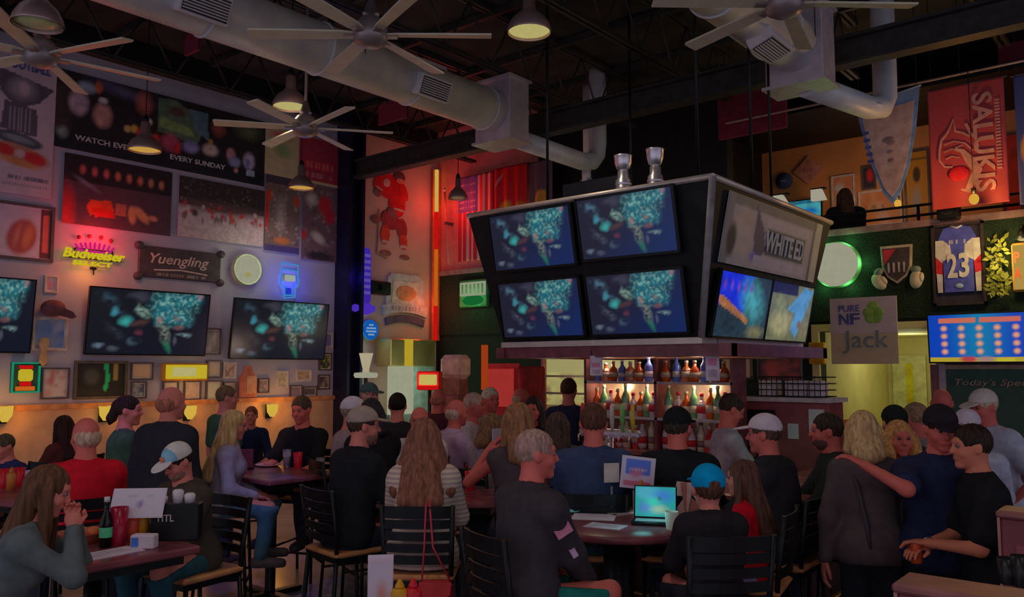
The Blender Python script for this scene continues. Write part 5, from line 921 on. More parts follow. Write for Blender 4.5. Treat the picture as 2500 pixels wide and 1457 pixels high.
for (px0, py0, px1, py1, a, b, lb) in ((1762, 850, 1800, 925, (110, 108, 84), (120, 90, 70), 'cream poster hanging behind the price sign'), (1810, 853, 1838, 925, (112, 96, 80), (104, 70, 60), 'narrow tan poster under the side screens'), (1850, 850, 1960, 930, (34, 22, 24), (100, 34, 36), 'dark red poster under the far side screen')):
    a_ = at(px0, py0, y=8.15); b_ = at(px1, py1, y=8.15); w = b_[0] - a_[0]; h = a_[2] - b_[2]
    t = framed(lb, (((a_[0] + b_[0]) / 2, 8.15, (a_[2] + b_[2]) / 2), w, h), abstract(px0, a, b), M_fr, .015, 0, 'hanging_poster', 'poster')
    for s_ in (-1, 1): MB().tube([(s_ * w * .4, -.01, h / 2), (s_ * w * .4, -.01, 2.2 - t.location[2])], .003, 5).obj('cord', M_blackm, t)
# bar glasses and taps
def beer(loc, lb, grp, full=True, col=(150, 96, 30), h=.16):
    t = thing('beer_glass', lb, 'glass', loc, 0, grp); MB().lathe([(.028, 0), (.03, .005), (.04, h), (.037, h), (.027, .012)], 14, caps=False).lathe([(.028, 0), (.001, .002)], 14, caps=False).obj('glass', glass, t)
    if full: MB().lathe([(.026, .012), (.036, h * .86), (.001, h * .86)], 14).obj('drink', mat('drink_%d_%d' % (col[0], col[1]), C(*col), .15), t)
    return t
for k in range(6): beer((-4.6 + k * .42, 5.58 + .06 * (k % 2), 1.08), ('amber', 'pale')[k % 2] + f' beer glass, {ORD[k]} from the left on the bar top', 'glasses along the bar', True, ((150, 96, 30), (140, 126, 80))[k % 2])
t = thing('beer_tap_tower', 'chrome beer tap tower with coloured handles on the bar', 'beer taps', (-3.85, 5.86, 1.08)); MB().lathe([(.06, 0), (.05, .03), (.035, .05), (.035, .3)], 16).obj('column', M_silver, t); MB().box((0, 0, .33), (.6, .07, .07), None, .02).obj('tap_bar', M_silver, t)
for k in range(6): MB().lathe([(.012, 0), (.022, .1), (.016, .2), (.008, .22)], 10, (-.25 + .1 * k, -.03, .36)).obj('tap_handle', mat('tap_%d' % k, C(*((150, 30, 34), (50, 60, 120), (170, 80, 30), (120, 112, 104), (60, 90, 50), (140, 120, 40))[k]), .4), t); MB().tube([(-.25 + .1 * k, -.03, .33), (-.25 + .1 * k, -.09, .31), (-.25 + .1 * k, -.09, .26)], .009, 6).obj('spout', M_silver, t)
# ================================================================ people: smooth bodies grown from blended volumes
def rot(ax, deg):
    return np.array(Matrix.Rotation(math.radians(deg), 3, ax))
class Pr:
    """one volume: a tapered capsule a-b (ra, rb, flattened by fl along axis fx) or an ellipsoid"""
    def __init__(s, kind, *a): s.k = kind; s.a = a
    def grow(s, e):
        if s.k == 'c': a, b, ra, rb = s.a; return Pr('c', a, b, ra + e, rb + e)
        c, r, R = s.a; return Pr('e', c, np.array(r) + e, R)
    def box(s):
        if s.k == 'c': a, b, ra, rb = s.a; m = max(ra, rb); return np.minimum(a, b) - m, np.maximum(a, b) + m
        c, r, R = s.a; e = np.abs(R) @ np.array(r); return c - e, c + e
    def d(s, X, Y, Z):
        if s.k == 'c':
            a, b, ra, rb = s.a; ab = b - a; L = max(1e-9, ab.dot(ab)); px, py, pz = X - a[0], Y - a[1], Z - a[2]
            t = np.clip((px * ab[0] + py * ab[1] + pz * ab[2]) / L, 0, 1)
            return np.sqrt((px - t * ab[0]) ** 2 + (py - t * ab[1]) ** 2 + (pz - t * ab[2]) ** 2) - (ra + t * (rb - ra))
        c, r, R = s.a; px, py, pz = X - c[0], Y - c[1], Z - c[2]
        q = [(px * R[0, i] + py * R[1, i] + pz * R[2, i]) for i in range(3)]
        k0 = np.sqrt((q[0] / r[0]) ** 2 + (q[1] / r[1]) ** 2 + (q[2] / r[2]) ** 2); k1 = np.sqrt((q[0] / r[0] ** 2) ** 2 + (q[1] / r[1] ** 2) ** 2 + (q[2] / r[2] ** 2) ** 2) + 1e-9
        return k0 * (k0 - 1) / k1
def tcap(a, b, ra, rb): return Pr('c', np.array(a, float), np.array(b, float), ra, rb)
def ello(c, r, R=None): return Pr('e', np.array(c, float), np.array(r, float), np.eye(3) if R is None else R)
class Field:
    def __init__(s, prims, h, pad=.03):
        lo = np.min([p.box()[0] for p in prims], 0) - pad; hi = np.max([p.box()[1] for p in prims], 0) + pad
        s.h = h; s.lo = lo; s.n = np.ceil((hi - lo) / h).astype(int) + 2; s.g = np.full(s.n, .5, dtype=np.float32)
        s.ax = [lo[i] + h * np.arange(s.n[i]) for i in range(3)]
    def sl(s, p, m):
        a, b = p.box(); i0 = np.clip(np.floor((a - m - s.lo) / s.h).astype(int), 0, s.n); i1 = np.clip(np.ceil((b + m - s.lo) / s.h).astype(int) + 1, 0, s.n)
        S = tuple(slice(i0[i], i1[i]) for i in range(3)); G = np.meshgrid(*[s.ax[i][S[i]] for i in range(3)], indexing='ij', sparse=True); return S, G
    def add(s, p, k=.03):
        S, G = s.sl(p, k + 3 * s.h); 
        if s.g[S].size == 0: return s
        d = p.d(*G); g = s.g[S]; h = np.clip(.5 + .5 * (d - g) / k, 0, 1); s.g[S] = d + (g - d) * h - k * h * (1 - h); return s
    def sub(s, p, k=.01):
        S, G = s.sl(p, k + 3 * s.h)
        if s.g[S].size == 0: return s
        d = -p.d(*G); g = s.g[S]; h = np.clip(.5 - .5 * (d - g) / k, 0, 1); s.g[S] = d + (g - d) * h + k * h * (1 - h); return s
    def plane(s, p0, n):
        """keep the side n points to"""
        X, Y, Z = np.meshgrid(*s.ax, indexing='ij', sparse=True); s.g = np.maximum(s.g, -((X - p0[0]) * n[0] + (Y - p0[1]) * n[1] + (Z - p0[2]) * n[2])).astype(np.float32); return s
    def ripple(s, amp, f, ph=0.):
        X, Y, Z = np.meshgrid(*s.ax, indexing='ij', sparse=True); s.g = s.g + amp * np.sin(f[0] * X + ph + 1.3 * np.sin(3 * Z)) * np.sin(f[1] * Y + 2 * ph + .8) * np.sin(f[2] * Z + .5 + 2 * X); return s
    def strands(s, c, amp, n):
        X, Y, Z = np.meshgrid(*s.ax, indexing='ij', sparse=True); a = np.arctan2(X - c[0], -(Y - c[1])); s.g = s.g + amp * np.sin(n * a + 5 * Z + 2 * np.sin(9 * Z)); return s
    def nets(s):
        g, h, lo = s.g, s.h, s.lo; S = g < 0; n = g.shape
        cnt = np.zeros((n[0] - 1, n[1] - 1, n[2] - 1), dtype=np.int8); cor = [(i, j, k) for i in (0, 1) for j in (0, 1) for k in (0, 1)]
        for (i, j, k) in cor: cnt += S[i:n[0] - 1 + i, j:n[1] - 1 + j, k:n[2] - 1 + k]
        mask = (cnt > 0) & (cnt < 8); cells = np.argwhere(mask)
        if len(cells) == 0: return np.zeros((0, 3)), np.zeros((0, 4), int)
        idx = np.full(mask.shape, -1, dtype=np.int64); idx[mask] = np.arange(len(cells))
        val = np.stack([g[cells[:, 0] + i, cells[:, 1] + j, cells[:, 2] + k] for (i, j, k) in cor], 1); acc = np.zeros((len(cells), 3)); num = np.zeros(len(cells))
        for a in range(8):
            for ax in range(3):
                if cor[a][ax]: continue
                b = a + (4, 2, 1)[ax]; va, vb = val[:, a], val[:, b]; m = (va < 0) != (vb < 0); t = np.where(m, va / np.where(m, va - vb, 1), 0)
                p = np.array(cor[a], float)[None, :].repeat(len(cells), 0); p[:, ax] += t; acc += p * m[:, None]; num += m
        V = lo + h * (cells + acc / num[:, None]); Fs = []
        for ax in range(3):
            a0 = [slice(None)] * 3; a1 = [slice(None)] * 3; a0[ax] = slice(0, n[ax] - 1); a1[ax] = slice(1, n[ax])
            A, B = S[tuple(a0)], S[tuple(a1)]; e = np.argwhere(A != B); o1, o2 = (ax + 1) % 3, (ax + 2) % 3
            e = e[(e[:, o1] > 0) & (e[:, o2] > 0) & (e[:, o1] < n[o1] - 1) & (e[:, o2] < n[o2] - 1)]
            if not len(e): continue
            def cid(d1, d2):
                c = e.copy(); c[:, o1] += d1; c[:, o2] += d2; return idx[c[:, 0], c[:, 1], c[:, 2]]
            q = np.stack([cid(-1, -1), cid(0, -1), cid(0, 0), cid(-1, 0)], 1); fl = ~A[e[:, 0], e[:, 1], e[:, 2]]; q[fl] = q[fl][:, ::-1]; Fs.append(q)
        F = np.concatenate(Fs); return V, F[(F >= 0).all(1)]
def join(parts):
    V = []; F = []; n = 0
    for v, f in parts: V.append(v); F.append(f + n); n += len(v)
    return np.concatenate(V), np.concatenate(F)
def unit(v): return v / (np.linalg.norm(v) + 1e-9)
def ik(S, T, a, b, hint):
    d = T - S; L = np.linalg.norm(d); L2 = min(max(L, abs(a - b) + .02), (a + b) * .995); u = unit(d); T = S + u * L2
    x = (a * a - b * b + L2 * L2) / (2 * L2); hgt = math.sqrt(max(0., a * a - x * x)); h = hint - u * hint.dot(u); return S + u * x + unit(h) * hgt, T
SKINS = {'fair': (150, 86, 76), 'ruddy': (152, 74, 66), 'tan': (136, 78, 60), 'pale': (152, 98, 90)}
M_eye = mat('dark_eye', (.015, .01, .01), .2); M_eyew = mat('eye_white', C(62, 48, 46), .5, spec=.1)
M_shoe = mat('dark_shoe', C(34, 28, 30), .6); M_shoew = mat('white_shoe', C(110, 100, 100), .6)
PEOPLE = []
def CD(c):
    k = .62 if max(c) < 84 else (.62 + .38 * min(1, (max(c) - 84) / 30)); return C(*[v * k for v in c])
def person(label, px, d, top, fa, pose='sit', seat=.76, lean=8., yaw=0., nod=0., arms=('table', 'table'), shirt=(40, 40, 46), sleeve='long', loose=.016, shirtmat=None, bot=(34, 36, 50), shorts=False, hair=('short', (50, 38, 34)), cap=None, skin='fair', fem=False, girth=1., hood=None, collar=None, beard=None, child=1., shoes=M_shoe, name='person', base=None, kind='shirt', legs=None, foot=.3, smax=1.12, spread=.1, z0=0., wide=1., hlen=1., hk=1., hints={}):
    """fa: facing, 0 = away from the camera, 90 = to the right of the picture, 180 = to the camera"""
    gx, gy = base if base is not None else ground(px, d)
    ztop = at(px, top, d=d)[2] - z0
    th = math.radians(lean); up = np.array([0, math.sin(th), math.cos(th)]); fw = np.array([0, math.cos(th), -math.sin(th)])
    hatx = (.142 if cap else (.133 if hair else .125)) * hk
    tl = .52 * math.cos(th) + .163 + hatx                      # pelvis to head top, unit scale
    if pose == 'sit': s = (ztop - seat) / (.09 + tl); s = min(max(s, .62), smax); zp = seat / s + .09
    else: s = ztop / (.93 + tl); s = min(max(s, .62), smax); zp = .93
    zp_off = 0.
    if pose == 'sit': d_ = ztop - s * (zp + tl)
    P0 = np.array([0, 0, zp]); sw = (.155 if fem else .178) * (1 if child == 1 else .95); g = girth
    Rt = np.stack([np.array([1, 0, 0]), fw, up], 1)
    pt = lambda x, y, z: P0 + Rt @ np.array([x, y, z])
    chest = ello(pt(0, .0, .33), (.150 if fem else .168, .10 * g, .19), Rt); belly = ello(pt(0, .012 * g, .13), (.135 * g, .098 * g, .18), Rt); hips = ello(P0, ((.165 if fem else .155) * g, .115 * g, .13), Rt)
    shl = tcap(pt(-sw + .02, 0, .445), pt(sw - .02, 0, .445), .062, .062); trap = tcap(pt(0, -.01, .42), pt(0, 0, .53), .085, .052)
    N = pt(0, .0, .52); hu = unit(up * .55 + np.array([0, .12, 1]) * .45); Hc = N + hu * .165 + np.array([0, .012, 0])
    HR = rot('Z', -yaw) @ rot('X', -nod - lean * .25)           # head frame (yaw to its right is positive)
    hp = lambda x, y, z: Hc + HR @ (np.array([x, y, z]) * hk)
    hel = lambda c, r, R=None: ello(c, np.array(r) * hk, R)
    htc = lambda a, b, ra, rb: tcap(a, b, ra * hk, rb * hk)
    neck = tcap(pt(0, -.005, .47), Hc + HR @ np.array([0, -.02, -.05]), .055 if fem else .062, .052 if fem else .058)
    torso = [chest, belly, hips, shl, trap]
    fem_p = [ello(pt(x, .085, .33), (.058, .06, .062), Rt) for x in (-.068, .068)] if fem else []
    torso = torso + fem_p
    # arms
    UA, FA = .285, .25; armp = []; handl = []; wr = []
    for sd, ar in zip((-1, 1), arms):
        Sx = pt(sd * sw, 0, .435)
        if isinstance(ar, str):
            T = {'table': np.array([sd * .13, Sx[1] + .38, Sx[2] - .30]), 'lap': np.array([sd * .12, .30, zp + .09]), 'side': np.array([sd * .27, .04, zp - .13]), 'face': np.array([sd * .06, Sx[1] + .21, Sx[2] + .06]), 'cross': np.array([-sd * .02, Sx[1] + .25, Sx[2] - .28]), 'far': np.array([sd * .16, Sx[1] + .46, Sx[2] - .24]), 'phone': np.array([sd * .06, Sx[1] + .30, Sx[2] - .18]), 'hip': np.array([sd * .19, .06, zp + .02])}[ar]
        else: T = np.array([ar[0], ar[1], Sx[2] + ar[2]])
        E, T = ik(Sx, T, UA, FA, np.array(hints.get(sd, (sd * .55, -.35, -.8)), float))
        armp.append((tcap(Sx, E, .052 if not fem else .044, .041 if not fem else .035), tcap(E, T, .041 if not fem else .035, .028 if not fem else .024))); wr.append((E, T, sd))
    # legs
    legp = []; feet = []; TH, SK = .43, .42
    for sd in (-1, 1):
        hip = P0 + np.array([sd * .085, 0, -.02])
        if pose == 'sit':
            K = hip + np.array([sd * (spread), TH * .96, .02]); fz = max(.06 + foot / s * .0 + .05, K[2] - SK * .97) if legs is None else legs
            A = K + np.array([0, -.06, -SK * .96]); 
            if A[2] < .07: A[2] = .07
        else:
            K = np.array([sd * .10, .02, zp - TH]); A = np.array([sd * .11 + .0, -.01, .085])
        legp.append((tcap(hip, K, .078 * g ** .5, .054), tcap(K, A, .056, .038))); feet.append(tcap(A + np.array([0, -.03, -.045]), A + np.array([sd * .02, .17, -.055]), .038, .03))
    dd = d if d > 2.5 else 2.5
    hb = min(max(.0036 * dd / s, .016), .028); hc = min(max(.0030 * dd / s, .013), .024); hh = min(max(.0014 * dd / s, .0058), .011)
    root = thing(name, label, 'person', (gx, gy, z0), YAW - math.radians(fa), 'people in the bar')
    def put(nm, V, F, m, lab=None, par=None):
        return link(nm, np_mesh(nm, V * s, F, m), par or root, label=lab)
    # --- skin: trunk and limbs
    sk = mat('skin_' + skin, C(*SKINS[skin]), .55, var=.06, scale=14, spec=.3)
    f = Field(torso + [neck] + [p for a in armp for p in a] + [p for l in legp for p in l] + feet, hb)
    for p in torso: f.add(p, .06)
    f.add(neck, .04)
    for u, l in armp: f.add(u, .04); f.add(l, .02)
    for u, l in legp: f.add(u, .05); f.add(l, .02)
    for p in feet: f.add(p, .02)
    parts = [f.nets()]
    # --- head
    face = [hel(hp(0, -.012, .028), (.076, .095, .096), HR), hel(hp(0, .022, -.045), (.058, .07, .075), HR)]
    f = Field(face + [hel(hp(0, .03, 0), (.1, .12, .13), HR), neck], hh)
    f.add(face[0], .03); f.add(face[1], .045); f.add(hel(hp(0, .068, -.098), (.026, .022, .02), HR), .02); f.add(neck, .02)
    f.add(htc(hp(0, .083, .022), hp(0, .104, -.022), .009, .0135), .012); f.add(htc(hp(-.03, .078, .036), hp(.03, .078, .036), .013, .013), .02)
    for sd in (-1, 1):
        f.sub(hel(hp(sd * .031, .096, .012), (.016, .016, .011), HR), .012); f.add(hel(hp(sd * .077, -.006, -.002), (.012, .022, .032), HR @ rot('Z', sd * 20)), .008); f.add(hel(hp(sd * .04, .062, -.03), (.022, .02, .02), HR), .02)
    f.add(htc(hp(-.019, .086, -.058), hp(.019, .086, -.058), .0075, .0075), .008); f.sub(htc(hp(-.022, .097, -.0575), hp(.022, .097, -.0575), .0028, .0028), .004)
    parts.append(f.nets())
    # --- hands with five fingers
    for (E, T, sd) in wr:
        u = unit(T - E); side_ = unit(np.cross(u, np.array([0, 0, 1.])) if abs(u[2]) < .9 else np.array([0, 1., 0])); dn = np.cross(side_, u)
        if dn[2] > 0: dn = -dn
        th_side = -sd if np.dot(side_, np.array([1., 0, 0])) > 0 else sd   # thumb towards the body middle
        P = lambda a, b, c, T=T, u=u, side_=side_, dn=dn: T + u * a + side_ * b + dn * c
        R_ = np.stack([side_, u, dn], 1); pr = [ello(P(.045, 0, 0), (.040, .052, .017), R_), tcap(T - u * .05, T + u * .01, .028, .026)]
        for k, (b, L) in enumerate(((-.030, .070), (-.010, .082), (.010, .078), (.029, .062))):
            a = P(.085, b, 0); m_ = P(.085 + L * .55, b * 1.15, .012); e_ = P(.085 + L * .85, b * 1.2, .012 + L * .38); pr += [tcap(a, m_, .0098, .0092), tcap(m_, e_, .0092, .0078)]
        tb = th_side; pr += [tcap(P(.02, tb * .030, .006), P(.062, tb * .06, .018), .014, .0115), tcap(P(.062, tb * .06, .018), P(.095, tb * .058, .03), .0112, .009)]
        f = Field(pr, max(.006, hh * .85));
        for i, p in enumerate(pr): f.add(p, .012 if i < 2 else .005)
        parts.append(f.nets()); handl.append(P)
    V, F = join(parts); put('body', V, F, sk)
    # eyes
    if abs(((fa + yaw) % 360) - 180) < 125:
        for sd in (-1, 1): e_ = MB().ell(tuple(hp(sd * .031, .081, .012) * s), (.0125 * s * hk,) * 3, 8, 6).obj('eye', M_eyew, root); MB().ell(tuple(hp(sd * .031, .0895, .012) * s), (.006 * s * hk,) * 3, 8, 6).obj('pupil', M_eye, e_)
    # --- shirt
    cm = shirtmat or mat('cloth_%d_%d_%d' % tuple(shirt), CD(shirt), .9, var=.14, scale=20, spec=.1)
    lo_ = loose; tp = [p.grow(lo_) for p in torso]
    tp[4] = tcap(pt(0, -.01, .42), pt(0, 0, .495), .09 + lo_ * .5, .066)
    sp = list(tp); arm_s = []
    for u, l in armp:
        a, b, ra, rb = u.a
        if sleeve == 'none': pass
        elif sleeve == 'short': arm_s.append(tcap(a, a + (b - a) * .72, ra + lo_ * 1.1, rb + lo_ * 1.5))
        else: arm_s.append(u.grow(lo_)); a2, b2, r2, r3 = l.a; arm_s.append(tcap(a2, a2 + (b2 - a2) * .93, r2 + lo_, r3 + lo_ * .9))
    skirt = [ello(P0 + np.array([0, .0, -.0]), ((.165 if fem else .16) * g + lo_, .12 * g + lo_, .15), Rt)]
    f = Field(tp + arm_s + skirt, hc)
    for p in tp + skirt: f.add(p, .06)
    for p in arm_s: f.add(p, .03)
    hem = pt(0, 0, -.07) if pose == 'sit' else pt(0, 0, -.10)
    f.ripple(.0045, (23, 19, 15), d); f.plane(hem, up)
    f.sub(tcap(pt(0, .0, .50), pt(0, .01, .7), .058, .062), .008)
    if hood: f.add(ello(pt(0, -.085, .47), (.12, .065, .075), Rt), .03)
    if collar: 
        for k in range(9):
            a = math.pi * (k / 8 * 1.5 + .75); f.add(ello(pt(.066 * math.sin(a + math.pi / 2 * 0) , .06 * math.cos(a) , .52), (.022, .022, .032), Rt), .02)
    V, F = f.nets(); put(kind, V, F, cm)
    # --- trousers or shorts, belt line
    bm = mat('cloth_%d_%d_%d' % tuple(bot), CD(bot), .9, var=.18, scale=16, spec=.1)
    lp = [hips.grow(.02)]
    for u, l in legp:
        a, b, ra, rb = u.a
        if shorts: lp.append(tcap(a, a + (b - a) * .82, ra + .02, rb + .026))
        else: lp += [u.grow(.02)]; a2, b2, r2, r3 = l.a; lp.append(tcap(a2, a2 + (b2 - a2) * .96, r2 + .014, r3 + .022))
    f = Field(lp, hb)
    for p in lp: f.add(p, .06)
    f.ripple(.004, (21, 17, 19), d * 2); f.plane(pt(0, 0, .07), -up); V, F = f.nets(); put('shorts' if shorts else 'trousers', V, F, bm)
    for p in feet:
        f = Field([p.grow(.014)], .014); f.add(p.grow(.014), .01); f.plane((0, 0, p.a[1][2] - .03 if pose == 'sit' else .012), np.array([0, 0, 1.])); V, F = f.nets(); put('shoe', V, F, shoes)
    # --- hair
    if hair:
        st, hcx = hair; hm = mat('hair_%d_%d_%d' % tuple(hcx), tuple(v * f_ for v, f_ in zip(CD(hcx), (1.12, .98, .78))), .55, spec=.15, var=.45, scale=60, bump=.4, stretch=(1, 1, .09) if st in ('long', 'mid', 'bob') else (1, 1, .3))
        sc = hel(hp(0, -.016, .034), (.084, .102, .098), HR); pr = [sc]
        if st == 'balding': pr = [hel(hp(0, -.04, -.005), (.083, .078, .07), HR)]
        L = {'short': 0, 'crop': 0, 'balding': 0, 'bob': .13, 'long': .38, 'mid': .22, 'pony': .05, 'bun': 0, 'curly': .17}[st]
        L *= hlen; ext = []
        if L:
            bk = lambda x, y, z: Hc + HR @ np.array([x, y, 0.]) * 1 + np.array([0, 0, z]) + up * 0
            wv = .082 if st != 'curly' else .1
            ext = [htc(hp(-.05, -.045, .0), hp(-.05, -.05, 0) + np.array([-.05 * (wide - 1), -.02 - .27 * L - .1 * math.sin(th), -L]), .05, .048 * wide ** .5), htc(hp(.05, -.045, .0), hp(.05, -.05, 0) + np.array([.05 * (wide - 1), -.02 - .27 * L - .1 * math.sin(th), -L]), .05, .048 * wide ** .5), htc(hp(0, -.05, .0), hp(0, -.06, 0) + np.array([0, -.03 - .28 * L - .1 * math.sin(th), -L * 1.08]), .06, .05)]
            ext += [htc(hp(sd * .07, .005, .02), hp(sd * .085, .01, 0) + np.array([sd * .11 * (wide - 1), -.01 - .14 * (wide - 1), -L * .85]), .03, .034 * wide) for sd in (-1, 1)]
            if st == 'curly': ext += [hel(hp(sd * .085, -.01 + .03 * k, -.02 - .04 * k), (.045, .05, .06), HR) for sd in (-1, 1) for k in range(3)]
        if st == 'pony': ext = [htc(hp(0, -.1, .05), hp(0, -.13, -.06), .03, .034), htc(hp(0, -.13, -.06), hp(0, -.11, -.2), .034, .015)]
        if st == 'bun': ext = [hel(hp(0, -.1, .07), (.04, .04, .04), HR)]
        f = Field(pr + ext, max(.008, hh))
        for p in pr: f.add(p, .01)
        for p in ext: f.add(p, .03)
        if st in ('balding',): f.sub(hel(hp(0, .0, .1), (.07, .12, .06), HR), .02)
        f.strands(Hc, .0028 if L < .2 else .006, 17 if L < .2 else 11)
        # open the face
        f.sub(hel(hp(0, .105, -.035), (.07, .075, .098), HR), .012)
        if st in ('short', 'crop', 'balding', 'pony', 'bun'):
            f.sub(hel(hp(0, .05, -.115), (.12, .085, .075), HR), .01); f.sub(hel(hp(0, .0, -.15), (.12, .15, .085), HR), .01)
            for sd in (-1, 1): f.sub(hel(hp(sd * .085, .015, -.03), (.03, .035, .05), HR), .008)
        V, F = f.nets(); put('hair', V, F, hm)
    if beard:
        f = Field([hel(hp(0, .03, -.06), (.066, .07, .07), HR)], max(.008, hh)); f.add(hel(hp(0, .024, -.062), (.062, .075, .066), HR), .01); f.sub(hel(hp(0, .09, -.02), (.05, .06, .036), HR), .01); f.sub(hel(hp(0, -.06, -.02), (.12, .07, .1), HR), .01); f.sub(hel(hp(0, .115, -.057), (.026, .03, .008), HR), .004)
        V, F = f.nets(); put('beard', V, F, mat('hair_%d_%d_%d' % tuple(beard), C(*beard), .7, var=.3, scale=40))
    if cap:
        cc, back = cap['col'], cap.get('back', False); cmx = mat('cap_cloth_%d_%d_%d' % tuple(cc), CD(cc), .85, var=.1, scale=20, spec=.1)
        f = Field([hel(hp(0, -.012, .05), (.093, .112, .1), HR)], max(.008, hh)); f.add(hel(hp(0, -.012, .042), (.089, .108, .098), HR), .01); f.plane(hp(0, 0, .035 if not back else .012), HR @ np.array([0, -.12 if not back else .06, 1.])); 
        if back: f.sub(hel(hp(0, -.118, .034), (.03, .03, .018), HR), .004)
        V, F = f.nets(); c_o = put('cap', V, F, cmx)
        sg = 1
        f = Field([hel(hp(0, sg * .125, .045), (.085, .085, .02), HR)], .007); f.add(hel(hp(0, sg * .115, .046), (.075, .08, .011), HR @ rot('X', -8 * sg)), .005); f.sub(hel(hp(0, -.012 * sg, .04), (.086, .1, .12), HR), .006)
        V, F = f.nets()
        if not cap.get('nobrim'): put('cap_brim', V, F, mat('cap_cloth_%d_%d_%d' % tuple(cap.get('brim', cc)), C(*cap.get('brim', cc)), .8, var=.1, scale=20), par=c_o)
        if cap.get('panel'): 
            f = Field([hel(hp(0, -.012, .05), (.1, .12, .105), HR)], max(.008, hh)); f.add(hel(hp(0, -.012, .042), (.0905, .1095, .0995), HR), .01); f.plane(hp(0, 0, .04), HR @ np.array([0, -.12, 1.])); f.plane(hp(0, .03, 0), HR @ np.array([0, 1., 0.])); V, F = f.nets(); put('cap_panel', V, F, mat('cap_panel_%d' % cap['panel'][0], C(*cap['panel']), .8), par=c_o)
            MB().ell(tuple(hp(0, .098, .08) * s), (.022 * s, .012 * s, .02 * s), 10, 6, Matrix(HR.tolist())).obj('cap_badge', mat('cap_badge', C(150, 78, 50)), c_o)
    PEOPLE.append((label, px, d, top, round(s, 2), pose))
    return dict(root=root, s=s, hp=hp, pt=pt, hands=handl, wr=wr, arms=armp, Rt=Rt, HR=HR)
# ================================================================ chairs and tables
M_seat = mat('oak_seat', C(120, 76, 46), .4, var=.2, scale=9)
def make_chair():
    t = thing('bar_chair', 'x', 'chair', (0, 0, 0), 0, 'black ladder-back bar chairs')
    MB().box((0, .02, .755), (.42, .42, .035), None, .012).obj('seat', M_seat, t)
    MB().bx(-.19, .19, -.17, .21, .70, .738).obj('apron', M_blackm, t)
    for sx in (-1, 1):
        MB().tube([(sx * .19, .2, .74), (sx * .21, .24, .0)], .014, 8).obj('leg', M_blackm, t)
        MB().tube([(sx * .185, -.17, .74), (sx * .205, -.23, .0)], .014, 8).obj('leg', M_blackm, t)
        MB().tube([(sx * .19, -.17, .72), (sx * .195, -.185, .9), (sx * .205, -.225, 1.17)], .015, 8).obj('back_post', M_blackm, t)
    for k in range(5):
        z = .86 + .068 * k; y0 = -.178 - .045 * (z - .8) / .37; hh_ = .024 if k < 4 else .034
        vs = []
        for x in np.linspace(-.195, .195, 7): yy = y0 - .028 * (1 - (x / .195) ** 2); vs += [(x, yy - .006, z - hh_), (x, yy + .006, z - hh_), (x, yy + .006, z + hh_), (x, yy - .006, z + hh_)]
        fs = []
        for i in range(6):
            for j in range(4): fs.append((4 * i + j, 4 * i + (j + 1) % 4, 4 * i + 4 + (j + 1) % 4, 4 * i + 4 + j))
        MB().add(vs, fs + [(3, 2, 1, 0), (24, 25, 26, 27)]).obj('back_slat', M_blackm, t)
    for (a, b, z) in (((-.2, .225), (.2, .225), .26), ((-.2, -.215), (.2, -.215), .34), ((-.2, .22), (-.2, -.21), .3), ((.2, .22), (.2, -.21), .3)): MB().tube([(a[0], a[1], z), (b[0], b[1], z)], .011, 6).obj('stretcher', M_blackm, t)
    return t
CH0 = [None]
def chair(x, y, rz, lb):
    if CH0[0] is None: t = CH0[0] = make_chair()
    else: t = copy_tree(CH0[0])
    t.location = (x, y, 0); t.rotation_euler = (0, 0, rz); t['label'] = lb; return t
def seated(who, px, d, top, fa, label, **kw):
    R = person(label, px, d, top, fa, 'sit', **kw); r = R['root']; R['chair'] = chair(r.location[0], r.location[1], r.rotation_euler[2], 'black ladder-back bar chair under the ' + who); return R
def table(name, label, loc, w, dp, rz=0., h=1.05):
    t = thing(name, label, 'table', loc, rz); MB().box((0, 0, h - .02), (w, dp, .04), None, .01).obj('tabletop', M_wood, t); MB().box((0, 0, h - .065), (w - .12, dp - .12, .05)).obj('apron', M_black, t)
    MB().lathe([(.05, .04), (.045, .06), (.045, h - .09)], 16).obj('pedestal', M_blackm, t); MB().box((0, 0, .02), (.62, .09, .04), None, .01).obj('base_bar', M_blackm, t); MB().box((0, 0, .021), (.09, .62, .04), None, .01).obj('base_bar', M_blackm, t); return t
def round_table(label, loc, r, h=1.05):
    t = thing('round_table', label, 'table', loc); MB().lathe([(.001, h - .045), (r - .02, h - .045), (r, h - .035), (r, h - .01), (r - .01, h), (.001, h)], 40).obj('tabletop', M_wood, t); MB().lathe([(.09, .03), (.09, h - .05)], 18).obj('pedestal', M_blackm, t); MB().lathe([(.3, 0), (.3, .02), (.1, .05), (.08, .06)], 26).obj('base', M_blackm, t); return t
TZ = 1.05
table('high_table', 'dark wooden high table covered with condiments at lower left', (-4.46, 1.94, 0), .98, .64)
x, y = ground(45, 6.15); table('high_table', 'dark high table with red cups beside the man in navy at far left', (x, y, 0), 1.0, .7, .3)
x, y = ground(672, 7.25); table('high_table', 'dark high table between the blonde woman and the man in black', (x, y, 0), .95, .7, 0)
x, y = ground(1050, 5.95); table('high_table', 'dark high table in front of the woman with long brown hair', (x, y, 0), 1.0, .66, YAW)
x, y = ground(1505, 4.98); round_table('round dark red high table holding a tablet and papers', (x, y, 0), .5)
x, y = ground(850, 2.72); table('high_table', 'maroon table top at the bottom edge with a tent card', (x, y, 0), 1.0, 1.1, YAW)
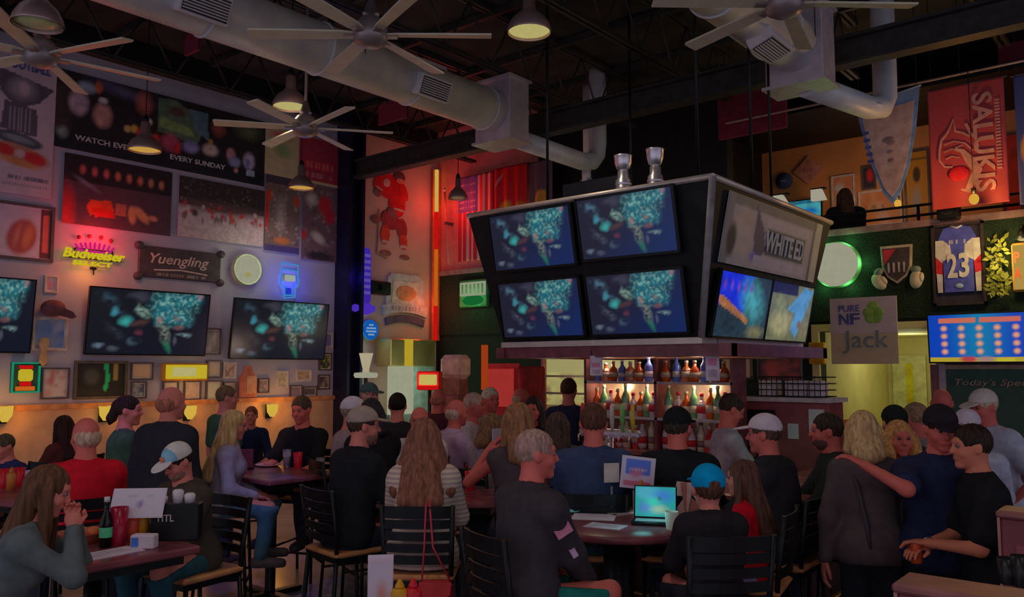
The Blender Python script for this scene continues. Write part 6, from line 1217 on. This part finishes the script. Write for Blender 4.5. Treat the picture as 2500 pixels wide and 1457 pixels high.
# booths at lower right
def booth(label, x0, x1, y0, y1, top):
    t = thing('booth_bench', label, 'booth', ((x0 + x1) / 2, (y0 + y1) / 2, 0)); o = -Vector(t.location)
    B = mat('booth_maroon', C(64, 30, 34), .4, var=.2, scale=6)
    MB().bx(x0, x1, y0, y1, 0, top, .01).obj('back_panel', B, t, loc=o); MB().bx(x0 - .015, x1, y0 - .015, y1 + .015, top, top + .035, .01).obj('cap_rail', mat('booth_cap', C(72, 42, 40), .45, var=.2), t, loc=o); MB().bx(x0 - .012, x0, y0, y1, 0, top).obj('end_post', mat('booth_end', C(92, 64, 56), .5), t, loc=o)
    n = max(2, int((x1 - x0) / .4))
    for k in range(n): a = x0 + .06 + k * (x1 - x0 - .06) / n; MB().bx(a, a + (x1 - x0) / n - .1, y0 - .012, y0, .15, top - .12, .005).obj('raised_panel', mat('booth_panel', C(72, 34, 40), .35, var=.2, scale=6), t, loc=o)
    return t
booth('low maroon wooden booth end nearest at lower right', -.86, 1.2, 3.12, 3.30, 1.17)
booth('taller maroon wooden booth back behind at the right edge', -.77, 1.4, 4.50, 4.68, 1.25)
table('booth_table', 'booth table between the two maroon benches', (.35, 3.9, 0), 1.1, .72, 0, 1.02)
# ================================================================ the crowd
MST = mat('striped_knit', C(128, 112, 100), .9, var=.06, scale=12, stripe=(C(84, 70, 68), 'Z', 11., .55))
MPL = mat('plaid_cloth', C(108, 108, 124), .9, var=.1, stripe=(C(70, 74, 96), 'X', 9., .5))
BR, DK, BL, GR = (56, 36, 30), (26, 19, 19), (134, 100, 74), (92, 80, 80)
# left front
P = {}
P['grey'] = seated('woman in the grey-green sweater', -8, 3.62, 1138, 66, 'woman with long brown hair in a grey-green sweater, eating at lower left', lean=22, yaw=5, nod=12, arms=('face', 'face'), shirt=(66, 72, 74), hair=('long', (64, 42, 32)), fem=True, bot=(58, 62, 78))
P['cap'] = seated('man in the olive hoodie', 492, 5.0, 1072, 212, 'man in an olive hoodie and grey-blue cap looking down at a menu', lean=14, nod=24, yaw=0, arms=('table', 'phone'), shirt=(50, 42, 36), hair=('short', DK), cap=dict(col=(116, 110, 108), panel=(84, 116, 136)), beard=(70, 48, 42), loose=.026, hood=True, kind='hoodie', girth=1.1, bot=(30, 60, 70))
P['red'] = seated('man in the red shirt', 222, 5.25, 1018, -38, 'grey-haired man in a bright red shirt seen from behind', lean=6, yaw=-15, shirt=(140, 16, 28), sleeve='short', hair=('balding', (110, 84, 80)), loose=.024, girth=1.08, skin='ruddy', arms=('table', 'table'))
P['navy'] = seated('man in navy at far left', 62, 6.75, 1055, 205, 'man with dark grey hair in a navy pullover at the far left', lean=16, nod=12, shirt=(26, 30, 66), hair=('short', (58, 52, 42)), girth=1.1)
seated('woman with dark red hair', 172, 7.6, 1013, -70, 'woman with long dark hair behind the man in red', lean=5, shirt=(70, 28, 26), hair=('long', (34, 16, 18)), fem=True, arms=('table', 'lap'))
person('woman with a dark ponytail in a green top, standing', 298, 6.75, 964, 55, 'stand', shirt=(46, 66, 52), hair=('pony', (28, 18, 20)), fem=True, yaw=25, arms=('side', 'cross'), bot=(20, 20, 26), lean=4)
person('bald man standing in a dark jacket, back to the camera', 398, 6.3, 942, 18, 'stand', shirt=(32, 32, 38), hair=('balding', (98, 60, 54)), yaw=20, girth=1.25, loose=.03, arms=('side', 'cross'), bot=(36, 42, 62), collar=True, kind='jacket')
person('young person in green standing by the wall frames', 548, 8.5, 940, 40, 'stand', shirt=(34, 62, 42), sleeve='short', hair=('short', (78, 62, 50)), yaw=30, arms=('side', 'side'), bot=(40, 40, 50), lean=2)
seated('man in dark navy by the wall', 612, 9.5, 990, 150, 'small man in dark navy sitting behind the blonde woman', shirt=(22, 26, 54), hair=('short', (84, 50, 40)), yaw=20)
P['blonde'] = seated('blonde woman', 548, 6.75, 1000, 78, 'woman with long straight blonde hair in a lilac-grey sweater', lean=7, nod=8, shirt=(96, 84, 94), hair=('long', BL), wide=1.3, hlen=1.15, fem=True, arms=('lap', 'lap'), bot=(46, 70, 84), loose=.022)
seated('man in the black tee', 752, 7.95, 964, 196, 'man in a black printed tee facing the camera at a table', shirt=(18, 17, 20), sleeve='short', hair=('crop', (58, 44, 42)), skin='ruddy', girth=1.1, arms=('table', 'table'), nod=10)
P['tan'] = seated('man in the black jacket and tan cap', 850, 5.62, 990, 48, 'man in a black jacket, shorts and tan cap, seen from behind', lean=10, yaw=22, shirt=(20, 20, 24), hair=('short', (44, 34, 32)), cap=dict(col=(98, 84, 76)), beard=(62, 42, 36), girth=1.15, loose=.03, bot=(26, 28, 38), shorts=True, skin='fair', arms=('lap', 'table'), collar=True, kind='jacket')
seated('man in the pale cap', 836, 7.3, 966, 60, 'man in a pale grey cap behind the tan cap', shirt=(96, 80, 84), hair=('short', GR), cap=dict(col=(112, 102, 108)), girth=1.1)
person('man in a teal cap standing behind the tables', 880, 8.9, 932, 100, 'stand', shirt=(80, 66, 70), hair=('short', GR), cap=dict(col=(48, 64, 66)), yaw=30, skin='pale')
seated('dark-haired person in black', 925, 6.9, 972, -30, 'dark-haired person in a black top bending over the table', lean=14, nod=10, shirt=(18, 17, 20), hair=('bob', (28, 26, 34)), fem=True, girth=1.1, loose=.03)
seated('man with black hair further back', 968, 8.2, 958, 0, 'man with round black hair seen from behind near the steel machine', shirt=(30, 26, 32), hair=('short', (18, 13, 14)), loose=.02)
P['stripe'] = seated('woman in the striped sweater', 1035, 5.0, 1020, 2, 'woman with long wavy brown hair in a cream striped sweater, back to the camera', lean=3, shirt=(128, 112, 100), shirtmat=MST, hair=('long', (88, 56, 48)), wide=1.55, hlen=.92, fem=True, girth=1.12, loose=.03, arms=('table', 'table'), bot=(50, 44, 48))
seated('bald man facing the striped woman', 1030, 7.25, 990, 184, 'balding man in a pale shirt across from the woman in stripes', shirt=(112, 100, 104), sleeve='short', hair=('balding', (110, 80, 72)), skin='ruddy', girth=1.15, loose=.02)
seated('man in the lavender polo', 1092, 7.7, 974, 60, 'bald man in a lavender polo shirt at the bar corner', shirt=(104, 84, 104), sleeve='short', hair=('balding', (110, 84, 84)), skin='ruddy', girth=1.15, collar=True)
person('bald man in dark red light behind the lavender polo', 1062, 9.2, 948, 20, 'stand', shirt=(60, 26, 34), hair=('balding', (100, 60, 60)), skin='ruddy')
seated('grey-haired man in the white tee', 1138, 8.7, 957, 120, 'grey-haired man in a white tee with a dark band', shirt=(104, 92, 98), sleeve='short', hair=('short', (104, 84, 84)), skin='ruddy', yaw=-20)
seated('man in the plaid shirt', 1186, 9.2, 944, 150, 'white-haired man in a pale plaid shirt', shirt=(108, 108, 124), shirtmat=MPL, hair=('short', (120, 104, 102)), skin='ruddy')
P['tee'] = seated('woman in the mauve tee', 1178, 6.75, 1008, 35, 'woman with a brown bob in a mauve-grey tee', lean=12, shirt=(92, 76, 82), sleeve='short', hair=('bob', (84, 60, 46)), fem=True, girth=1.15, loose=.025, yaw=25)
P['arm'] = seated('woman with bare arms', 1268, 5.75, 982, -12, 'woman with light brown hair and a bare raised arm holding a phone', lean=5, shirt=(58, 46, 50), sleeve='none', hair=('mid', (92, 64, 48)), fem=True, arms=((-.16, .26, .04), 'table'), yaw=-15, skin='ruddy')
person('bald man by the red cooler', 1254, 9.6, 946, 60, 'stand', shirt=(90, 74, 80), sleeve='short', hair=('balding', (110, 84, 80)), skin='ruddy', yaw=20)
seated('white-haired woman', 1248, 7.7, 984, 20, 'person with short white hair in front of the red cooler', shirt=(70, 56, 60), hair=('short', (116, 98, 92)), fem=True)
seated('dark-haired woman', 1312, 8.3, 966, 205, 'dark-haired woman with hands raised to her face at the bar', shirt=(28, 26, 30), hair=('mid', (38, 32, 36)), fem=True, arms=('face', 'face'), skin='ruddy', yaw=-10)
P['jacket'] = seated('man in the grey jacket', 1272, 4.12, 1048, 58, 'grey-haired man in a dark grey jacket with a sleeve flag patch', lean=7, yaw=24, shirt=(44, 38, 42), hair=('crop', (96, 78, 80)), skin='ruddy', girth=1.15, loose=.03, bot=(18, 84, 76), shorts=True, arms=('lap', (.02, .46, -.52)), collar=True, kind='jacket')
person('woman with long dark hair in a grey cardigan, standing at the bar', 1362, 6.35, 1006, 0, 'stand', shirt=(62, 58, 58), hair=('mid', (52, 40, 38)), fem=True, loose=.03, arms=('cross', 'cross'), bot=(20, 18, 22))
P['blue'] = seated('man in the blue tee', 1448, 5.45, 984, 5, 'man with a shaved head in a slate blue tee at the bar', shirt=(40, 48, 74), sleeve='short', hair=('crop', (64, 38, 34)), skin='ruddy', girth=1.18, loose=.028, arms=('table', 'far'), bot=(30, 60, 64))
person('bartender in a navy tee with a print on the back', 1386, 8.95, 922, 10, 'stand', shirt=(34, 36, 58), sleeve='short', hair=('short', (50, 36, 26)), yaw=10, girth=1.05)
P['black'] = seated('man in the black cap', 1648, 5.4, 992, 18, 'broad man in a black jacket and black cap at the bar', shirt=(18, 18, 22), hair=('short', (40, 32, 32)), cap=dict(col=(16, 15, 18)), skin='ruddy', girth=1.3, loose=.032, yaw=15, kind='jacket')
person('bartender with dark hair in a grey shirt looking down', 1752, 6.75, 960, 88, 'stand', shirt=(98, 90, 98), sleeve='short', hair=('crop', (38, 26, 26)), nod=22, arms=('table', 'table'), bot=(18, 17, 22), skin='ruddy')
P['white'] = seated('man in the white cap', 1900, 5.25, 1008, -52, 'man in a white cap and dark jacket facing left at the bar', lean=8, yaw=-12, shirt=(30, 28, 32), hair=('short', (60, 44, 40)), cap=dict(col=(132, 118, 124)), skin='ruddy', girth=1.2, loose=.034, kind='jacket', arms=('table', 'table'), bot=(22, 26, 44), collar=True)
P['kid'] = seated('child in the blue cap', 1738, 4.15, 1134, -6, 'child in a bright blue backwards cap and black hoodie', lean=10, shirt=(26, 22, 26), hair=('short', (60, 40, 34)), cap=dict(col=(4, 112, 156), back=True, brim=(4, 96, 140)), child=.8, hk=1.26, loose=.034, hood=True, kind='hoodie', bot=(30, 30, 38))
P['girl'] = seated('girl in red', 1822, 4.72, 1122, -62, 'girl with long brown hair in a red tee and denim shorts', lean=3, shirt=(158, 14, 28), sleeve='short', hair=('long', (62, 40, 36)), fem=True, child=.8, hk=1.15, bot=(76, 80, 104), shorts=True, arms=('side', 'side'))
seated('bearded man', 2052, 5.6, 1006, -78, 'bearded man in a dark green jacket facing left', shirt=(28, 34, 32), hair=('short', (34, 24, 22)), beard=(44, 28, 26), skin='ruddy', girth=1.1, loose=.03, kind='jacket', arms=('table', 'table'))
P['vest'] = person('woman with a blonde bob in a brown top, back to the camera', 2112, 4.9, 1002, 8, 'stand', shirt=(62, 50, 52), hair=('bob', (116, 86, 66)), fem=True, girth=1.12, loose=.026, bot=(20, 19, 26), arms=('side', 'cross'))
person('woman with curly light brown hair smiling at the camera', 2176, 5.45, 1022, 186, 'stand', shirt=(30, 34, 42), hair=('curly', (112, 72, 46)), fem=True, bot=(38, 46, 70), skin='ruddy')
P['polo'] = person('man in a black cap and navy polo hugging the woman in brown', 2270, 4.75, 983, 184, 'stand', shirt=(24, 28, 52), sleeve='short', hair=('short', DK), cap=dict(col=(26, 20, 24)), skin='ruddy', girth=1.15, arms=((-.24, .36, -.2), (.44, .16, .05)), hints={1: (0, 1, -.35)}, yaw=5, nod=10, loose=.024, bot=(14, 14, 18), collar=True)
P['hug'] = person('man with dark hair in a black polo wearing a watch', 2412, 4.4, 1034, -76, 'stand', shirt=(18, 17, 20), sleeve='short', hair=('crop', (30, 20, 20)), skin='tan', girth=1.12, loose=.024, arms=((-.10, .36, -.27), (.0, .36, -.30)), yaw=-8, bot=(14, 14, 18), collar=True)
person('man in a white cap, pale shirt and khakis by the chalkboard', 2424, 6.4, 947, -105, 'stand', shirt=(108, 110, 122), sleeve='short', hair=('short', (120, 104, 96)), cap=dict(col=(132, 122, 116)), skin='ruddy', girth=1.15, loose=.03, bot=(128, 110, 84), arms=('hip', 'cross'), nod=10)
person('bald man behind the black cap', 2300, 7.0, 950, 20, 'stand', shirt=(60, 56, 66), hair=None, skin='ruddy')
person('grey-haired man turned away behind the curly-haired woman', 2254, 6.4, 982, -20, 'stand', shirt=(90, 80, 84), hair=('short', (92, 72, 62)), skin='ruddy')
person('person in a dark knit cap behind the curly-haired woman', 2194, 5.85, 988, 0, 'stand', shirt=(40, 38, 44), hair=('short', DK), cap=dict(col=(20, 17, 18), nobrim=True))
person('person in a pale cap behind the man in the black polo', 2354, 5.6, 997, 30, 'stand', shirt=(96, 96, 108), hair=('short', GR), cap=dict(col=(108, 100, 106)))
person('woman in a yellow-green top by the lit doorway', 2010, 9.25, 982, 120, 'stand', shirt=(92, 94, 46), sleeve='short', hair=('bun', (46, 30, 28)), fem=True, skin='tan', arms=('side', 'face'))
gx, gy, gz = at(2067, 500, y=11.25); person('dark figure standing upstairs in the gallery', 2067, float(VD.dot([gx, gy, 0])), 456, 10, 'stand', z0=2.72, shirt=(18, 22, 24), hair=('mid', (60, 44, 40)), loose=.04, kind='coat', bot=(16, 18, 20), base=(float(gx), float(gy)))
if False:
    for p_ in PEOPLE: print(p_)
# ================================================================ things on the tables and in hands
M_paper = mat('white_paper', C(128, 116, 124), .8, var=.04)
M_cup = mat('red_plastic', C(150, 18, 30), .3, var=.05)
def on(px, py, z=TZ): p = at(px, py, z=z); return (float(p[0]), float(p[1]), z)
def squeeze(px, py, col, lb, z=TZ, h=.17, r=.032):
    t = thing('squeeze_bottle', lb, 'condiment', on(px, py, z)); k = h / .17
    MB().lathe([(r, 0), (r, .11 * k), (r * .7, .125 * k), (r * .45, .13 * k)], 16).obj('bottle_body', mat('squeeze_%d_%d' % col[:2], C(*col), .35), t); MB().lathe([(r * .6, .128 * k), (r * .55, .14 * k), (.005, .17 * k)], 12).obj('nozzle', mat('squeeze_%d_%d' % col[:2], C(*col), .35), t); return t
def cup(px, py, lb, z=TZ, m=None, h=.14, r=.042):
    t = thing('tumbler', lb, 'cup', on(px, py, z)); MB().lathe([(r * .75, 0), (r * .78, .005), (r, h), (r * .93, h), (r * .72, .012)], 18, caps=False).lathe([(.001, .004), (r * .75, .003)], 18, caps=False).obj('wall', m or M_cup, t); MB().lathe([(.001, h * .8), (r * .9, h * .8)], 18, caps=False).obj('drink', mat('dark_drink', C(40, 16, 16), .1), t); return t
def sheet(name, lb, loc, w, h, rz, tilt, pic=None, cat='menu', lift=0.):
    t = thing(name, lb, cat, (loc[0], loc[1], loc[2] + lift), rz); b = MB().box((0, 0, h / 2), (w, .004, h)).obj('card', M_paper, t, rot=(math.radians(tilt), 0, 0))
    if pic: link('print', pic.mesh('print', w * .94, h * .94, M_print, -.003), b, (0, 0, h / 2))
    return t
def flatpaper(lb, px, py, w, h, rz, m=None, z=TZ, name='paper_sheet', cat='paper'):
    t = thing(name, lb, cat, on(px, py, z), rz); MB().box((0, 0, .002), (w, h, .004)).obj('sheet', m or M_paper, t)
    for k in range(3): MB().box((0, h * (.25 - .2 * k), .0045), (w * .7, h * .06, .001)).obj('text_line', mat('grey_text', C(84, 76, 84)), t)
    return t
# left front table
q = Pic(16, 12, C(112, 104, 112)); q.blob(.55, .45, .08, .2, C(70, 60, 84), 0, .6).bars(.2, .8, .75, .06, C(90, 80, 90), 8, 2)
p = at(330, 1255, d=4.32); sheet('menu_sheet', 'white menu held up by the man in the olive hoodie', (p[0], p[1], p[2] - .02), .27, .16, YAW + .1, -28, q); 
t = thing('dark_bottle', 'tall dark bottle with a green label on the left table', 'bottle', on(257, 1335)); MB().lathe([(.03, 0), (.031, .13), (.013, .18), (.012, .235)], 14).obj('glass', mat('black_glass', (.012, .014, .012), .1), t); MB().lathe([(.0315, .05), (.0315, .1)], 14, caps=False).obj('bottle_label', mat('green_lbl', C(40, 96, 66)), t); MB().lathe([(.014, .225), (.014, .25)], 10).obj('bottle_cap', M_white, t)
cup(288, 1330, 'tall dark red tumbler on the left table', m=mat('wine_plastic', C(76, 6, 22), .25), h=.19, r=.045)
squeeze(346, 1318, (166, 112, 24), 'yellow mustard bottle on the left table', h=.18); squeeze(322, 1322, (140, 50, 36), 'red ketchup bottle on the left table', h=.17)
t = thing('napkin_stack', 'white napkin stack with a blue mark on the left table', 'napkins', on(352, 1338), YAW); MB().box((0, 0, .035), (.12, .06, .07), None, .006).obj('stack', M_paper, t); MB().box((-.035, -.031, .035), (.035, .003, .045)).obj('blue_mark', mat('blue_mark', C(50, 84, 150)), t)
p = at(432, 1322, z=TZ); t = thing('menu_caddy', 'black menu caddy with white lettering on the left table', 'caddy', (p[0] - .06, p[1] + .03, TZ), YAW + .15); MB().bx(-.12, .12, -.05, .05, 0, .19, .006).obj('box', mat('caddy_black', (.01, .01, .012), .4), t); letters('TITL', .09, .035, M_white, t, (-.05, -.053, .12))
for k, (x, hh_) in enumerate(((-.08, .03), (.0, .06), (.06, .04))): MB().lathe([(.025, .19), (.03, .19 + hh_), (.02, .2 + hh_)], 12, (x, 0, 0)).obj('white_lid', M_white, t)
t = thing('food_basket', 'brown food basket with red lining on the left table', 'basket', on(205, 1322), .4); MB().lathe([(.08, 0), (.12, .05), (.125, .055), (.115, .05), (.078, .006)], 20, caps=False).obj('basket', mat('basket_brown', C(84, 44, 34)), t); MB().lathe([(.001, .02), (.1, .035)], 16, caps=False).obj('liner', mat('basket_red', C(110, 40, 36)), t)
for k in range(5): MB().ell((.05 * math.cos(k * 1.3), .05 * math.sin(k * 1.3), .05), (.035, .028, .022)).obj('food_piece', mat('fried_food', C(120, 62, 36), .7, var=.3), t)
flatpaper('white paper placemat at the edge of the left table', 262, 1352, .3, .16, math.pi / 2 + .1)
# further left table
cup(8, 1190, 'red tumbler at the far left edge'); cup(46, 1186, 'red tumbler beside the man in navy'); squeeze(26, 1196, (124, 70, 30), 'orange sauce bottle on the far left table')
t = thing('card_holder', 'pale card holder near the long-haired woman', 'card', on(70, 1194)); MB().box((0, 0, .07), (.06, .04, .14), None, .005).obj('holder', mat('lilac_card', C(100, 84, 110)), t); MB().box((0, 0, .01), (.08, .06, .02)).obj('foot', M_blackm, t)
# middle tables
t = thing('dinner_plate', 'pale plate with food between the blonde woman and the man in black', 'plate', on(655, 1138)); MB().lathe([(.001, .004), (.08, .004), (.12, .018), (.118, .022), (.078, .01), (.001, .009)], 24).obj('dish', mat('pinkish_plate', C(120, 92, 92), .3), t); MB().ell((0, .01, .025), (.07, .05, .022)).obj('food', mat('meat', C(120, 70, 60), .7, var=.3), t)
cup(727, 1142, 'red tumbler in front of the man in black'); beer(on(700, 1140), 'pale pint glass left of the red tumbler', 'pints on the middle tables', True, (120, 104, 108)); beer(on(782, 1150), 'small white drink right of the red tumbler', 'pints on the middle tables', True, (126, 112, 116), .12)
t = thing('menu_stand', 'small dark menu stand in front of the blonde woman', 'menu', on(600, 1146), YAW); MB().box((0, 0, .09), (.13, .02, .18), None, .004).obj('board', mat('dark_wine_board', C(48, 18, 24)), t); MB().box((0, 0, .01), (.13, .07, .02)).obj('foot', M_blackm, t)
cup(1148, 1196, 'red tumbler beside the woman in stripes'); beer(on(1000, 1200), 'amber pint in front of the woman in stripes', 'pints on the middle tables', True, (150, 84, 34)); beer(on(1090, 1212), 'half-hidden amber pint right of the woman in stripes', 'pints on the middle tables', True, (150, 96, 40))
# round table
t = thing('teal_plate', 'teal plate on the round table', 'plate', on(1390, 1250)); MB().lathe([(.001, .004), (.05, .004), (.075, .014), (.073, .018), (.048, .01), (.001, .009)], 24).obj('dish', mat('teal_ceramic', C(84, 140, 146), .25), t); MB().ell((0, 0, .014), (.04, .04, .01)).obj('sauce', mat('teal_sauce', C(96, 150, 154)), t)
flatpaper('crumpled paper placemat on the round table', 1450, 1262, .26, .2, .5); flatpaper('white receipt on the round table near the tablet', 1520, 1252, .2, .14, 1.1, mat('pink_paper', C(116, 92, 92), .8)); flatpaper('newspaper sheet on the front of the round table', 1478, 1285, .22, .14, .2, mat('grey_paper', C(104, 92, 104), .8))
p = on(1600, 1276); t = thing('tablet_computer', 'black tablet with a bright teal screen on the round table', 'tablet', p, YAW - .25); c = MB().box((0, 0, .12), (.25, .014, .19), None, .008).obj('case', M_bezel, t, rot=(math.radians(-14), 0, 0))
q = Pic(40, 30, lin((20, 140, 140))); q.blob(.3, .8, .4, .3, lin((60, 150, 170))).blob(.7, .7, .4, .3, lin((40, 110, 180)), 0, .8).blob(.25, .3, .25, .25, lin((60, 100, 170)), 0, .8).blob(.6, .25, .3, .2, lin((130, 160, 130)), 0, .8).blob(.6, .6, .06, .1, lin((30, 84, 84)), 0, .5).rect(.8, .02, .98, .14, lin((170, 150, 20))).blob(.45, .5, .2, .2, lin((20, 165, 140)), 0, .8); link('screen', q.mesh('screen', .235, .172, M_screen, -.008), c, (0, 0, .12)); MB().box((0, -.05, .012), (.26, .12, .022), None, .006).obj('base', M_bezel, t); MB().box((.0, -.05, .0245), (.22, .08, .003)).obj('key_row', mat('lit_key', C(84, 96, 104)), t); MB().bx(-.02, .02, .02, .06, .0, .1).obj('kickstand', M_bezel, t)
light('tablet_light', (p[0] + .05, p[1] - .18, TZ + .16), .5, (.2, .9, .9), .06)
t = thing('brown_bottle', 'brown beer bottle beside the tablet', 'bottle', on(1566, 1262)); MB().lathe([(.03, 0), (.031, .12), (.013, .17), (.012, .22)], 14).obj('glass', mat('brown_glass', C(96, 52, 20), .12), t); MB().lathe([(.0315, .05), (.0315, .1)], 14, caps=False).obj('bottle_label', mat('amber_lbl', C(150, 96, 30)), t)
q = Pic(24, 24, C(116, 100, 112)); q.rect(.1, .45, .9, .95, C(50, 62, 120)).blob(.45, .5, .3, .2, C(130, 70, 90), 20, .7).rect(.08, .05, .92, .22, C(140, 50, 70), .8).bars(.2, .8, .6, .1, C(130, 110, 120), 6, 2).blob(.85, .1, .12, .1, C(160, 30, 40))
p = on(1548, 1252); t = thing('flag_menu_stand', 'white menu card with a blue and red print on the round table', 'menu', p, YAW - .1); MB().lathe([(.05, 0), (.05, .01), (.008, .02), (.008, .14)], 14).obj('stand', M_silver, t); c = MB().box((0, 0, .25), (.21, .008, .2)).obj('card', M_paper, t, rot=(0, math.radians(6), 0)); link('print', q.mesh('print', .195, .19, M_print, -.006), c, (0, 0, .25))
p = on(1494, 1250); t = thing('blank_menu_card', 'plain cream menu card beside the printed one', 'menu', p, YAW + .2); MB().lathe([(.04, 0), (.04, .01), (.007, .02), (.007, .16)], 12).obj('stand', M_silver, t); MB().box((0, 0, .245), (.1, .006, .12)).obj('card', mat('cream_card', C(126, 104, 100), .7), t)
t = thing('folded_menu', 'brown and white folded menu held beside the child', 'menu', on(1676, 1262), YAW - .3); 
for s_ in (-1, 1): MB().box((s_ * .055, 0, .11), (.12, .004, .2)).obj('leaf', mat('tan_menu' if s_ < 0 else 'brown_menu', C(112, 88, 84) if s_ < 0 else C(84, 52, 46)), t, rot=(math.radians(-20), 0, s_ * .5))
cup(1640, 1292, 'white foam cup beside the child', m=mat('foam', C(124, 118, 108), .8), h=.1, r=.04)
# near table at the bottom edge
q = Pic(16, 30, C(122, 114, 122)); q.blob(.55, .4, .3, .35, C(140, 100, 90), 0, .8).blob(.4, .2, .2, .1, C(150, 96, 70), 0, .7)
p = at(928, 1490, z=TZ); t = thing('tent_card', 'tall white tent card standing on the bottom-edge table', 'tent card', (p[0], p[1], TZ), YAW + .15); 
for s_ in (-1, 1): b = MB().box((0, s_ * .022, .1), (.095, .003, .205)).obj('card_face', M_paper, t, rot=(math.radians(-6 * s_ * -1), 0, 0))
link('print', q.mesh('print', .088, .19, M_print, -.002), b, (0, -.048, .1))
squeeze(975, 1502, (176, 120, 20), 'yellow mustard bottle at the bottom edge', h=.13); squeeze(1008, 1500, (140, 16, 24), 'red ketchup bottle at the bottom edge', h=.13)
# red shoulder bag on the striped woman's chair
r = P['stripe']['root']; t = thing('shoulder_bag', 'small red leather shoulder bag hanging from the chair of the woman in stripes', 'bag', (r.location[0], r.location[1], 0), r.rotation_euler[2])
MB().box((.12, -.29, .70), (.19, .07, .14), None, .025).obj('pouch', mat('red_leather', C(140, 22, 30), .35, var=.15), t); MB().poly([(.03, .77), (.21, .77), (.205, .70), (.12, .675), (.035, .70)], -.335, -.322).obj('flap', mat('red_leather_flap', C(124, 30, 32), .35), t); MB().tube([(.04, -.285, .765), (.05, -.27, .95), (.055, -.25, 1.18), (.06, -.2, 1.2), (.075, -.24, 1.17), (.1, -.28, .95), (.2, -.285, .765)], .006, 6).obj('strap', mat('red_strap', C(104, 24, 32)), t)
# bar card, booth clutter
p = at(1838, 1112, d=5.75); t = thing('bar_sign_card', 'white upright card on the bar beside the man in the white cap', 'sign', (p[0], p[1], 1.08), YAW); MB().box((0, 0, .1), (.12, .01, .2), None, .003).obj('card', M_paper, t); MB().box((0, 0, .01), (.12, .06, .02)).obj('foot', M_blackm, t)
t = thing('orange_bag', 'bright orange folded bag on the booth table', 'bag', (-.08, 3.95, 1.02), .3); MB().ell((0, 0, .06), (.12, .07, .065)).obj('bag_body', mat('orange_cloth', C(170, 50, 16), .7, var=.15), t); MB().ell((-.06, -.02, .1), (.06, .05, .05)).obj('bag_fold', mat('orange_cloth', C(170, 50, 16), .7), t)
cup(2462, 1425, 'dark cup on the booth table', 1.02, mat('dark_cup', (.03, .025, .03), .3), .11); cup(2496, 1432, 'second dark cup on the booth table at the right edge', 1.02, mat('dark_cup', (.03, .025, .03), .3), .13)
# small details worn by people
def child_box(R, nm, m, c, dim, Rm=None):
    MB().box((0, 0, 0), dim, None, min(dim) * .2).obj(nm, m, R['root']).matrix_local = Matrix.Translation(Vector(tuple(c * R['s']))) @ (Matrix(Rm.tolist()).to_4x4() if Rm is not None else Matrix())
R = P['jacket']; u = R['arms'][1][0].a; ax = unit(u[1] - u[0]); outw = np.array([.92, -.35, .1]); mid = u[0] + (u[1] - u[0]) * .42 + outw * .088; fr_y = unit(-outw); fr_z = unit(-ax - fr_y * np.dot(-ax, fr_y)); fr_x = np.cross(fr_y, fr_z); RM = np.stack([fr_x, fr_y, fr_z], 1)
child_box(R, 'flag_patch', mat('pink_patch', C(140, 76, 80), .7, var=.2, stripe=(C(96, 60, 80), 'Z', 30., .5)), mid, (.085, .008, .055), RM); child_box(R, 'sleeve_badge', mat('pale_badge', C(112, 84, 100), .7), mid + ax * .14 - outw * .004, (.03, .008, .06), RM)
R = P['hug']; E, T, sd = R['wr'][1]; ax = unit(T - E); c = E + (T - E) * .9
MB().tube([tuple((c - ax * .018) * R['s']), tuple((c + ax * .018) * R['s'])], .036 * R['s'], 16).obj('wrist_watch', M_silver, R['root'])
t = thing('orange_can', 'small orange can in the hand of the man in the black polo', 'can', (0, 0, 0)); hnd = R['hands'][0](.075, 0, .04) * R['s']; rt = R['root']; wp = Matrix.Translation(rt.location) @ Matrix.Rotation(rt.rotation_euler[2], 4, 'Z') @ Vector(tuple(hnd)); t.location = (wp.x, wp.y, wp.z - .075); MB().lathe([(.026, 0), (.03, .006), (.03, .1), (.025, .108)], 16).obj('can_body', mat('orange_can', C(160, 56, 20), .3), t); MB().lathe([(.024, .108), (.022, .11)], 16).obj('can_lid', M_silver, t)
R = P['vest']; a = R['pt'](-.14, -.02, .50); b = R['pt'](-.10, -.165, .25); c = R['pt'](-.12, -.15, -.08)
MB().tube([tuple(R['pt'](-.11, .04, .49) * R['s']), tuple(R['pt'](-.115, -.06, .485) * R['s']), tuple(R['pt'](-.09, -.14, .36) * R['s']), tuple(R['pt'](-.06, -.15, .15) * R['s']), tuple(R['pt'](-.05, -.165, .0) * R['s'])], .012, 6).obj('bag_strap', mat('dark_strap', C(30, 24, 28)), R['root'])
R = P['arm']; hnd = R['hands'][0](.08, 0, .02) * R['s']; rt = R['root']; wp = Matrix.Translation(rt.location) @ Matrix.Rotation(rt.rotation_euler[2], 4, 'Z') @ Vector(tuple(hnd)); t = thing('mobile_phone', 'grey phone held up by the woman with bare arms', 'phone', (wp.x, wp.y, wp.z - .03), YAW + .5); MB().box((0, 0, .06), (.075, .01, .15), None, .006).obj('case', mat('grey_phone', C(84, 84, 92), .3), t); MB().box((0, .006, .06), (.066, .002, .135)).obj('screen', M_bezel, t)
